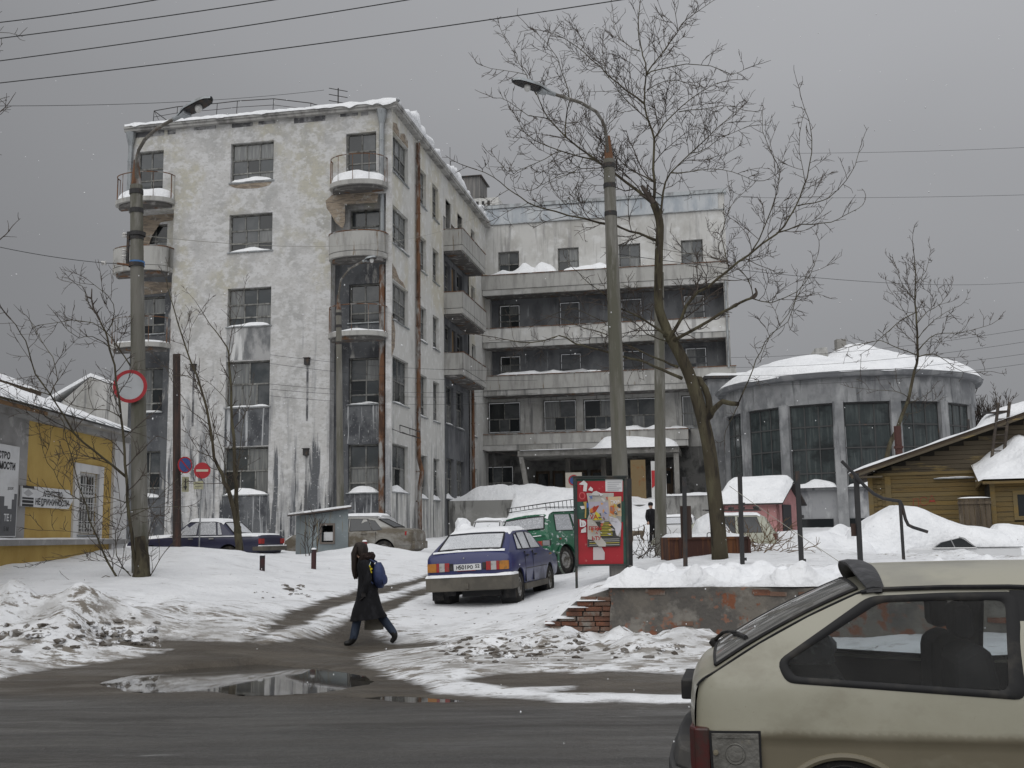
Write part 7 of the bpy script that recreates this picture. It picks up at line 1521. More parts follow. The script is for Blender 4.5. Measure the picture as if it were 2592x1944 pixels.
# heap of cut brush by the poster stand
T_ = Tree(51, twig=0.007, curl=0.5, up=0.1); g = Gd(1388, 1205)
for k in range(14): T_.grow(Vector((g.x + rr.uniform(-0.35, 0.5), g.y + rr.uniform(-0.4, 0.4), gz(g.x, g.y) - 0.02)), Vector((rr.uniform(-0.9, 0.9), rr.uniform(-0.5, 0.3), rr.uniform(0.2, 0.8))).normalized(), rr.uniform(0.5, 1.0), 0.014, 1)
t = thing('brush_heap', 'heap of cut bare branches in the snow right of the poster stand', 'brush', (g.x, g.y, g.z)); T_.small.build('branches', TWIG, t, world=True, smooth=True, angle=180)
T_ = Tree(52, twig=0.009, curl=0.5, up=0.1); g = at_ground(1925, 27.5)
for k in range(22): T_.grow(Vector((g.x + rr.uniform(-0.5, 0.6), g.y + rr.uniform(-0.4, 0.4), g.z - 0.02)), Vector((rr.uniform(-0.9, 0.9), rr.uniform(-0.4, 0.3), rr.uniform(0.1, 0.5))).normalized(), rr.uniform(0.6, 1.1), 0.013, 1)
t = thing('brush_heap', 'heap of brown brush right of the rusty skip by the beige wagon', 'brush', (g.x, g.y, g.z)); T_.small.build('branches', pm('dry_brush', (0.15, 0.095, 0.05), 0.9), t, world=True, smooth=True, angle=180)
T_ = Tree(53, twig=0.009, curl=0.3, up=0.3); g = at_ground(783, 31.5)
for k in range(5): T_.grow(Vector((g.x + rr.uniform(-0.1, 0.3), g.y, g.z - 0.05)), Vector((rr.uniform(-0.3, 0.3), 0, 1)).normalized(), rr.uniform(0.8, 1.3), 0.013, 1)
t = thing('dry_weed', 'thin dry stems sticking out of the snow before the grey hut', 'weeds', (g.x, g.y, g.z)); T_.small.build('stems', TWIG, t, world=True, smooth=True, angle=180)
# ------------------------------------------------------------------ vehicles
def applied(o):
    """bake an object's modifiers into its mesh"""
    bpy.context.view_layer.update()
    me = bpy.data.meshes.new_from_object(o.evaluated_get(bpy.context.evaluated_depsgraph_get()))
    o.modifiers.clear(); o.data = me; return o
def paint(name, col, dirt=(0.10, 0.085, 0.06), z0=0.35, z1=0.85, frost=0.0, rough=0.32, **k):
    ly = [(tuple(c * 0.86 for c in col), 1.5, ONE, 0.45, 0.62), (dirt, 2.2, (0.7, 0.7, 1), 0.26, 0.50, (z0, z1), 0.92)]
    if frost: ly.append(((0.66, 0.67, 0.69), 7, (1, 1, 1.6), 0.60 - frost, 0.66 - frost, None, 0.8))
    return pm(name, col, rough, 0.5, layers=ly, coord='obj', rlayer=(1, 0.75), coat=0.15)
class Car:
    """x forward from the rear bumper, y to the left, z up"""
    def __init__(s, label, pos, head, st, mat, wheels, wr=0.29, ww=0.17, track=None, pitch=0.0, roll=0.0, name='parked_car', cat='car', group='cars parked in the yard'):
        # heading: angle of the forward direction, clockwise from straight ahead of the camera
        f = Vector((math.sin(R(head)) * math.cos(pitch), math.cos(R(head)) * math.cos(pitch), math.sin(pitch)))
        l = UP.cross(f).normalized(); u = f.cross(l).normalized()
        l2 = l * math.cos(roll) + u * math.sin(roll); u2 = f.cross(l2)
        s.t = thing(name, label, cat, tuple(pos), Matrix((f, l2, u2)).transposed(), group)
        s.st = st; s.mat = mat
        mb = MB(); n = len(st); K = None
        for a in st:
            ring = s.ring(a); full = ring + [(-y, z) for y, z in ring[-2:0:-1]]
            K = len(full)
            for y, z in full: mb.v.append((a[0], y, z))
        for i in range(n - 1):
            for k in range(K): mb.f.append((i * K + k, i * K + (k + 1) % K, (i + 1) * K + (k + 1) % K, (i + 1) * K + k))
        mb.f.append(tuple(range(K))); mb.f.append(tuple((n - 1) * K + k for k in range(K - 1, -1, -1)))
        s.body = mb.build('body', mat, s.t, smooth=True, angle=28)
        W_ = max(a[3] for a in st)
        s.track = track or (W_ - ww * 0.5 - 0.03)
        cm = MB()
        for x in wheels:
            for sd in (-1, 1): cm.tube([(x, sd * (W_ - 0.34), wr), (x, sd * (W_ + 0.2), wr)], wr + 0.065, 24)
        c = cm.build('cut', None); c.parent = s.t
        b = s.body.modifiers.new('arch', 'BOOLEAN'); b.object = c; b.operation = 'DIFFERENCE'; b.solver = 'EXACT'
        applied(s.body); bpy.data.objects.remove(c)
        s.body.data.polygons.foreach_set('use_smooth', [True] * len(s.body.data.polygons)); s.body.data.set_sharp_from_angle(angle=R(28))
        bv = s.body.modifiers.new('soft', 'BEVEL'); bv.width = 0.014; bv.segments = 2; bv.limit_method = 'ANGLE'; bv.angle_limit = R(30)
        for x in wheels:
            for sd in (-1, 1):
                h = MB(); h.lathe([(wr + 0.062, 0.0), (wr + 0.062, 0.30), (0.02, 0.31)], (x, sd * (W_ - 0.035), wr), (0, -sd, 0), 24); h.build('wheel_housing', BLACK, s.t, smooth=True)
                s.wheel(x, sd * s.track, wr, ww, sd)
    def ring(s, a):
        x, zb, zl, w, zt, wt = a
        return [(0, zb), (w - 0.14, zb), (w - 0.03, zb + 0.09), (w, zb + (zl - zb) * 0.5), (w - 0.012, zl - 0.06), (w - 0.045, zl), (min(wt + 0.02, w - 0.05), max(zt - 0.075, zl + 0.004)), (wt - 0.05, max(zt - 0.012, zl + 0.02)), (wt * 0.5, zt + 0.012), (0, zt + 0.02)]
    def at(s, x):
        for a, b in zip(s.st, s.st[1:]):
            if a[0] <= x <= b[0]:
                f = (x - a[0]) / max(1e-6, b[0] - a[0]); return tuple(p + (q - p) * f for p, q in zip(a, b))
        return s.st[0] if x < s.st[0][0] else s.st[-1]
    def sidey(s, x, z):
        r = s.ring(s.at(x))[2:8]
        for (y0, z0), (y1, z1) in zip(r, r[1:]):
            if z0 <= z <= z1: return y0 + (y1 - y0) * (z - z0) / max(1e-6, z1 - z0)
        return r[-1][0] if z > r[-1][1] else r[0][0]
    def wheel(s, x, y, r, w, sd):
        mb = MB(); mb.lathe([(r * 0.62, -w / 2), (r * 0.9, -w / 2), (r, -w * 0.36), (r, w * 0.36), (r * 0.9, w / 2), (r * 0.62, w / 2), (r * 0.62, -w / 2)], (0, 0, 0), (0, 1, 0), 26)
        o = mb.build('wheel', TYRE, s.t, smooth=True, angle=50); o.location = (x, y, r)
        mb = MB(); mb.lathe([(0.0, sd * w * 0.16), (r * 0.2, sd * w * 0.18), (r * 0.24, sd * w * 0.34), (r * 0.40, sd * w * 0.30), (r * 0.50, sd * w * 0.14), (r * 0.60, sd * w * 0.40), (r * 0.64, sd * w * 0.44)], (0, 0, 0), (0, 1, 0), 26)
        mb.build('rim', RIM, o, smooth=True, angle=50)
    def glass(s, poly, mat, name='side_window', sides=(-1, 1), frame=True, rim=0.022):
        for sd in sides:
            P = [Vector((x, sd * (s.sidey(x, z) + 0.004), z)) for x, z in poly]
            e = Vector((0, sd * 0.006, 0.002)); mb = MB(); mb.prism(P, e); o = mb.build(name, mat, s.t)
            if frame:
                c = sum(P, Vector()) / len(P); m = MB(); n = len(P)
                for i in range(n):
                    a, b = P[i], P[(i + 1) % n]; ao, bo = a + (a - c).normalized() * rim, b + (b - c).normalized() * rim
                    m.prism([a + e, b + e, bo + e * 0.4, ao + e * 0.4], e * 0.8)
                m.build('window_rubber', BLACK, o)
    def top(s, i, j, u, v, off=0.008):
        """a point on the sloping glass between stations i and j"""
        a, b = s.st[i], s.st[j]
        x = a[0] + (b[0] - a[0]) * v; z = a[4] + (b[4] - a[4]) * v + 0.02 * (1 - u * u); y = (a[5] + (b[5] - a[5]) * v) * u
        nn = Vector((-(b[4] - a[4]), 0, b[0] - a[0])).normalized()
        if nn.z < 0: nn = -nn
        return Vector((x, y, z)) + nn * off
    def slope_glass(s, i, j, u0, u1, v0, v1, mat, name):
        mb = MB(); mb.grid(lambda p, q: s.top(i, j, (2 * p - 1) * (u0 + (u1 - u0) * q), v0 + (v1 - v0) * q, 0.010), 10, 4); o = mb.build(name, mat, s.t, smooth=True, angle=180)
        m = MB(); e = 0.035
        B = [s.top(i, j, (2 * p / 10 - 1) * u0, v0, 0.014) for p in range(11)] + [s.top(i, j, (1 - 2 * p / 10) * u1, v1, 0.014) for p in range(11)]
        m.tube(B + [B[0]], 0.016, 5, cap=False); m.build('window_rubber', BLACK, o)
        return o
    def box(s, name, a, b, mat, parent=None, bevel=0.0, **k):
        mb = MB(); mb.box(a, b); return mb.build(name, mat, parent or s.t, bevel=bevel, **k)
    def snow_on(s, x0, x1, h, w=0.96, name='snow_cover', seed=0, n=18):
        def fn(i, j):
            x = x0 + (x1 - x0) * i; a = s.at(x); u = (2 * j - 1); y = a[5] * w * u
            e = (min(1, min(j, 1 - j) * 7) * min(1, min(i, 1 - i) * 7)) ** 0.5
            zz = a[4] + 0.02 * (1 - u * u) - 0.05 * max(0, abs(u) - 0.85) / 0.15
            return Vector((x, y, zz + 0.004 + h * e * (0.8 + 0.8 * float(vnoise(x * 2 + seed, y * 2.3, seed)))))
        mb = MB(); mb.grid(fn, n, 12); return mb.build(name, SNOW, s.t, smooth=True, angle=180)
AMBER = pm('amber_lens', (0.42, 0.17, 0.03), 0.25, 0.5, layers=[((0.22, 0.12, 0.04), 9, ONE, 0.5, 0.65)], coord='obj'); REDL = pm('red_lens', (0.34, 0.03, 0.03), 0.25, 0.5, layers=[((0.2, 0.06, 0.05), 9, ONE, 0.52, 0.65)], coord='obj'); CLEARL = pm('clear_lens', (0.40, 0.39, 0.38), 0.25, 0.5, layers=[((0.25, 0.23, 0.21), 9, ONE, 0.5, 0.62)], coord='obj')
CHROME = pm('dull_chrome', (0.42, 0.42, 0.42), 0.35, 0.5, 0.8)
def ctext(s, car, x, y, z, h, mat, par=None, sx=1.0, name='lettering', align='CENTER', bold=0.0):
    """lettering on a rear face, read from behind"""
    cu = bpy.data.curves.new('t', 'FONT'); cu.body = s; cu.size = h * 1.38; cu.align_x = align; cu.offset = bold
    ob = bpy.data.objects.new('t', cu); COL.objects.link(ob); bpy.context.view_layer.update()
    me = bpy.data.meshes.new_from_object(ob.evaluated_get(bpy.context.evaluated_depsgraph_get())); bpy.data.objects.remove(ob)
    for v in me.vertices: v.co = Vector((x, y - v.co.x * sx, z + v.co.y))
    me.materials.clear(); me.materials.append(mat); o = bpy.data.objects.new(name, me); COL.objects.link(o); o.parent = par or car.t; return o

# --- the blue hatchback
BLUE = paint('blue_paint', (0.024, 0.030, 0.118), (0.075, 0.075, 0.09), 0.1, 0.85)
ST = [(0.00, .40, .78, .745, .84, .70), (0.05, .35, .90, .80, .945, .72), (0.13, .32, .94, .825, .985, .725), (0.70, .28, .945, .828, 1.30, .63), (0.95, .26, .94, .828, 1.365, .62), (1.9, .24, .93, .828, 1.38, .62), (2.15, .24, .925, .825, 1.345, .62), (2.80, .24, .92, .82, .96, .72), (3.2, .26, .88, .81, .925, .74), (3.9, .30, .80, .78, .835, .72), (4.05, .38, .70, .74, .74, .66)]
hd = 15.0; c0, c1, c2 = W(1123, 1537, 20.4), W(1304, 1522, 20.9), W(1381, 1500, 23.2); f_ = Vector((math.sin(R(hd)), math.cos(R(hd)), 0)); l_ = UP.cross(f_)
rc = (c0 + c1) / 2; z0 = rc.z; rc.z = 0; z1 = z0 + c2.z - c1.z; zl_, zr_ = c0.z, c1.z
base = rc - f_ * 0.62; base.z = z0 - (z1 - z0) * 0.25
c = Car('dark blue hatchback with snowed-over rear window parked on the drive', base, hd, ST, BLUE, (0.62, 3.09), 0.29, 0.17, pitch=math.atan2(z1 - z0, 2.47), roll=math.atan2(zl_ - zr_, 1.4))
bc = c
c.slope_glass(2, 3, 0.84, 0.86, 0.06, 0.92, FROST, 'rear_window')
c.glass([(0.66, .985), (0.97, .98), (0.95, 1.25), (0.86, 1.25)], FROST); c.glass([(1.04, .98), (1.58, .975), (1.60, 1.29), (1.06, 1.28)], FROST); c.glass([(1.67, .975), (2.50, .97), (2.16, 1.25), (1.69, 1.29)], FROST)
GB = pm('dirty_bumper', (0.085, 0.078, 0.066), 0.75, 0.3, layers=[((0.13, 0.118, 0.098), 2, ONE, 0.42, 0.6)], coord='obj')
mb = MB(); prof = [(0.44, .835), (0.10, .845), (-0.02, .82), (-0.075, .70), (-0.085, .4), (-0.09, 0)]
pr = prof + [(x, -y) for x, y in prof[-2::-1]]
mb.prism([(x, y, .29) for x, y in pr] + [(x + 0.16, y * 0.86, .29) for x, y in pr[::-1]], (0, 0, .26)); bp_o = mb.build('bumper', GB, c.t, bevel=0.02)
def bsn(i, j):
    k = i * (len(pr) - 1); k0 = min(int(k), len(pr) - 2); f = k - k0; x = pr[k0][0] * (1 - f) + pr[k0 + 1][0] * f; y = pr[k0][1] * (1 - f) + pr[k0 + 1][1] * f
    return Vector((x + 0.10 * j - 0.01 + 0.01 * float(vnoise(i * 30, 0, 3)), y * (1 - 0.05 * j), .552 + (0.035 + 0.03 * float(vnoise(i * 14, j, 4))) * (math.sin(math.pi * min(max(j, 0.05), 0.95)) if 0 < j < 1 else 0) - (0.012 if j == 0 else 0)))
mb = MB(); mb.grid(bsn, 60, 5); mb.build('snow_ridge', SNOW, bp_o, smooth=True, angle=180)
for sd in (1, -1):
    lt_ = None
    for y0, y1, m, nm in ((0.35, 0.44, REDL, 'red_lens'), (0.44, 0.545, CLEARL, 'clear_lens'), (0.545, 0.60, REDL, 'red_lens'), (0.60, 0.775, AMBER, 'amber_lens')):
        a, b = sorted((sd * y0, sd * y1)); mb = MB(); xo = 0.0 if y1 < 0.7 else 0.0
        mb.pbox((-0.022, a + 0.002, .645), (0.09, 0, 0), (0, b - a - 0.004, 0), (0.012, 0, .155))
        if lt_ is None: lt_ = mb.build('tail_light', m, c.t)
        else: mb.build(nm, m, lt_)
    c.box('black_panel', (-0.012, min(sd * .28, sd * .345), .66), (0.05, max(sd * .28, sd * .345), .785), BLACK)
    c.box('mud_flap', (0.26, min(sd * .58, sd * .80), .12), (0.28, max(sd * .58, sd * .80), .34), BLACK)
    for x in (1.12, 1.74): c.box('door_handle', (x, min(sd * .825, sd * .85), .835), (x + .14, max(sd * .825, sd * .85), .865), BLACK)
    c.box('repeater', (3.15, min(sd * .80, sd * .825), .80), (3.22, max(sd * .80, sd * .825), .83), AMBER)
    c.box('sill', (0.98, min(sd * .79, sd * .836), .22), (2.72, max(sd * .79, sd * .836), .33), GB)
    c.box('door_seam', (1.02, min(sd * .80, sd * .8285), .36), (1.028, max(sd * .80, sd * .8285), .93), BLACK); c.box('door_seam', (1.63, min(sd * .80, sd * .8285), .36), (1.638, max(sd * .80, sd * .8285), .93), BLACK)
    c.box('side_rubbing_strip', (1.0, min(sd * .82, sd * .832), .60), (2.75, max(sd * .82, sd * .832), .612), BLACK)
mb = MB(); mb.box((2.42, -1.0, .98), (2.52, -.83, 1.10)); mi = mb.build('mirror', BLACK, c.t, bevel=0.02); mb = MB(); mb.box((2.40, -.99, .99), (2.419, -.85, 1.09)); mb.build('mirror_glass', CHROME, mi)
pl = c.box('number_plate', (-0.03, -.26, .655), (-0.018, .26, .77), SIGNW)
ctext('Н', c, -0.0305, .185, .682, .058, INK, pl, bold=0.004); ctext('501', c, -0.0305, .085, .678, .075, INK, pl, bold=0.004); ctext('РО', c, -0.0305, -.05, .682, .058, INK, pl, bold=0.004); ctext('52', c, -0.0305, -.19, .695, .062, INK, pl, bold=0.003)
c.box('plate_rim', (-0.026, -.15, .645), (-0.016, .2, .654), REDL, pl)
ctext('ИЖ', c, -0.012 + 0.05, .56, .845, .04, CHROME, sx=1.2); ctext('Ода', c, 0.022, -.42, .855, .045, CHROME, sx=1.1)
mb = MB(); mb.lathe([(0, 0), (0.012, 0), (0.012, 0.01), (0, 0.012)], (0.0, 0.07, .875), (-1, 0, 0), 10); mb.build('lock', CHROME, c.t)
c.box('tow_hitch', (-0.13, -.03, .33), (-0.085, .03, .42), GB); c.box('fuel_tank', (0.2, -.55, .17), (0.75, .2, .34), BLACK); c.box('silencer', (0.12, .3, .2), (0.6, .45, .32), BLACK); mb = MB(); mb.tube([(0.62, -.7, .29), (0.62, .7, .29)], 0.05, 8); mb.build('rear_axle', BLACK, c.t)
c.snow_on(0.72, 2.2, 0.026, 1.0, seed=1); c.snow_on(2.75, 3.95, 0.03, 0.98, seed=4)
mb = MB(); mb.grid(lambda i, j: c.top(1, 2, (2 * i - 1) * 0.95, 0.5 + 0.75 * j, 0.004 + 0.018 * math.sin(math.pi * min(max(j, 0), 1)) * (1 + float(vnoise(i * 20, 0, 2)))), 40, 4); mb.build('snow_ridge', SNOW, c.t, smooth=True, angle=180)

# --- the green off-roader
GREEN = paint('green_paint', (0.012, 0.115, 0.055), (0.08, 0.085, 0.07), 0.0, 0.7, frost=0.02)
SN = [(0, .50, .98, .77, 1.02, .72), (.04, .46, 1.02, .82, 1.07, .73), (.08, .44, 1.03, .838, 1.11, .72), (.26, .42, 1.035, .842, 1.53, .65), (.5, .42, 1.035, .842, 1.62, .64), (1.7, .42, 1.03, .842, 1.64, .64), (1.95, .42, 1.03, .842, 1.59, .64), (2.35, .42, 1.02, .842, 1.07, .75), (2.5, .42, 1.0, .84, 1.04, .76), (3.55, .44, .95, .82, .985, .74), (3.72, .5, .86, .78, .90, .70)]
hd = 35.0; f_ = Vector((math.sin(R(hd)), math.cos(R(hd)), 0)); l_ = UP.cross(f_)
wr_ = W(1427, 1466, 27.8); rc = wr_ + l_ * 0.68; rc.z = 0
base = rc - f_ * 0.70; z0 = gz(*(rc - l_ * 0.68).xy); base.z = z0 - 0.02 - 0.68 * math.tan(0.09)
c = Car('green boxy off-roader with frosted rear window and snowy roof rack', base, hd, SN, GREEN, (0.70, 2.90), 0.345, 0.19, pitch=0.02, roll=-0.095)
c.slope_glass(2, 3, 0.90, 0.90, 0.10, 0.84, FROST2, 'rear_window')
c.glass([(0.42, 1.09), (1.22, 1.09), (1.24, 1.50), (0.56, 1.50)], FROST2); c.glass([(1.32, 1.09), (2.18, 1.08), (1.93, 1.46), (1.33, 1.51)], FROST2)
for sd in (1, -1):
    lt_ = c.box('tail_light', (-0.02, min(sd * .48, sd * .60), .74), (0.02, max(sd * .48, sd * .60), .86), REDL); c.box('amber_lens', (-0.02, min(sd * .602, sd * .74), .74), (0.02, max(sd * .602, sd * .74), .86), AMBER, lt_)
    c.box('door_handle', (1.4, min(sd * .842, sd * .865), .95), (1.52, max(sd * .842, sd * .865), .98), CHROME); c.box('side_reflector', (0.45, min(sd * .84, sd * .855), .86), (0.52, max(sd * .84, sd * .855), .90), REDL)
    mb = MB(); mb.lathe([(0.40, 0), (0.455, 0.0), (0.455, 0.025), (0.40, 0.03)], (0.70, sd * .838, .345), (0, sd, 0), 24, 0, 2 * math.pi); mb.build('arch_flare', GREEN, c.t)
c.box('hatch_seam', (-0.006, -.70, .955), (0.03, .70, .962), BLACK)
nb = c.box('bumper', (-0.16, -.80, .50), (-0.02, .80, .60), GB, bevel=0.02)
mb = MB(); mb.grid(lambda i, j: Vector((-0.155 + 0.14 * j, -.79 + 1.58 * i, .602 + 0.05 * math.sin(math.pi * min(max(j, .0), 1)) * (1 + float(vnoise(i * 12, j, 3))))), 40, 4); mb.build('snow_ridge', SNOW, nb, smooth=True, angle=180)
c.box('snow_smear', (-0.012, -.60, .985), (0.03, .55, 1.005), SNOW); c.box('spare_frame', (0.1, -.5, .3), (1.0, .5, .44), BLACK); mb = MB(); mb.tube([(0.70, -.7, .345), (0.70, .7, .345)], 0.06, 8); mb.build('rear_axle', BLACK, c.t)
c.snow_on(0.22, 2.05, 0.11, 1.05, seed=6); c.snow_on(2.4, 3.6, 0.1, 1.0, seed=8)
rk = thing('roof_rack', 'thin wire roof rack on the green off-roader', 'roof rack', tuple(base + UP * 1.65)); rk.rotation_euler = c.t.rotation_euler; rk.location = c.t.matrix_basis @ Vector((0, 0, 0))
mb = MB(); zz = 1.80; L4 = [(0.35, -.60), (0.35, .60), (1.75, .60), (1.75, -.60), (0.35, -.60)]
mb.tube([(x, y, zz + (0.10 if x > 1 else 0)) for x, y in L4], 0.010, 5, cap=False); mb.tube([(x, y, zz - 0.10) for x, y in L4], 0.010, 5, cap=False); mb.build('rail', STEEL, rk)
for x, y in [(0.35 + 0.2 * k, sd * .60) for k in range(8) for sd in (-1, 1)]:
    mb = MB(); mb.tube([(x, y, zz - 0.18), (x, y, zz + (0.10 * (x - 0.35) / 1.4))], 0.008, 4); mb.build('upright', STEEL, rk)

# --- saloons seen from the side
def saloon(label, pos, head, st, mat, wheels, wr, glassmat, wins, extra=None, **k):
    c = Car(label, pos, head, st, mat, wheels, wr, 0.19, **k)
    for w_ in wins: c.glass(w_, glassmat)
    return c
SILV = paint('dirty_silver_paint', (0.32, 0.315, 0.295), (0.085, 0.066, 0.04), 0.98, 1.25, rough=0.3)
SP = [(0, .45, .82, .70, .88, .64), (.07, .34, .93, .85, .99, .74), (.2, .27, .97, .90, 1.035, .76), (.72, .22, .97, .91, 1.07, .74), (1.35, .2, .955, .915, 1.385, .63), (1.75, .2, .95, .915, 1.455, .61), (2.6, .2, .93, .915, 1.465, .61), (3.0, .2, .92, .91, 1.37, .63), (3.65, .2, .90, .91, .99, .77), (4.4, .22, .82, .88, .885, .74), (4.68, .3, .68, .76, .73, .64), (4.77, .4, .6, .62, .63, .55)]
hd = -78.0; f_ = Vector((math.sin(R(hd)), math.cos(R(hd)), 0))
q = W(973, 1420, 37.4); base = Vector((q.x, q.y, 0)) - f_ * 1.02 + UP.cross(f_) * -0.8 ; base.z = gz(base.x, base.y) - 0.0
base.z = 0.86
c = saloon('silver saloon brown with road dirt parked behind the grey hut', base, hd, SP, SILV, (1.02, 3.73), 0.325, CARGLASS, [[(1.10, 1.02), (1.42, 1.0), (1.62, 1.36), (1.40, 1.31)], [(1.46, 1.0), (2.25, .985), (2.30, 1.40), (1.68, 1.385)], [(2.33, .985), (3.28, .97), (2.92, 1.31), (2.36, 1.40)]])
c.slope_glass(3, 4, 0.84, 0.84, 0.05, 0.95, pm('frosted_dark_glass', (0.10, 0.105, 0.11), 0.4, 0.4, coord='obj'), 'rear_window')
for sd in (1, -1):
    a, b = sorted((sd * .62, sd * .86)); mb = MB(); mb.prism([(0.035, sd * .60, .80), (0.26, sd * .915, .82), (0.26, sd * .912, .95), (0.06, sd * .60, .93)], (-0.03, sd * 0.012, 0)); tl = mb.build('tail_light', REDL, c.t)
    mb = MB(); mb.lathe([(0, 0), (0.05, 0), (0.05, 0.012), (0, 0.016)], (0.13, sd * .80, .875), (-0.75, sd * 0.66, 0), 14); mb.build('clear_lens', CLEARL, tl)
    c.box('door_handle', (1.62, min(sd * .90, sd * .935), .88), (1.82, max(sd * .90, sd * .935), .91), SILV); c.box('door_seam', (2.27, min(sd * .89, sd * .9165), .3), (2.278, max(sd * .89, sd * .9165), .95), BLACK); c.box('door_seam', (1.30, min(sd * .89, sd * .9165), .62), (1.308, max(sd * .89, sd * .9165), .95), BLACK)
    c.box('rubbing_strip', (0.1, min(sd * .88, sd * .925), .50), (0.62, max(sd * .88, sd * .925), .55), SILV)
c.box('bumper', (-0.05, -.78, .36), (0.1, .78, .62), SILV, bevel=0.03)
NAVY = paint('navy_paint', (0.022, 0.024, 0.055), (0.06, 0.05, 0.042), 0.2, 0.7)
SV = [(0, .5, .85, .82, .88, .76), (.04, .42, .92, .86, .95, .78), (.1, .36, .93, .88, .975, .79), (1.0, .3, .945, .89, .995, .77), (1.45, .28, .945, .89, 1.42, .63), (1.7, .28, .945, .89, 1.475, .62), (2.6, .28, .94, .89, 1.475, .62), (3.25, .28, .93, .89, .985, .77), (4.6, .34, .86, .87, .90, .76), (4.8, .45, .78, .84, .80, .74)]
hd = -76.0; f_ = Vector((math.sin(R(hd)), math.cos(R(hd)), 0)); q = W(678, 1400, 35.2); base = Vector((q.x, q.y + 0.6, 0)); base.z = W(678, 1352, 35.2).z - 1.0
c = saloon('dark blue saloon dusted with snow half hidden by the left snow bank', base, hd, SV, NAVY, (1.1, 3.9), 0.32, FROST2, [[(1.36, 1.0), (1.50, 1.0), (1.62, 1.38), (1.55, 1.38)], [(1.56, 1.0), (2.2, 1.0), (2.22, 1.41), (1.70, 1.41)], [(2.28, 1.0), (3.0, .985), (2.68, 1.36), (2.30, 1.41)]])
c.slope_glass(3, 4, 0.84, 0.86, 0.08, 0.9, FROST, 'rear_window')
for sd in (1, -1):
    c.box('tail_light', (-0.02, min(sd * .58, sd * .86), .70), (0.05, max(sd * .58, sd * .86), .86), REDL); c.box('snow_line', (0.3, min(sd * .86, sd * .885), .935), (3.3, max(sd * .86, sd * .885), .965), SNOW)
    for x in (1.62, 2.36): c.box('door_handle', (x, min(sd * .88, sd * .91), .86), (x + .16, max(sd * .88, sd * .91), .90), CHROME)
vb = c.box('bumper', (-0.12, -.88, .48), (0.25, .88, .62), GB, bevel=0.02); c.box('snow_ridge', (-0.1, -.86, .621), (0.2, .86, .65), SNOW, vb)
c.snow_on(1.4, 2.75, 0.06, 1.05, seed=3); c.snow_on(0.06, 0.98, 0.035, 1.05, seed=5); c.snow_on(3.3, 4.7, 0.05, 1.05, seed=9)
WHITE = paint('white_paint', (0.56, 0.565, 0.57), (0.3, 0.29, 0.27), 0.3, 0.7)
SWG = [(0, .5, .98, .8, 1.02, .74), (.06, .42, 1.0, .86, 1.06, .74), (.35, .38, 1.0, .87, 1.54, .66), (.6, .36, 1.0, .87, 1.66, .64), (2.2, .36, .98, .87, 1.67, .64), (2.5, .36, .97, .87, 1.60, .64), (3.1, .36, .95, .87, 1.02, .75), (4.0, .4, .88, .84, .94, .73), (4.15, .5, .8, .8, .82, .70)]
hd = -80; q = W(1010, 1380, 41.0); z_ = W(900, 1302, 41.3).z - 1.70
c = saloon('white estate car with snowy roof behind the silver saloon', Vector((q.x, q.y, z_)), hd, SWG, WHITE, (0.8, 3.2), 0.33, CARGLASS, [[(0.45, 1.05), (1.15, 1.05), (1.18, 1.55), (0.62, 1.55)], [(1.22, 1.05), (1.95, 1.04), (1.95, 1.57), (1.24, 1.57)], [(2.0, 1.04), (2.75, 1.02), (2.45, 1.5), (2.02, 1.57)]]); c.snow_on(0.5, 2.45, 0.05, 1.05, seed=12)
mb = MB(); mb.box((2.6, 0.88, 1.02), (2.72, 1.1, 1.2)); mb.build('mirror', BLACK, c.t, bevel=0.02)
SO = [(0, .4, .82, .62, .86, .58), (.05, .34, .86, .68, .90, .60), (.10, .3, .87, .70, .92, .59), (.42, .28, .87, .71, 1.33, .54), (.6, .28, .87, .71, 1.40, .53), (1.7, .28, .87, .71, 1.42, .53), (2.3, .28, .86, .71, .92, .60), (3.1, .3, .80, .69, .84, .58), (3.2, .4, .7, .64, .72, .54)]
hd = 14; q = W(1228, 1380, 40.5); z_ = W(1228, 1312, 40.6).z - 1.45
c = saloon('small white hatchback thick with snow behind the blue one', Vector((q.x, q.y, z_)), hd, SO, WHITE, (0.5, 2.6), 0.27, FROST, [[(0.55, .93), (1.0, .92), (1.02, 1.33), (0.66, 1.33)], [(1.06, .92), (2.0, .92), (1.65, 1.34), (1.08, 1.34)]]); c.slope_glass(2, 3, 0.86, 0.86, 0.08, 0.92, pm('snowy_glass', (0.72, 0.73, 0.75), 0.7, layers=[((0.10, 0.10, 0.11), 2.2, ONE, 0.60, 0.68)], coord='obj'), 'rear_window'); c.snow_on(0.5, 1.75, 0.07, 1.05, seed=13)
mb = MB(); mb.tube([(0.12, .45, .96), (0.2, -.35, 1.0)], 0.012, 4); mb.build('wiper', BLACK, c.t)
mb = MB(); q2 = W(1183, 1370, 40.0); mb.ico((q2.x, q2.y, gz(q2.x, q2.y) + 0.35), (0.55, 0.5, 0.6), 3, 2, 0.16); mb.ico((q2.x - 0.2, q2.y + 0.3, gz(q2.x, q2.y) + 0.8), (0.3, 0.3, 0.35), 5, 2, 0.2)
mb.build('snow_heap', SNOW, kind='stuff', smooth=True)
hd = 12; q = W(1715, 1390, 43.5); z_ = W(1715, 1300, 43.5).z - 1.44
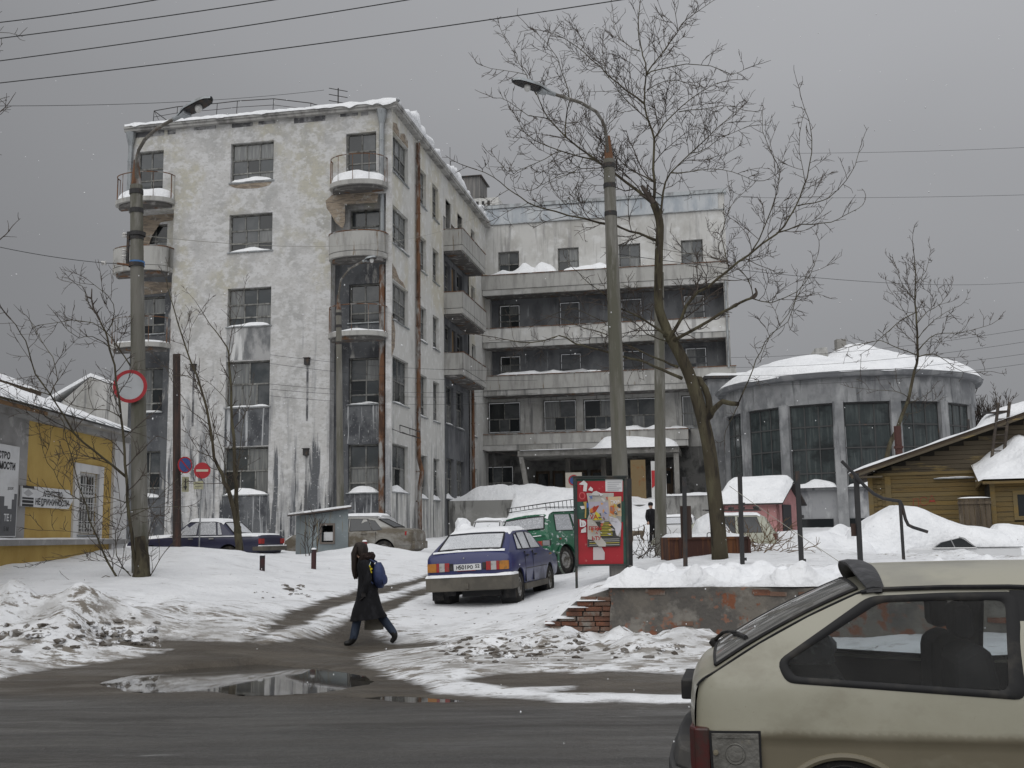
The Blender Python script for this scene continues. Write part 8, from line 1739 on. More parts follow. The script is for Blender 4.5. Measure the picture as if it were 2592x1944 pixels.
c = saloon('white car parked between the concrete pole and the steel post', Vector((q.x, q.y, z_)), hd, ST, WHITE, (0.62, 3.09), 0.29, FROST, [[(1.04, .98), (1.58, .975), (1.60, 1.29), (1.06, 1.28)], [(1.67, .975), (2.50, .97), (2.16, 1.25), (1.69, 1.29)]]); c.slope_glass(2, 3, 0.84, 0.86, 0.06, 0.92, FROST, 'rear_window'); c.snow_on(0.72, 2.2, 0.06, 1.0, seed=15); c.box('bumper', (-0.09, -.82, .3), (0.1, .82, .55), GB)
for sd in (1, -1): c.box('tail_light', (-0.02, min(sd * .45, sd * .76), .645), (0.04, max(sd * .45, sd * .76), .79), AMBER)
BEIGEW = paint('pale_beige_paint', (0.37, 0.375, 0.30), (0.22, 0.18, 0.10), 0.3, 0.75)
hd = -75; q = W(1968, 1386, 37.0); z_ = W(1920, 1297, 37.3).z - 1.72
c = saloon('pale beige off-road wagon with junk on its roof by the pink shed', Vector((q.x, q.y, z_)), hd, SWG, BEIGEW, (0.8, 3.2), 0.34, CARGLASS, [[(0.45, 1.05), (1.20, 1.05), (1.23, 1.55), (0.62, 1.55)], [(1.32, 1.05), (2.0, 1.04), (2.0, 1.57), (1.34, 1.57)], [(2.06, 1.04), (2.78, 1.02), (2.46, 1.5), (2.08, 1.57)]])
for sd in (1, -1): c.box('tail_light', (-0.02, min(sd * .62, sd * .85), .80), (0.10, max(sd * .62, sd * .85), 1.0), pm('dark_red_lens', (0.10, 0.03, 0.03), 0.4))
c.box('bumper', (-0.1, -.86, .5), (0.15, .86, .68), GB, bevel=0.02); c.snow_on(0.5, 2.4, 0.05, 1.05, seed=16)
rk = thing('roof_rack', 'dark roof bars with scrap lying on the beige wagon', 'roof rack', tuple(c.t.location)); rk.rotation_euler = c.t.rotation_euler
for y in (-.5, .5):
    mb = MB(); mb.tube([(0.5, y, 1.80), (2.4, y, 1.82)], 0.02, 5); mb.build('bar', STEEL, rk)
for k, x in enumerate((0.62, 1.1, 1.45)): 
    mb = MB(); mb.ico((x, 0.3, 1.86), (0.12, 0.12, 0.08), k, 1, 0.3); mb.build('scrap', DARKIRON, rk)
# --- cars under deep snow
def hump(label, u, v, Y, prof, wid, seed, name='buried_car', head=-80, z0=None):
    p = W(u, v, Y); t = thing(name, label, 'car', (p.x, p.y, z0 if z0 is not None else gz(p.x, p.y)), R(0), 'cars buried under snow')
    a = R(head); fx = Vector((math.sin(a), math.cos(a), 0)); fy = UP.cross(fx); L = prof[-1][0]
    pz = lambda x: float(np.interp(x, [q[0] for q in prof], [q[1] for q in prof]))
    def fn(i, j):
        x = L * i; s_ = 2 * j - 1; h = pz(x); e = (max(0, 1 - abs(s_) ** 3.2)) ** 0.42; k = min(1, min(i, 1 - i) * 10) ** 0.5
        n = 0.09 * float(fbm([x + seed], [s_ * wid], 0.9, 3, seed)[0]) + 0.05 * float(fbm([x + seed], [s_ * wid], 0.35, 2, seed + 4)[0])
        return fx * x + fy * (s_ * wid * (0.94 + 0.1 * float(vnoise(x * 1.5, s_, seed)))) + UP * (max(0.0, h * e * (0.25 + 0.75 * k)) + n * e - 0.25 * (1 - e))
    mb = MB(); mb.grid(fn, 60, 34); mb.build('snow_cover', SNOW, t, smooth=True, angle=180)
    return t, fx, fy
t, fx, fy = hump('car hump wrapped in deep snow behind the rusty skip', 1878, 1385, 29.0, [(0, 0.45), (0.18, 0.75), (0.5, 1.2), (0.85, 1.38), (1.15, 1.24), (1.4, 0.7), (1.5, .45)], 0.85, 3, head=-84, z0=0.72)
mb = MB(); mb.pbox(fx * 0.15 + fy * 0.9 + UP * 0.2, fx * 1.2, fy * 0.06, UP * 0.2); mb.build('body_side', BEIGEW, t)
p0 = W(2562, 1400, 33.5)
t, fx, fy = hump('white car buried under a long smooth snow drift with one window showing', 2568, 1400, 31.3, [(0, 0.55), (0.3, 0.72), (1.1, 0.86), (1.85, 1.0), (2.7, 1.42), (3.3, 1.5), (3.9, 1.24), (4.5, 0.8), (5.0, 0.2)], 1.25, 7, head=-84, z0=0.84)
o_ = fy * 1.17
WW = pm('white_enamel', (0.62, 0.625, 0.63), 0.4, 0.4)
mb = MB(); mb.pbox(o_ * 1.0 + fx * 0.25 - UP * 0.3, fx * 3.0, fy * 0.14, UP * 0.55); mb.build('body_side', WW, t, bevel=0.03)
mb = MB(); mb.prism([o_ + fy * 0.02 + fx * x + UP * z for x, z in ((1.45, 0.27), (2.55, 0.27), (2.35, 0.42), (1.85, 0.54), (1.75, 0.50))], fy * 0.14); wd = mb.build('side_window', GLASS[2], t)
mb = MB(); mb.tube([o_ + fy * 0.17 + fx * x + UP * z for x, z in ((2.6, 0.265), (1.42, 0.26), (1.74, 0.52), (1.88, 0.56))], 0.02, 5); mb.tube([o_ + fy * 0.17 + fx * 2.0 + UP * 0.27, o_ + fy * 0.17 + fx * 2.1 + UP * 0.50], 0.015, 5); mb.build('chrome_trim', CHROME, wd)
mb = MB(); mb.pbox(o_ + fx * 0.2 + UP * 0.26, fx * 1.2, fy * 0.15, UP * 0.02); mb.build('dark_seam', BLACK, t)
t, fx, fy = hump('low snowy hump at the right edge beyond the buried white car', 2705, 1395, 31.0, [(0, 0.2), (0.5, 0.7), (1.2, 1.05), (1.9, 1.1), (2.5, 0.5)], 0.9, 11, head=-80, z0=0.65)
# ploughed snow heaps between rotunda and fence
mb = MB()
def heaps(i, j):
    u = 1990 + 240 * i; Y = 28 + 11 * j
    p = W(u, 1390, Y); z = gz(p.x, p.y)
    h = (0.62 * math.exp(-((j - 0.45) / 0.3) ** 2) * min(1, i * 5) * (0.55 + 0.45 * min(1, i * 2.5))) * (1 + 0.9 * float(fbm([p.x], [p.y], 0.9, 3, 5)[0])) + 0.05 * float(fbm([p.x], [p.y], 0.3, 2, 9)[0])
    return Vector((p.x, p.y, z - 0.03 + max(-0.02, h) * min(1, min(i, 1 - i) * 8) - 0.2 * (1 - min(1, min(i, 1 - i, j, 1 - j) * 12))))
mb.grid(heaps, 60, 40); mb.build('ploughed_snow', SNOW, kind='structure', smooth=True, angle=180)
# ------------------------------------------------------------------ the beige hatchback passing close by
from mathutils.geometry import delaunay_2d_cdt
cth = R(12.0); cA = Vector((math.cos(cth), -math.sin(cth), 0)); cL = Vector((math.sin(cth), math.cos(cth), 0))
co = Vector(((1711 - 1296) / 2780 * 5.64, 5.64, 0)) + cL * 0.81
hb = thing('passing_car', 'dirty beige three-door hatchback with black roof spoiler close up at lower right', 'car', (co.x, co.y, 0.0), -cth)
BEIGE = pm('beige_car_paint', (0.375, 0.362, 0.288), 0.34, 0.5, layers=[((0.335, 0.322, 0.25), 1.2, ONE, 0.45, 0.62), ((0.125, 0.102, 0.062), 1.6, (0.8, 0.8, 1.3), 0.14, 0.42, (0.56, 0.63), 0.8), ((0.25, 0.215, 0.15), 3.5, ONE, 0.30, 0.65, (0.5, 0.98), 0.25), ((0.22, 0.19, 0.135), 60, ONE, 0.66, 0.72, None, 0.5)], coord='obj', rlayer=(1, 0.7), coat=0.2)
RUBBER = pm('window_rubber_seal', (0.016, 0.016, 0.017), 0.6, 0.3, layers=[((0.05, 0.046, 0.04), 5, ONE, 0.5, 0.66)], coord='obj')
def tglass(name, tint, refl=1.0, streak=False):
    m = bpy.data.materials.new(name); m.use_nodes = True; t = m.node_tree; N = t.nodes; N.clear()
    o = N.new('ShaderNodeOutputMaterial'); a = N.new('ShaderNodeBsdfTransparent'); a.inputs[0].default_value = (*tint, 1); g = N.new('ShaderNodeBsdfGlossy'); g.inputs['Roughness'].default_value = 0.05
    f = N.new('ShaderNodeFresnel'); f.inputs[0].default_value = 1.45 if streak else 1.22; mx = N.new('ShaderNodeMixShader'); L = t.links
    L.new(f.outputs[0], mx.inputs[0]); L.new(a.outputs[0], mx.inputs[1]); L.new(g.outputs[0], mx.inputs[2]); sh = mx.outputs[0]
    d = N.new('ShaderNodeBsdfDiffuse'); d.inputs[0].default_value = (0.36, 0.355, 0.34, 1); m2 = N.new('ShaderNodeMixShader')  # diffuse veil; on the hatch it stands for reflected sky
    tcn = N.new('ShaderNodeTexCoord'); mpn = N.new('ShaderNodeMapping'); mpn.inputs['Scale'].default_value = (1.5, 7, 1.5) if streak else (2, 2, 2); nz = N.new('ShaderNodeTexNoise'); nz.inputs['Scale'].default_value = 2.4; nz.inputs['Detail'].default_value = 6
    r = N.new('ShaderNodeMapRange'); r.inputs[1].default_value = 0.42; r.inputs[2].default_value = 0.72; r.inputs[3].default_value = 0.28 if streak else 0.012; r.inputs[4].default_value = 0.55 if streak else 0.05
    L.new(tcn.outputs['Object'], mpn.inputs[0]); L.new(mpn.outputs[0], nz.inputs['Vector']); L.new(nz.outputs[0], r.inputs[0]); L.new(r.outputs[0], m2.inputs[0]); L.new(sh, m2.inputs[1]); L.new(d.outputs[0], m2.inputs[2]); L.new(m2.outputs[0], o.inputs[0])
    MATS[name] = m; return m
SIDEG = tglass('clear_side_glass', (0.62, 0.65, 0.66)); HATCHG = tglass('dirty_hatch_glass', (0.34, 0.35, 0.36), streak=True)  # pale streaks in the hatch pane are painted reflection
_hz = np.linspace(0.1, 1.5, 561)
_hr = np.interp(_hz, [0.18, 0.30, 0.50, 0.548, 0.592, 0.604, 0.80, 0.86, 1.05, 1.28, 1.5], [0.745, 0.772, 0.790, 0.795, 0.813, 0.812, 0.799, 0.787, 0.735, 0.657, 0.57])
_hk = np.exp(-(np.arange(-40, 41) / 18.0) ** 2); _hs = np.convolve(np.pad(_hr, 40, 'edge'), _hk / _hk.sum(), 'valid')
_hq = sstep(0.62, 0.72, _hz); _hr = _hr * (1 - _hq) + _hs * _hq
def hy(z):   # half width of the body at height z
    return float(np.interp(z, _hz, _hr))
def inside(p, P):
    c = False; n = len(P)
    for i in range(n):
        (x0, y0), (x1, y1) = P[i], P[(i + 1) % n]
        if (y0 > p[1]) != (y1 > p[1]) and p[0] < x0 + (p[1] - y0) * (x1 - x0) / (y1 - y0): c = not c
    return c
def rounded(P, r, k=4):
    """cut the corners of a polygon with small curves"""
    Q = []; n = len(P)
    for i in range(n):
        a, b, c = Vector(P[i - 1]), Vector(P[i]), Vector(P[(i + 1) % n]); rr_ = min(r, (a - b).length * 0.45, (c - b).length * 0.45)
        p, q = b + (a - b).normalized() * rr_, b + (c - b).normalized() * rr_
        for j in range(k + 1):
            t = j / k; Q.append(tuple((1 - t) ** 2 * p + 2 * t * (1 - t) * b + t * t * q))
    return Q
ax, az, ar = 0.765, 0.15, 0.335; fxw = 3.225
arcR = [(ax + ar * math.cos(math.pi * k / 14), az + ar * math.sin(math.pi * k / 14)) for k in range(14, -1, -1)]
arcF = [(fxw + ar * math.cos(math.pi * k / 14), az + ar * math.sin(math.pi * k / 14)) for k in range(14, -1, -1)]
OUT = [(0.085, 0.24), (0.07, 0.40), (0.055, 0.62), (0.062, 0.74), (0.078, 0.830), (0.18, 0.898), (0.385, 1.025), (0.63, 1.155), (0.874, 1.265), (0.99, 1.283), (1.3, 1.292), (1.6, 1.293), (1.95, 1.28), (2.18, 1.25), (2.5, 1.04), (2.76, 0.90), (3.3, 0.83), (3.85, 0.74), (3.95, 0.62), (3.97, 0.30), (3.7, 0.22)] + [(p[0], max(p[1], 0.2)) for p in arcF[::-1]] + [(2.4, 0.19), (1.6, 0.19)] + [(p[0], max(p[1], 0.2)) for p in arcR[::-1]] + [(0.3, 0.22)]
HOLE1 = rounded([(0.935, 1.252), (0.470, 0.945), (0.512, 0.848), (0.60, 0.842), (1.60, 0.785), (1.63, 1.272), (1.3, 1.268)], 0.05)
HOLE2 = rounded([(1.68, 0.782), (2.60, 0.84), (2.16, 1.22), (1.98, 1.262), (1.70, 1.272)], 0.04)
def dense(P, s=0.045):
    Q = []
    for a, b in zip(P, list(P[1:]) + [P[0]]):
        n = max(1, int(math.dist(a, b) / s)); Q += [(a[0] + (b[0] - a[0]) * k / n, a[1] + (b[1] - a[1]) * k / n) for k in range(n)]
    return Q
def sheet(outer, holes, yf, step=0.045):
    outer = dense(outer); holes = [dense(h) for h in holes]
    vs = [Vector(p) for p in outer]; ed = [(i, (i + 1) % len(outer)) for i in range(len(outer))]
    for h in holes:
        b = len(vs); vs += [Vector(p) for p in h]; ed += [(b + i, b + (i + 1) % len(h)) for i in range(len(h))]
    x0, x1 = min(p[0] for p in outer), max(p[0] for p in outer); z0, z1 = min(p[1] for p in outer), max(p[1] for p in outer)
    pts = []
    for i in range(int((x1 - x0) / step) + 1):
        for j in range(int((z1 - z0) / step) + 1):
            p = (x0 + step * (i + 0.5), z0 + step * (j + 0.5))
            if inside(p, outer) and not any(inside(p, h) for h in holes):
                if min((Vector(p) - q).length for q in vs) > step * 0.45: pts.append(Vector(p))
    for zc in (0.548, 0.570, 0.592, 0.606):   # a crease runs the length of the side
        for i in range(int((x1 - x0) / step)):
            p = Vector((x0 + step * (i + 0.3), zc))
            if inside(p, outer) and not any(inside(p, h) for h in holes) and min((p - q).length for q in vs) > step * 0.3: pts.append(p)
    r = delaunay_2d_cdt(vs + pts, ed, [], 0, 1e-5)
    V, F = r[0], r[2]; fs = []
    for f in F:
        c = sum((V[i] for i in f), Vector((0, 0))) / len(f)
        if inside(c, outer) and not any(inside(c, h) for h in holes): fs.append(tuple(f))
    return [(v.x, yf(v.x, v.y), v.y) for v in V], fs
for sd, nm in ((-1, 'body_side'), (1, 'body_side')):
    v, f = sheet(OUT, [HOLE1, HOLE2], lambda x, z: sd * (hy(z) - 0.05 * max(0, (0.20 - x) / 0.15) ** 2 - 0.06 * max(0, (x - 3.5) / 0.5) ** 2))
    mb = MB(); mb.add(v, f); o = mb.build(nm, BEIGE, hb, smooth=True, angle=180)
    o.data.normals_split_custom_set_from_vertices([tuple(Vector((0 if q.co.x > 0.21 else -0.7 * (0.21 - q.co.x) / 0.15, sd, -(hy(q.co.z + 0.004) - hy(q.co.z - 0.004)) / 0.008)).normalized()) for q in o.data.vertices])
    for H, g, nm2 in ((HOLE1, [(0.985, 1.226), (0.512, 0.938), (0.546, 0.874), (0.62, 0.868), (1.535, 0.818), (1.575, 1.236), (1.3, 1.236)], 'side_window'), (HOLE2, [(1.735, 0.815), (2.52, 0.86), (2.13, 1.19), (1.97, 1.228), (1.745, 1.236)], 'side_window')):
        Gp = rounded(g, 0.045); n = len(H)
        mb = MB(); yf = lambda z, d: sd * (hy(z) + d)
        mb.add([(x, yf(z, -0.004), z) for x, z in Gp], [tuple(range(len(Gp)))]); w_ = mb.build(nm2, SIDEG, hb, smooth=False)
        mb = MB(); b = 0
        Ho = [(x, z) for x, z in rounded([(p[0], p[1]) for p in H], 0.0, 1)] if False else H
        cxx = sum(p[0] for p in H) / n; czz = sum(p[1] for p in H) / n
        # rubber between body edge and pane: three rows so that it bulges
        rows = [[(x + (x - cxx) * 0.012, yf(z, 0.004), z + (z - czz) * 0.03) for x, z in H], None, [(x, yf(z, 0.0), z) for x, z in Gp]]
        rows[1] = [tuple((Vector(a) + Vector(c)) / 2 + Vector((0, sd * 0.012, 0))) for a, c in zip(rows[0], rows[2])]
        for rw in rows: mb.v += rw
        for k in range(2):
            for i in range(n): mb.f.append((k * n + i, k * n + (i + 1) % n, (k + 1) * n + (i + 1) % n, (k + 1) * n + i))
        mb.build('window_seal', RUBBER, w_, smooth=True, angle=80)
    mb = MB(); mb.prism([(1.598, sd * (hy(0.80) + 0.003), 0.775), (1.70, sd * (hy(0.80) + 0.003), 0.775), (1.705, sd * (hy(1.26) + 0.003), 1.285), (1.602, sd * (hy(1.26) + 0.003), 1.285)], (0, -sd * 0.03, 0)); mb.build('door_pillar', RUBBER, hb)
    mb = MB(); mb.tube([(x, sd * (hy(1.28) + 0.004), z + 0.008) for x, z in ((0.90, 1.268), (0.99, 1.283), (1.3, 1.293), (1.6, 1.294), (1.95, 1.28), (2.18, 1.25))], 0.012, 6); mb.build('rain_gutter', RUBBER, hb, smooth=True)
    # lamp wrapping the corner
    mb = MB(); mb.prism([(0.028, sd * 0.55, 0.40), (0.022, sd * 0.76, 0.40), (0.05, sd * 0.818, 0.40), (0.122, sd * 0.822, 0.40), (0.122, sd * 0.75, 0.40), (0.08, sd * 0.55, 0.40)], (0.0, 0, 0.222)); mb.build('tail_light', pm('deep_red_lens', (0.085, 0.016, 0.016), 0.3, 0.4, layers=[((0.05, 0.03, 0.026), 6, ONE, 0.48, 0.62)], coord='obj'), hb, bevel=0.012)
    for xw in (ax, fxw):
        mb = MB(); mb.tube([(xw + (ar + 0.012) * math.cos(a_), sd * (hy(az + ar * math.sin(a_)) - 0.006), az + (ar + 0.012) * math.sin(a_)) for a_ in np.linspace(0.15, 2.99, 30)], 0.021, 8); mb.build('arch_lip', BEIGE, hb, smooth=True)
        mb = MB(); mb.lathe([(0.17, -0.085), (0.25, -0.085), (0.285, -0.06), (0.285, 0.06), (0.25, 0.085), (0.17, 0.085), (0.17, -0.085)], (0, 0, 0), (0, 1, 0), 28); w_ = mb.build('wheel', TYRE, hb, smooth=True, angle=50); w_.location = (xw, sd * 0.69, 0.285)
        mb = MB(); mb.lathe([(0, sd * 0.02), (0.05, sd * 0.04), (0.1, sd * 0.02), (0.16, sd * 0.06), (0.18, sd * 0.07)], (0, 0, 0), (0, 1, 0), 28); mb.build('rim', RIM, w_, smooth=True)
        mb = MB(); mb.lathe([(ar + 0.0, 0.0), (ar, 0.25), (0.02, 0.26)], (xw, sd * 0.775, az), (0, -sd, 0), 26, 0, 2 * math.pi); mb.build('wheel_housing', BLACK, hb, smooth=True)
# tailgate: one curved sheet with a glazed part
HP = [(0.075, 0.40), (0.052, 0.62), (0.055, 0.74), (0.078, 0.830), (0.18, 0.898), (0.385, 1.025), (0.63, 1.155), (0.874, 1.265), (0.985, 1.300)]
def hatch(u, v, off=0.0):
    k = v * (len(HP) - 1); i = min(int(k), len(HP) - 2); f = k - i
    a, b, c, d = [Vector(HP[min(max(q, 0), len(HP) - 1)]) for q in (i - 1, i, i + 1, i + 2)]
    p = 0.5 * ((2 * b) + (c - a) * f + (2 * a - 5 * b + 4 * c - d) * f * f + (3 * b - a - 3 * c + d) * f ** 3)
    t = (c - b).normalized(); nrm = Vector((-t.y, t.x)); bow = (1 - abs(u) ** 2.4)
    bl = 0.050 * (1 - 0.4 * v) * bow + off
    y = u * (hy(p.y) - 0.012)
    return Vector((p.x + nrm.x * bl, y, p.y + nrm.y * bl))
mb = MB(); mb.grid(lambda i, j: hatch(2 * i - 1, j), 30, 48); mb.build('tailgate', BEIGE, hb, smooth=True, angle=60)
gl0, gl1 = 3.95 / 8, 7.12 / 8
HG = rounded([(-0.90, 0), (0.90, 0), (0.90, 1), (-0.90, 1)], 0.12, 5)
def hgp(u, w, off): return hatch(u, gl0 + (gl1 - gl0) * w + 0.0, off)
mb = MB(); mb.grid(lambda i, j: hgp((2 * i - 1) * 0.87, j, 0.010), 24, 16); rg = mb.build('rear_window', HATCHG, hb, smooth=True, angle=180)
# opaque lining hides the sheet metal: dim interior and reflected streaks painted on it
mb = MB(); mb.grid(lambda i, j: hgp((2 * i - 1) * 0.87, j, 0.004), 24, 16); mb.build('window_lining', pm('dim_interior', (0.12, 0.123, 0.125), 0.5, 0.4, layers=[((0.27, 0.273, 0.275), 1.6, (1, 5, 1), 0.47, 0.62), ((0.02, 0.02, 0.02), 2.4, ONE, 0.55, 0.65)], coord='obj'), rg, smooth=True, angle=180)
mb = MB(); rim = [hgp(u * 0.87, 0, 0.012) for u in np.linspace(-1, 1, 24)] + [hgp(0.87, w, 0.012) for w in np.linspace(0.03, 0.97, 14)] + [hgp(u * 0.87, 1, 0.012) for u in np.linspace(1, -1, 24)] + [hgp(-0.87, w, 0.012) for w in np.linspace(0.97, 0.03, 14)]
mb.tube(rim + [rim[0]], 0.008, 6, cap=False); mb.build('window_seal', RUBBER, rg, smooth=True)
for sd in (-1, 1):
    mb = MB(); mb.tube([hatch(sd * 0.998, v, 0.003) for v in np.linspace(0.36, 0.96, 24)], 0.006, 5); mb.build('shut_line', RUBBER, hb)
# roof
def rz(u): return 1.284 + 0.118 * (1 - abs(u) ** 3.2)
def roof(i, j):
    x = 0.985 + 1.2 * i; u = 2 * j - 1; y = u * (0.655 - 0.01 * i)
    return Vector((x, y, rz(u) + 0.012 * math.sin(i * 2.4) - 0.045 * max(0, i - 0.8) / 0.2))
mb = MB(); mb.grid(roof, 14, 30); mb.build('roof', pm('dusty_roof_paint', (0.35, 0.335, 0.265), 0.4, 0.5, layers=[((0.27, 0.26, 0.215), 1.5, ONE, 0.45, 0.6)], coord='obj', coat=0.15), hb, smooth=True, angle=180)
mb = MB(); mb.grid(lambda i, j: Vector((2.185 + 0.58 * i, (2 * j - 1) * (0.645 + 0.08 * i), (rz(2 * j - 1) - 0.035) * (1 - i) + (0.90 + 0.05 * (1 - (2 * j - 1) ** 2)) * i)), 8, 16); mb.build('windscreen', SIDEG, hb, smooth=True, angle=180)
mb = MB(); mb.grid(lambda i, j: Vector((2.765 + 1.2 * i - 0.03 * i * abs(2 * j - 1), (2 * j - 1) * (0.78 - 0.04 * i), 0.90 + 0.05 * (1 - (2 * j - 1) ** 2) - 0.18 * i ** 1.3)), 10, 16); mb.build('bonnet', BEIGE, hb, smooth=True, angle=180)
mb = MB(); mb.box((3.93, -0.76, 0.26), (4.02, 0.76, 0.66)); mb.build('front_bumper', BLACK, hb, bevel=0.03)
# spoiler on the rear edge of the roof
def spoil(i, j):
    u = 2 * i - 1; z = rz(u * 0.99); pr = [(1.0, 0.006), (0.965, 0.024), (0.90, 0.028), (0.848, 0.018), (0.845, 0.008), (0.88, -0.010), (0.93, -0.032), (0.975, -0.025)]
    k = int(round(j * 8)) % 8; e = 0.85 - 0.3 * abs(u) ** 6
    return Vector((0.985 + (pr[k][0] - 0.985) * e + 0.02 * u * u, u * 0.672, z + pr[k][1] * e))
mb = MB(); mb.grid(spoil, 40, 8); mb.prism([(0.925, -0.676, 1.276), (1.0, -0.676, 1.280), (1.003, -0.662, 1.330), (0.955, -0.655, 1.338), (0.925, -0.66, 1.312)], (0, 0.02, 0)); mb.build('roof_spoiler', pm('worn_black_plastic', (0.028, 0.028, 0.030), 0.5, 0.4, layers=[((0.085, 0.085, 0.09), 5, (1, 1, 2), 0.52, 0.66)], coord='obj', bump=0.2), hb, smooth=True, angle=50, weld=True)
# wiper, plate, badge, filler flap, bumper
b0 = hatch(0.42, gl0 - 0.012, 0.03)
mb = MB(); mb.tube([b0, hgp(0.30, 0.10, 0.045), hgp(0.02, 0.16, 0.045), hgp(-0.25, 0.22, 0.03)], [0.014, 0.010, 0.008, 0.006], 6); wp = mb.build('wiper_arm', RUBBER, hb, smooth=True)
mb = MB(); mb.tube([hgp(0.20, 0.17, 0.02), hgp(-0.25, 0.22, 0.02), hgp(-0.68, 0.27, 0.02)], 0.013, 5); mb.build('wiper_blade', RUBBER, wp)
mb = MB(); mb.lathe([(0, 0), (0.03, 0), (0.028, 0.05), (0.0, 0.06)], hatch(0.42, gl0 - 0.012, -0.01), Vector((-0.6, 0, 0.8)), 12); mb.build('wiper_hub', RUBBER, wp, smooth=True)
mb = MB(); mb.box((-0.055, -0.1, 0.655), (0.02, 0.42, 0.765)); mb.build('plate_housing', BLACK, hb, bevel=0.01)
mb = MB(); mb.prism([(0.128, -0.8145, 0.34), (0.372, -0.8145, 0.34), (0.372, -0.8145, 0.612), (0.118, -0.8145, 0.607)], (0, 0.02, 0)); ff = mb.build('flap_gap', RUBBER, hb)
FL_ = pm('dull_flap_metal', (0.17, 0.165, 0.15), 0.55, 0.4, 0.3, layers=[((0.10, 0.095, 0.085), 4, ONE, 0.46, 0.6), ((0.25, 0.23, 0.18), 8, ONE, 0.6, 0.7)], coord='obj', bump=0.3, bscale=40)
mb = MB(); mb.prism([(0.139, -0.816, 0.34), (0.361, -0.816, 0.34), (0.361, -0.816, 0.600), (0.131, -0.816, 0.597)], (0, -0.006, 0)); fl = mb.build('filler_flap', FL_, ff, bevel=0.003)
mb = MB(); yb = -0.8225; mb.lathe([(0.0, 0.004), (0.035, 0.003), (0.038, 0.0), (0.046, 0.0), (0.048, 0.004), (0.052, 0.0)], (0.245, yb - 0.001, 0.50), (0, -1, 0), 22); mb.tube([(0.16, yb - 0.002, 0.578), (0.34, yb - 0.002, 0.578)], 0.0025, 4); mb.build('flap_emblem', FL_, ff, smooth=True)
mb = MB(); mb.lathe([(0.0, 0.012), (0.012, 0.010), (0.014, 0.0)], (0.15, yb, 0.505), (0, -1, 0), 12); mb.build('flap_button', BEIGE, ff, smooth=True)
prof = [(0.60, .80), (0.12, .815), (-0.01, .79), (-0.085, .66), (-0.115, .4), (-0.125, 0)]
pr = prof + [(x, -y) for x, y in prof[-2::-1]]
mb = MB(); mb.prism([(x, y, .24) for x, y in pr] + [(x + 0.15, y * 0.86, .24) for x, y in pr[::-1]], (0.0, 0, .16)); mb.prism([(x + 0.02, y * 0.97, .4001) for x, y in pr[1:-1]] + [(x + 0.13, y * 0.86, .4001) for x, y in pr[1:-1][::-1]], (0.03, 0, .10)); mb.build('rear_bumper', pm('grey_bumper_plastic', (0.055, 0.055, 0.056), 0.7, 0.3, layers=[((0.10, 0.095, 0.088), 3, ONE, 0.46, 0.62)], coord='obj'), hb, bevel=0.015)
# what can be seen through the panes
TRIM = pm('dark_upholstery', (0.022, 0.022, 0.024), 0.85, 0.2, layers=[((0.035, 0.034, 0.035), 5, ONE, 0.48, 0.62)], coord='obj')
for sd in (-1, 1):
    mb = MB(); mb.prism([(0.30, sd * 0.755, 0.25), (2.5, sd * 0.755, 0.25), (2.5, sd * 0.74, 0.80), (1.6, sd * 0.745, 0.775), (0.55, sd * 0.735, 0.83), (0.30, sd * 0.735, 0.85)], (0, -sd * 0.02, 0)); mb.build('inner_trim', TRIM, hb)
    mb = MB(); mb.prism([(0.44, sd * 0.70, 0.95), (0.93, sd * 0.64, 1.27), (0.84, sd * 0.64, 1.245), (0.30, sd * 0.70, 0.93), (0.36, sd * 0.70, 0.86), (0.48, sd * 0.72, 0.86)], (0, -sd * 0.012, 0)); mb.build('pillar_trim', TRIM, hb)
    yy = sd * 0.36
    mb = MB(); mb.prism([(1.32, yy - 0.24, 0.35), (1.62, yy - 0.24, 0.38), (1.52, yy - 0.24, 0.98), (1.44, yy - 0.24, 1.02), (1.34, yy - 0.24, 0.96)], (0, 0.48, 0)); s_ = mb.build('seat_back', TRIM, hb, bevel=0.05)
    mb = MB(); mb.box((1.36, yy - 0.14, 1.03), (1.46, yy + 0.14, 1.21)); mb.build('headrest', TRIM, s_, bevel=0.04)
    mb = MB(); mb.box((1.5, yy - 0.25, 0.28), (2.0, yy + 0.25, 0.46)); mb.build('seat', TRIM, hb, bevel=0.05)
mb = MB(); mb.prism([(0.70, -0.62, 0.35), (0.95, -0.62, 0.35), (0.82, -0.62, 0.84), (0.70, -0.62, 0.86)], (0, 1.24, 0)); mb.build('rear_bench', TRIM, hb, bevel=0.05)
mb = MB(); mb.box((0.22, -0.70, 0.835), (0.72, 0.70, 0.855)); mb.build('parcel_shelf', TRIM, hb)
mb = MB(); mb.box((0.15, -0.72, 0.2), (2.7, 0.72, 0.26)); mb.build('floor', TRIM, hb)
mb = MB(); mb.prism([(2.3, -0.70, 0.3), (2.75, -0.70, 0.3), (2.75, -0.70, 0.88), (2.42, -0.70, 0.86)], (0, 1.4, 0)); mb.build('dashboard', TRIM, hb, bevel=0.04)
mb = MB(); mb.grid(lambda i, j: Vector((0.99 + 1.18 * i, (2 * j - 1) * 0.64, rz(2 * j - 1) - 0.03)), 6, 12); mb.build('headlining', pm('headlining', (0.12, 0.12, 0.115), 0.9), hb, smooth=True)
bg_ = MB(); bg_.ico((0, 0, 0), (0.20, 0.16, 0.13), 4, 3, 0.10); o = bg_.build('plastic_bag', pm('grey_polythene', (0.16, 0.165, 0.17), 0.3, 0.5, layers=[((0.30, 0.31, 0.32), 6, ONE, 0.54, 0.62)], coord='obj', bump=0.8, bscale=12), None, smooth=True)  # lump added for the crumpled shape visible through the side pane
bp0 = co + cA * 0.62 + cL * 0.0; o.location = (bp0.x, bp0.y, 0.93); tag(o, 'crumpled grey plastic bag on the shelf inside the beige hatchback', 'bag')
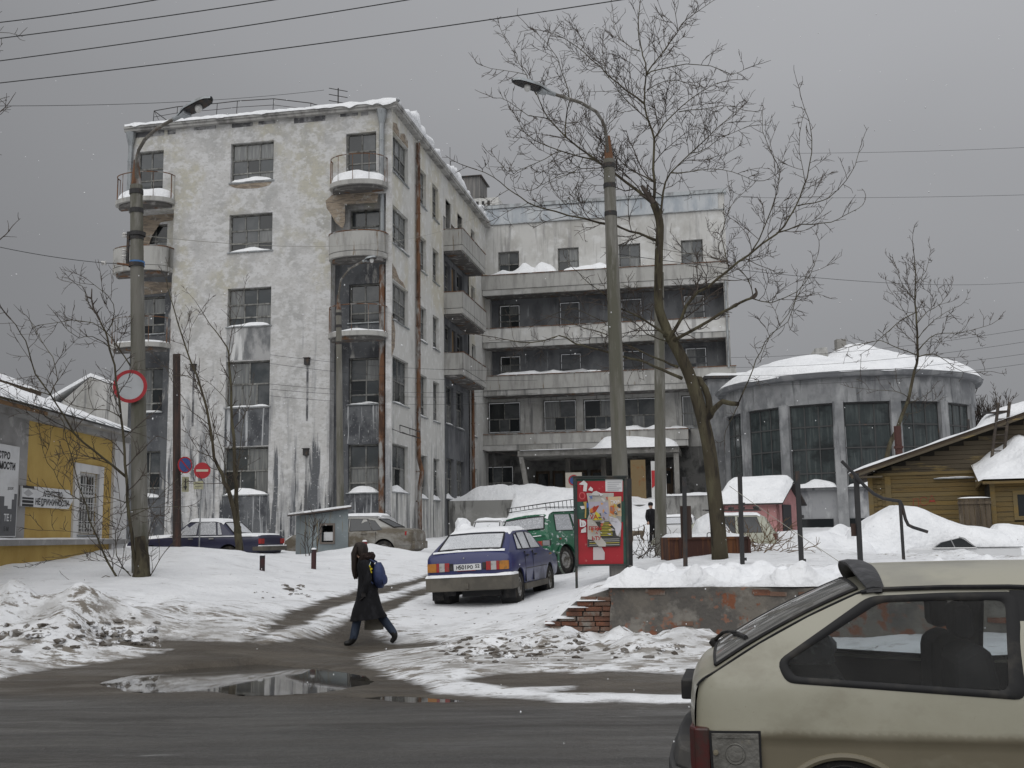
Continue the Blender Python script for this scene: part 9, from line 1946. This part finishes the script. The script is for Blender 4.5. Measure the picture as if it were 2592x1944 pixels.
# ------------------------------------------------------------------ people and the dog
def skinned(verts, edges, radii, sub=2, root=0):
    """grow one continuous body over a skeleton"""
    me = bpy.data.meshes.new('body'); me.from_pydata(verts, edges, []); o = bpy.data.objects.new('body', me); COL.objects.link(o)
    sk = o.modifiers.new('skin', 'SKIN'); sk.use_smooth_shade = True
    for i, r in enumerate(radii):
        d = me.skin_vertices[0].data[i]; d.radius = r if hasattr(r, '__len__') else (r, r); d.use_root = (i == root)
    sb = o.modifiers.new('sub', 'SUBSURF'); sb.levels = sub; sb.render_levels = sub
    applied(o); o.data.polygons.foreach_set('use_smooth', [True] * len(o.data.polygons)); return o
def setmats(o, mats, fn):
    o.data.materials.clear()
    for m in mats: o.data.materials.append(m)
    for p in o.data.polygons: p.material_index = fn(p.center)
SKIN = pm('skin', (0.42, 0.27, 0.20), 0.6, 0.3, coord='obj')
COATM = pm('black_coat_cloth', (0.009, 0.009, 0.0105), 0.85, 0.2, layers=[((0.020, 0.020, 0.023), 8, (1, 1, 0.5), 0.48, 0.62)], coord='obj', bump=0.4, bscale=14)
JEANS = pm('dark_jeans', (0.030, 0.040, 0.062), 0.85, 0.2, layers=[((0.055, 0.068, 0.095), 7, (1, 1, 0.5), 0.5, 0.64)], coord='obj', bump=0.3, bscale=25)
BOOT = pm('black_boot', (0.012, 0.012, 0.012), 0.5, 0.4, coord='obj')
HAIRM = pm('dark_brown_hair', (0.020, 0.014, 0.012), 0.6, 0.3, layers=[((0.038, 0.027, 0.022), 9, (4, 4, 0.4), 0.5, 0.64)], coord='obj', bump=0.6, bscale=16, bstretch=(4, 4, 0.3))
def rings(L, n=20, yoff=0.0):
    """elliptical hoops (height, centre x, half depth, half width[, centre y]) joined to a tube of cloth"""
    mb = MB(); b = 0
    for q in L:
        h, cx, rx, ry = q[:4]; cy = q[4] if len(q) > 4 else 0
        for k in range(n):
            a = 2 * math.pi * k / n; mb.v.append((cx + rx * math.cos(a), cy + ry * math.sin(a), h))
    for i in range(len(L) - 1):
        for k in range(n): mb.f.append((i * n + k, i * n + (k + 1) % n, (i + 1) * n + (k + 1) % n, (i + 1) * n + k))
    return mb
def hand(mb, p, d, out, s=1.0, curl=0.9):
    """five fingers from a palm at p pointing along d, closing towards out"""
    d = Vector(d).normalized(); out = Vector(out).normalized(); side = d.cross(out).normalized(); p = Vector(p)
    mb.tube([p - d * 0.02, p + d * 0.03, p + d * 0.075], [0.026 * s, 0.036 * s, 0.034 * s], 8)
    for k, l in enumerate((0.062, 0.072, 0.068, 0.052)):
        q = p + d * 0.075 + side * (0.027 - 0.018 * k) * s; a = d; pts = [q]
        for j in range(3): a = (a * math.cos(curl * 0.6) + out * math.sin(curl * 0.6)).normalized(); q = q + a * l / 3 * 1.1; pts.append(q)
        mb.tube(pts, [0.0095 * s, 0.009 * s, 0.0085 * s, 0.006 * s], 6)
    q = p + d * 0.01 + side * 0.03 * s; mb.tube([q, q + side * 0.02 + d * 0.02 + out * 0.015, q + side * 0.018 + d * 0.05 + out * 0.035], [0.012 * s, 0.0105 * s, 0.008 * s], 6)
# --- the walking woman: x backwards along her way (she walks towards -x), y away from the camera
wp_ = G(908, 1636); wp_ = Vector((W(922, 1636, 17.45).x, 17.45, 0)); gw = gz(wp_.x, wp_.y)
wo = thing('person', 'woman in long black coat with long dark hair walking left across the drive', 'person', (wp_.x, wp_.y, gw), R(-4))
V = [(0.05, 0, 0.84), (0.03, 0, 1.00), (0.01, 0, 1.16), (0.01, 0, 1.29), (-0.03, 0, 1.36), (-0.075, 0, 1.43), (-0.085, 0, 1.50), (-0.075, 0, 1.555),
     (0.0, -0.075, 0.80), (-0.085, -0.075, 0.46), (-0.155, -0.07, 0.11), (-0.20, -0.07, 0.045), (-0.31, -0.07, 0.030),
     (0.10, 0.075, 0.80), (0.245, 0.075, 0.45), (0.465, 0.07, 0.165), (0.475, 0.07, 0.10), (0.405, 0.07, 0.03),
     (0.02, -0.165, 1.27), (0.10, -0.20, 1.03), (0.03, -0.205, 0.82), (0.02, 0.165, 1.27), (0.11, 0.20, 1.03), (0.12, 0.20, 0.80)]
E_ = [(0, 1), (1, 2), (2, 3), (3, 4), (4, 5), (5, 6), (6, 7), (0, 8), (8, 9), (9, 10), (10, 11), (11, 12), (0, 13), (13, 14), (14, 15), (15, 16), (16, 17), (3, 18), (18, 19), (19, 20), (3, 21), (21, 22), (22, 23)]
r_ = [(0.13, 0.11), (0.11, 0.10), (0.12, 0.10), (0.10, 0.08), 0.045, 0.075, 0.088, 0.06, 0.085, 0.075, 0.068, 0.052, 0.036, 0.085, 0.075, 0.066, 0.05, 0.034, 0.058, 0.045, 0.03, 0.058, 0.045, 0.03]
b = skinned(V, E_, r_); b.parent = wo
setmats(b, [SKIN, JEANS, BOOT, COATM], lambda c: 2 if (c.z < 0.105 or (c.x > 0.40 and c.z < 0.185)) else 1 if c.z < 0.86 and abs(c.y) < 0.16 else 3 if c.z < 1.335 else 0)
mb = rings([(1.375, -0.01, 0.065, 0.075), (1.345, 0.01, 0.10, 0.13), (1.30, 0.015, 0.125, 0.185), (1.22, 0.01, 0.135, 0.20), (1.08, 0.015, 0.125, 0.185), (0.94, 0.03, 0.128, 0.175), (0.84, 0.04, 0.155, 0.19), (0.70, 0.05, 0.195, 0.215), (0.54, 0.06, 0.245, 0.24), (0.42, 0.065, 0.285, 0.26), (0.395, 0.065, 0.28, 0.255)], 26)
mb.v = [(x + 0.012 * math.sin(z * 31 + y * 9), y + 0.010 * math.sin(z * 23 + x * 17), z + (0.03 * (x - 0.065) / 0.28 if z < 0.45 else 0)) for x, y, z in mb.v]
ct = mb.build('coat', COATM, wo, smooth=True, angle=180)
for sd in (-1, 1):
    P = [(0.02, sd * 0.165, 1.29), (0.06, sd * 0.21, 1.18), (0.10, sd * 0.215, 1.04), (0.07, sd * 0.215, 0.93), (0.03, sd * 0.21, 0.83)] if sd < 0 else [(0.02, sd * 0.165, 1.29), (0.07, sd * 0.21, 1.18), (0.11, sd * 0.215, 1.04), (0.12, sd * 0.215, 0.92), (0.12, sd * 0.21, 0.82)]
    mb = MB(); mb.tube(P, [0.075, 0.072, 0.064, 0.058, 0.052], 12); mb.build('sleeve', COATM, ct, smooth=True)
    mb = MB(); hand(mb, P[-1], (0, 0, -1), (-1, 0, 0)); mb.build('hand', pm('dark_glove', (0.02, 0.018, 0.018), 0.7), wo, smooth=True)
mb = MB()
for i in range(16):
    a = math.pi * 1.0 * i / 15; mb.ico((0.0 + 0.105 * math.sin(a), 0.115 * math.cos(a), 1.355 + 0.02 * math.sin(a)), (0.062, 0.055, 0.064), i, 2, 0.22)
mb.build('fur_hood', pm('brown_fur', (0.028, 0.020, 0.018), 0.95, 0.1, layers=[((0.06, 0.043, 0.037), 14, ONE, 0.5, 0.64)], coord='obj', bump=1.0, bscale=50), ct, smooth=True)
mb = rings([(1.598, -0.075, 0.03, 0.03), (1.588, -0.075, 0.07, 0.065), (1.55, -0.065, 0.105, 0.092), (1.49, -0.055, 0.112, 0.098), (1.43, -0.05, 0.105, 0.095), (1.38, -0.02, 0.085, 0.09)], 18)
mb.v = [(max(x, -0.135 + 0.5 * max(0, z - 1.52)) if abs(y) < 0.055 and x < -0.10 and z < 1.55 else x, y, z) for x, y, z in mb.v]; mb.build('hair', HAIRM, wo, smooth=True, angle=180)
for sd in (-1, 1):
    mb = MB(); mb.tube([(-0.12, sd * 0.075, 1.53), (-0.155, sd * 0.085, 1.42), (-0.150, sd * 0.085, 1.30), (-0.155, sd * 0.08, 1.18), (-0.145, sd * 0.075, 1.08), (-0.14, sd * 0.07, 1.02)], [0.04, 0.048, 0.046, 0.04, 0.03, 0.012], 9); mb.build('hair_lock', HAIRM, wo, smooth=True)
mb = MB(); mb.lathe([(0.0, 0.034), (0.007, 0.024), (0.014, 0.0)], (-0.158, 0, 1.475), (-1, 0, -0.25), 8); mb.build('nose', SKIN, wo, smooth=True)
for sd in (-1, 1):
    mb = MB(); mb.ico((-0.150, sd * 0.030, 1.505), (0.010, 0.014, 0.009), 1, 1, 0); mb.build('eye', BLACK, wo, smooth=True)
mb = MB(); mb.box((-0.162, -0.022, 1.432), (-0.150, 0.022, 1.440)); mb.build('mouth', pm('lips', (0.25, 0.10, 0.09), 0.5), wo)
def on(o, p): m = o.matrix_basis; return m @ Vector(p)
bk = thing('backpack', 'blue backpack with a yellow soft toy on the walking woman', 'backpack', tuple(on(wo, (0.2, 0, 0.90))), R(-4))
BPK = pm('blue_nylon', (0.033, 0.047, 0.115), 0.6, 0.3, layers=[((0.02, 0.028, 0.07), 6, ONE, 0.5, 0.62)], coord='obj', bump=0.4, bscale=18)
mb = MB()
def pk(i, j):
    a = 2 * math.pi * i; h = j; r = (math.sin(math.pi * min(max(h, 0.03), 0.97))) ** 0.35
    ca, sa = math.cos(a), math.sin(a); k = (abs(ca) ** 3 + abs(sa) ** 3) ** (-1 / 3)
    return Vector((0.02 + (0.085 + 0.02 * (1 - h)) * k * ca * r + 0.03 * (1 - h), 0.135 * k * sa * r, -0.02 + 0.40 * h))
mb.grid(pk, 28, 14); mb.build('bag', BPK, bk, smooth=True, angle=180, weld=True)
mb = MB(); mb.grid(lambda i, j: Vector((0.10 + 0.055 * math.sin(math.pi * i) ** 0.4 * math.sin(math.pi * j) ** 0.4 + 0.02 * (1 - j), -0.10 + 0.2 * i, 0.03 + 0.17 * j)), 10, 10); mb.build('pocket', pm('dark_blue_nylon', (0.03, 0.042, 0.11), 0.6, coord='obj'), bk, smooth=True)
for sd in (-1, 1):
    mb = MB(); mb.tube([(-0.05, sd * 0.09, 0.05), (-0.16, sd * 0.17, 0.16), (-0.23, sd * 0.165, 0.34), (-0.15, sd * 0.12, 0.46), (-0.02, sd * 0.08, 0.38)], 0.016, 6); mb.build('strap', BPK, bk, smooth=True)
tyy = thing('soft_toy', 'small yellow soft toy dangling from the blue backpack', 'toy', tuple(on(wo, (0.115, -0.20, 1.16))), R(-4))
YEL = pm('yellow_plush', (0.52, 0.42, 0.03), 0.9, 0.1, coord='obj')
mb = MB(); mb.ico((0, 0, 0), (0.034, 0.03, 0.045), 1, 2, 0.05); mb.build('body', YEL, tyy, smooth=True); mb = MB(); mb.ico((0, 0, 0.055), (0.026, 0.024, 0.024), 2, 2, 0.05); mb.build('head', YEL, tyy, smooth=True)
for k, (x, z) in enumerate(((-0.03, -0.03), (0.03, -0.03), (-0.035, 0.02), (0.035, 0.02))):
    mb = MB(); mb.ico((x, 0, z), (0.016, 0.014, 0.02), k, 1, 0.05); mb.build('limb', YEL, tyy, smooth=True)
mb = MB(); mb.tube([(0, 0, 0.075), (0.02, 0.02, 0.13)], 0.006, 4); mb.build('cord', pm('pale_cord', (0.4, 0.5, 0.5), 0.7), tyy)
sb_ = thing('shopping_bag', 'grey shopping bag hanging below the coat of the walking woman', 'bag', tuple(on(wo, (0.11, 0.20, 0.22))), R(-4))
mb = MB(); mb.grid(lambda i, j: Vector(((0.155 - 0.03 * j) * math.cos(2 * math.pi * i) * (abs(math.cos(2 * math.pi * i)) ** 0.0), (0.05 + 0.01 * j) * math.sin(2 * math.pi * i), 0.34 * j)) + Vector((0.008 * math.sin(i * 40 + j * 9), 0.01 * math.sin(j * 14 + i * 20), 0)), 24, 8); mb.box((-0.12, -0.035, -0.004), (0.12, 0.035, 0.004)); mb.build('bag', pm('grey_bag', (0.20, 0.19, 0.16), 0.6, 0.3, coord='obj', bump=0.4), sb_, smooth=True)
for sd in (-1, 1):
    mb = MB(); mb.tube([(-0.07, sd * 0.045, 0.33), (-0.02, sd * 0.02, 0.5), (0.02, sd * 0.02, 0.5), (0.07, sd * 0.045, 0.33)], 0.008, 5); mb.build('handle', BLACK, sb_)
# --- the man with the dog, far up the yard
ym = 46.5; pm_ = W(1652, 1392, ym); gm = gz(pm_.x, pm_.y) - 0.01
ma = thing('person', 'man in black jacket and knitted cap with a dog by the concrete pole', 'person', (pm_.x, pm_.y, gm), R(8))
V = [(0, 0, 0.86), (0, 0, 1.05), (0, 0, 1.25), (0, 0, 1.40), (-0.01, 0, 1.47), (-0.03, -0.02, 1.54), (-0.035, -0.02, 1.61), (-0.03, -0.02, 1.67), (-0.03, -0.09, 0.82), (-0.06, -0.10, 0.46), (-0.10, -0.10, 0.09), (-0.20, -0.12, 0.035), (0.08, 0.09, 0.82), (0.14, 0.10, 0.46), (0.17, 0.12, 0.09), (0.08, 0.08, 0.035),
     (-0.17, -0.02, 1.37), (-0.24, -0.06, 1.10), (-0.20, -0.16, 0.90), (0.17, 0.02, 1.37), (0.22, 0.02, 1.10), (0.20, -0.06, 0.86)]
E_ = [(0, 1), (1, 2), (2, 3), (3, 4), (4, 5), (5, 6), (6, 7), (0, 8), (8, 9), (9, 10), (10, 11), (0, 12), (12, 13), (13, 14), (14, 15), (3, 16), (16, 17), (17, 18), (3, 19), (19, 20), (20, 21)]
b = skinned(V, E_, [(0.17, 0.13), (0.17, 0.13), (0.19, 0.14), (0.12, 0.10), 0.055, 0.085, 0.095, 0.07, 0.10, 0.085, 0.07, 0.045, 0.10, 0.085, 0.07, 0.045, 0.085, 0.07, 0.05, 0.085, 0.07, 0.05]); b.parent = ma
setmats(b, [SKIN, COATM, BOOT], lambda c: 2 if c.z < 0.10 else 0 if c.z > 1.45 else 1)
mb = rings([(0.80, 0.01, 0.21, 0.16), (0.95, 0, 0.21, 0.16), (1.15, 0, 0.22, 0.16), (1.32, 0, 0.24, 0.15), (1.42, 0, 0.17, 0.12), (1.47, -0.01, 0.09, 0.09)], 18); mb.build('jacket', COATM, ma, smooth=True, angle=180)
mb = MB(); mb.lathe([(0.102, 1.60), (0.112, 1.62), (0.108, 1.68), (0.08, 1.735), (0.0, 1.755)], (-0.035, -0.02, 0), UP, 16); mb.build('knitted_cap', COATM, ma, smooth=True)
for p in ((-0.20, -0.16, 0.90), (0.20, -0.06, 0.86)):
    mb = MB(); hand(mb, p, (0, -0.3, -0.8), (-0.6, -0.5, 0), 1.1); mb.build('hand', SKIN, ma, smooth=True)
mb = MB(); mb.lathe([(0, 0.03), (0.012, 0.0)], (-0.055, -0.115, 1.60), (-0.2, -1, 0), 8); mb.build('nose', SKIN, ma)
# dog walking away to the left, tail up
pd_ = W(1614, 1400, 45.5); hdz = gz(pd_.x, pd_.y)
dg = thing('dog', 'grey brown dog with raised tail on a lead beside the man', 'dog', (pd_.x, pd_.y, hdz), R(12))
V = [(0.20, 0, 0.47), (0.05, 0, 0.46), (-0.12, 0, 0.44), (-0.26, 0, 0.45), (-0.38, 0, 0.53), (-0.47, 0, 0.60), (-0.56, 0, 0.57), (-0.63, 0, 0.545), (0.30, 0, 0.52), (0.33, 0, 0.68), (0.29, 0, 0.80),
     (0.22, -0.08, 0.38), (0.16, -0.085, 0.27), (0.27, -0.085, 0.16), (0.24, -0.085, 0.03), (0.22, 0.08, 0.38), (0.20, 0.085, 0.26), (0.32, 0.085, 0.15), (0.30, 0.085, 0.03), (-0.25, -0.08, 0.34), (-0.23, -0.085, 0.20), (-0.27, -0.085, 0.03), (-0.25, 0.08, 0.34), (-0.28, 0.085, 0.20), (-0.33, 0.085, 0.04), (-0.44, -0.05, 0.69), (-0.44, 0.05, 0.69)]
E_ = [(0, 1), (1, 2), (2, 3), (3, 4), (4, 5), (5, 6), (6, 7), (0, 8), (8, 9), (9, 10), (0, 11), (11, 12), (12, 13), (13, 14), (0, 15), (15, 16), (16, 17), (17, 18), (3, 19), (19, 20), (20, 21), (3, 22), (22, 23), (23, 24), (5, 25), (5, 26)]
b = skinned(V, E_, [0.10, 0.10, 0.125, 0.13, 0.085, 0.08, 0.05, 0.035, 0.04, 0.03, 0.018, 0.07, 0.05, 0.028, 0.026, 0.07, 0.05, 0.028, 0.026, 0.06, 0.036, 0.026, 0.06, 0.036, 0.026, 0.02, 0.02], root=1); b.parent = dg
setmats(b, [pm('dog_fur', (0.11, 0.088, 0.066), 0.95, 0.1, layers=[((0.20, 0.165, 0.125), 6, ONE, 0.48, 0.62), ((0.05, 0.042, 0.035), 4, ONE, 0.56, 0.66)], coord='obj', bump=0.8, bscale=40)], lambda c: 0)
ld = MB(); a_ = on(ma, (-0.25, -0.22, 0.84)); b_ = on(dg, (-0.34, 0, 0.60)); ld.tube([a_, a_.lerp(b_, 0.5) - UP * 0.05, b_], 0.010, 4); o = ld.build('dog_lead', BLACK, None, loc=tuple(a_)); tag(o, 'dark dog lead running from the man to the dog', 'lead')
# a light snowfall
mb = MB(); rr = random.Random(77)
for k in range(420):
    Y = rr.uniform(5.5, 24); p = W(rr.uniform(0, 2592), rr.uniform(0, 1900), Y)
    if p.z > gz(p.x, p.y) + 0.2: r = rr.uniform(0.003, 0.0055) * (0.6 + Y / 20); mb.ico(p, (r, r, r * 1.3), k, 0 + 1, 0.2)
mb.build('snowflakes', SNOW, kind='stuff')
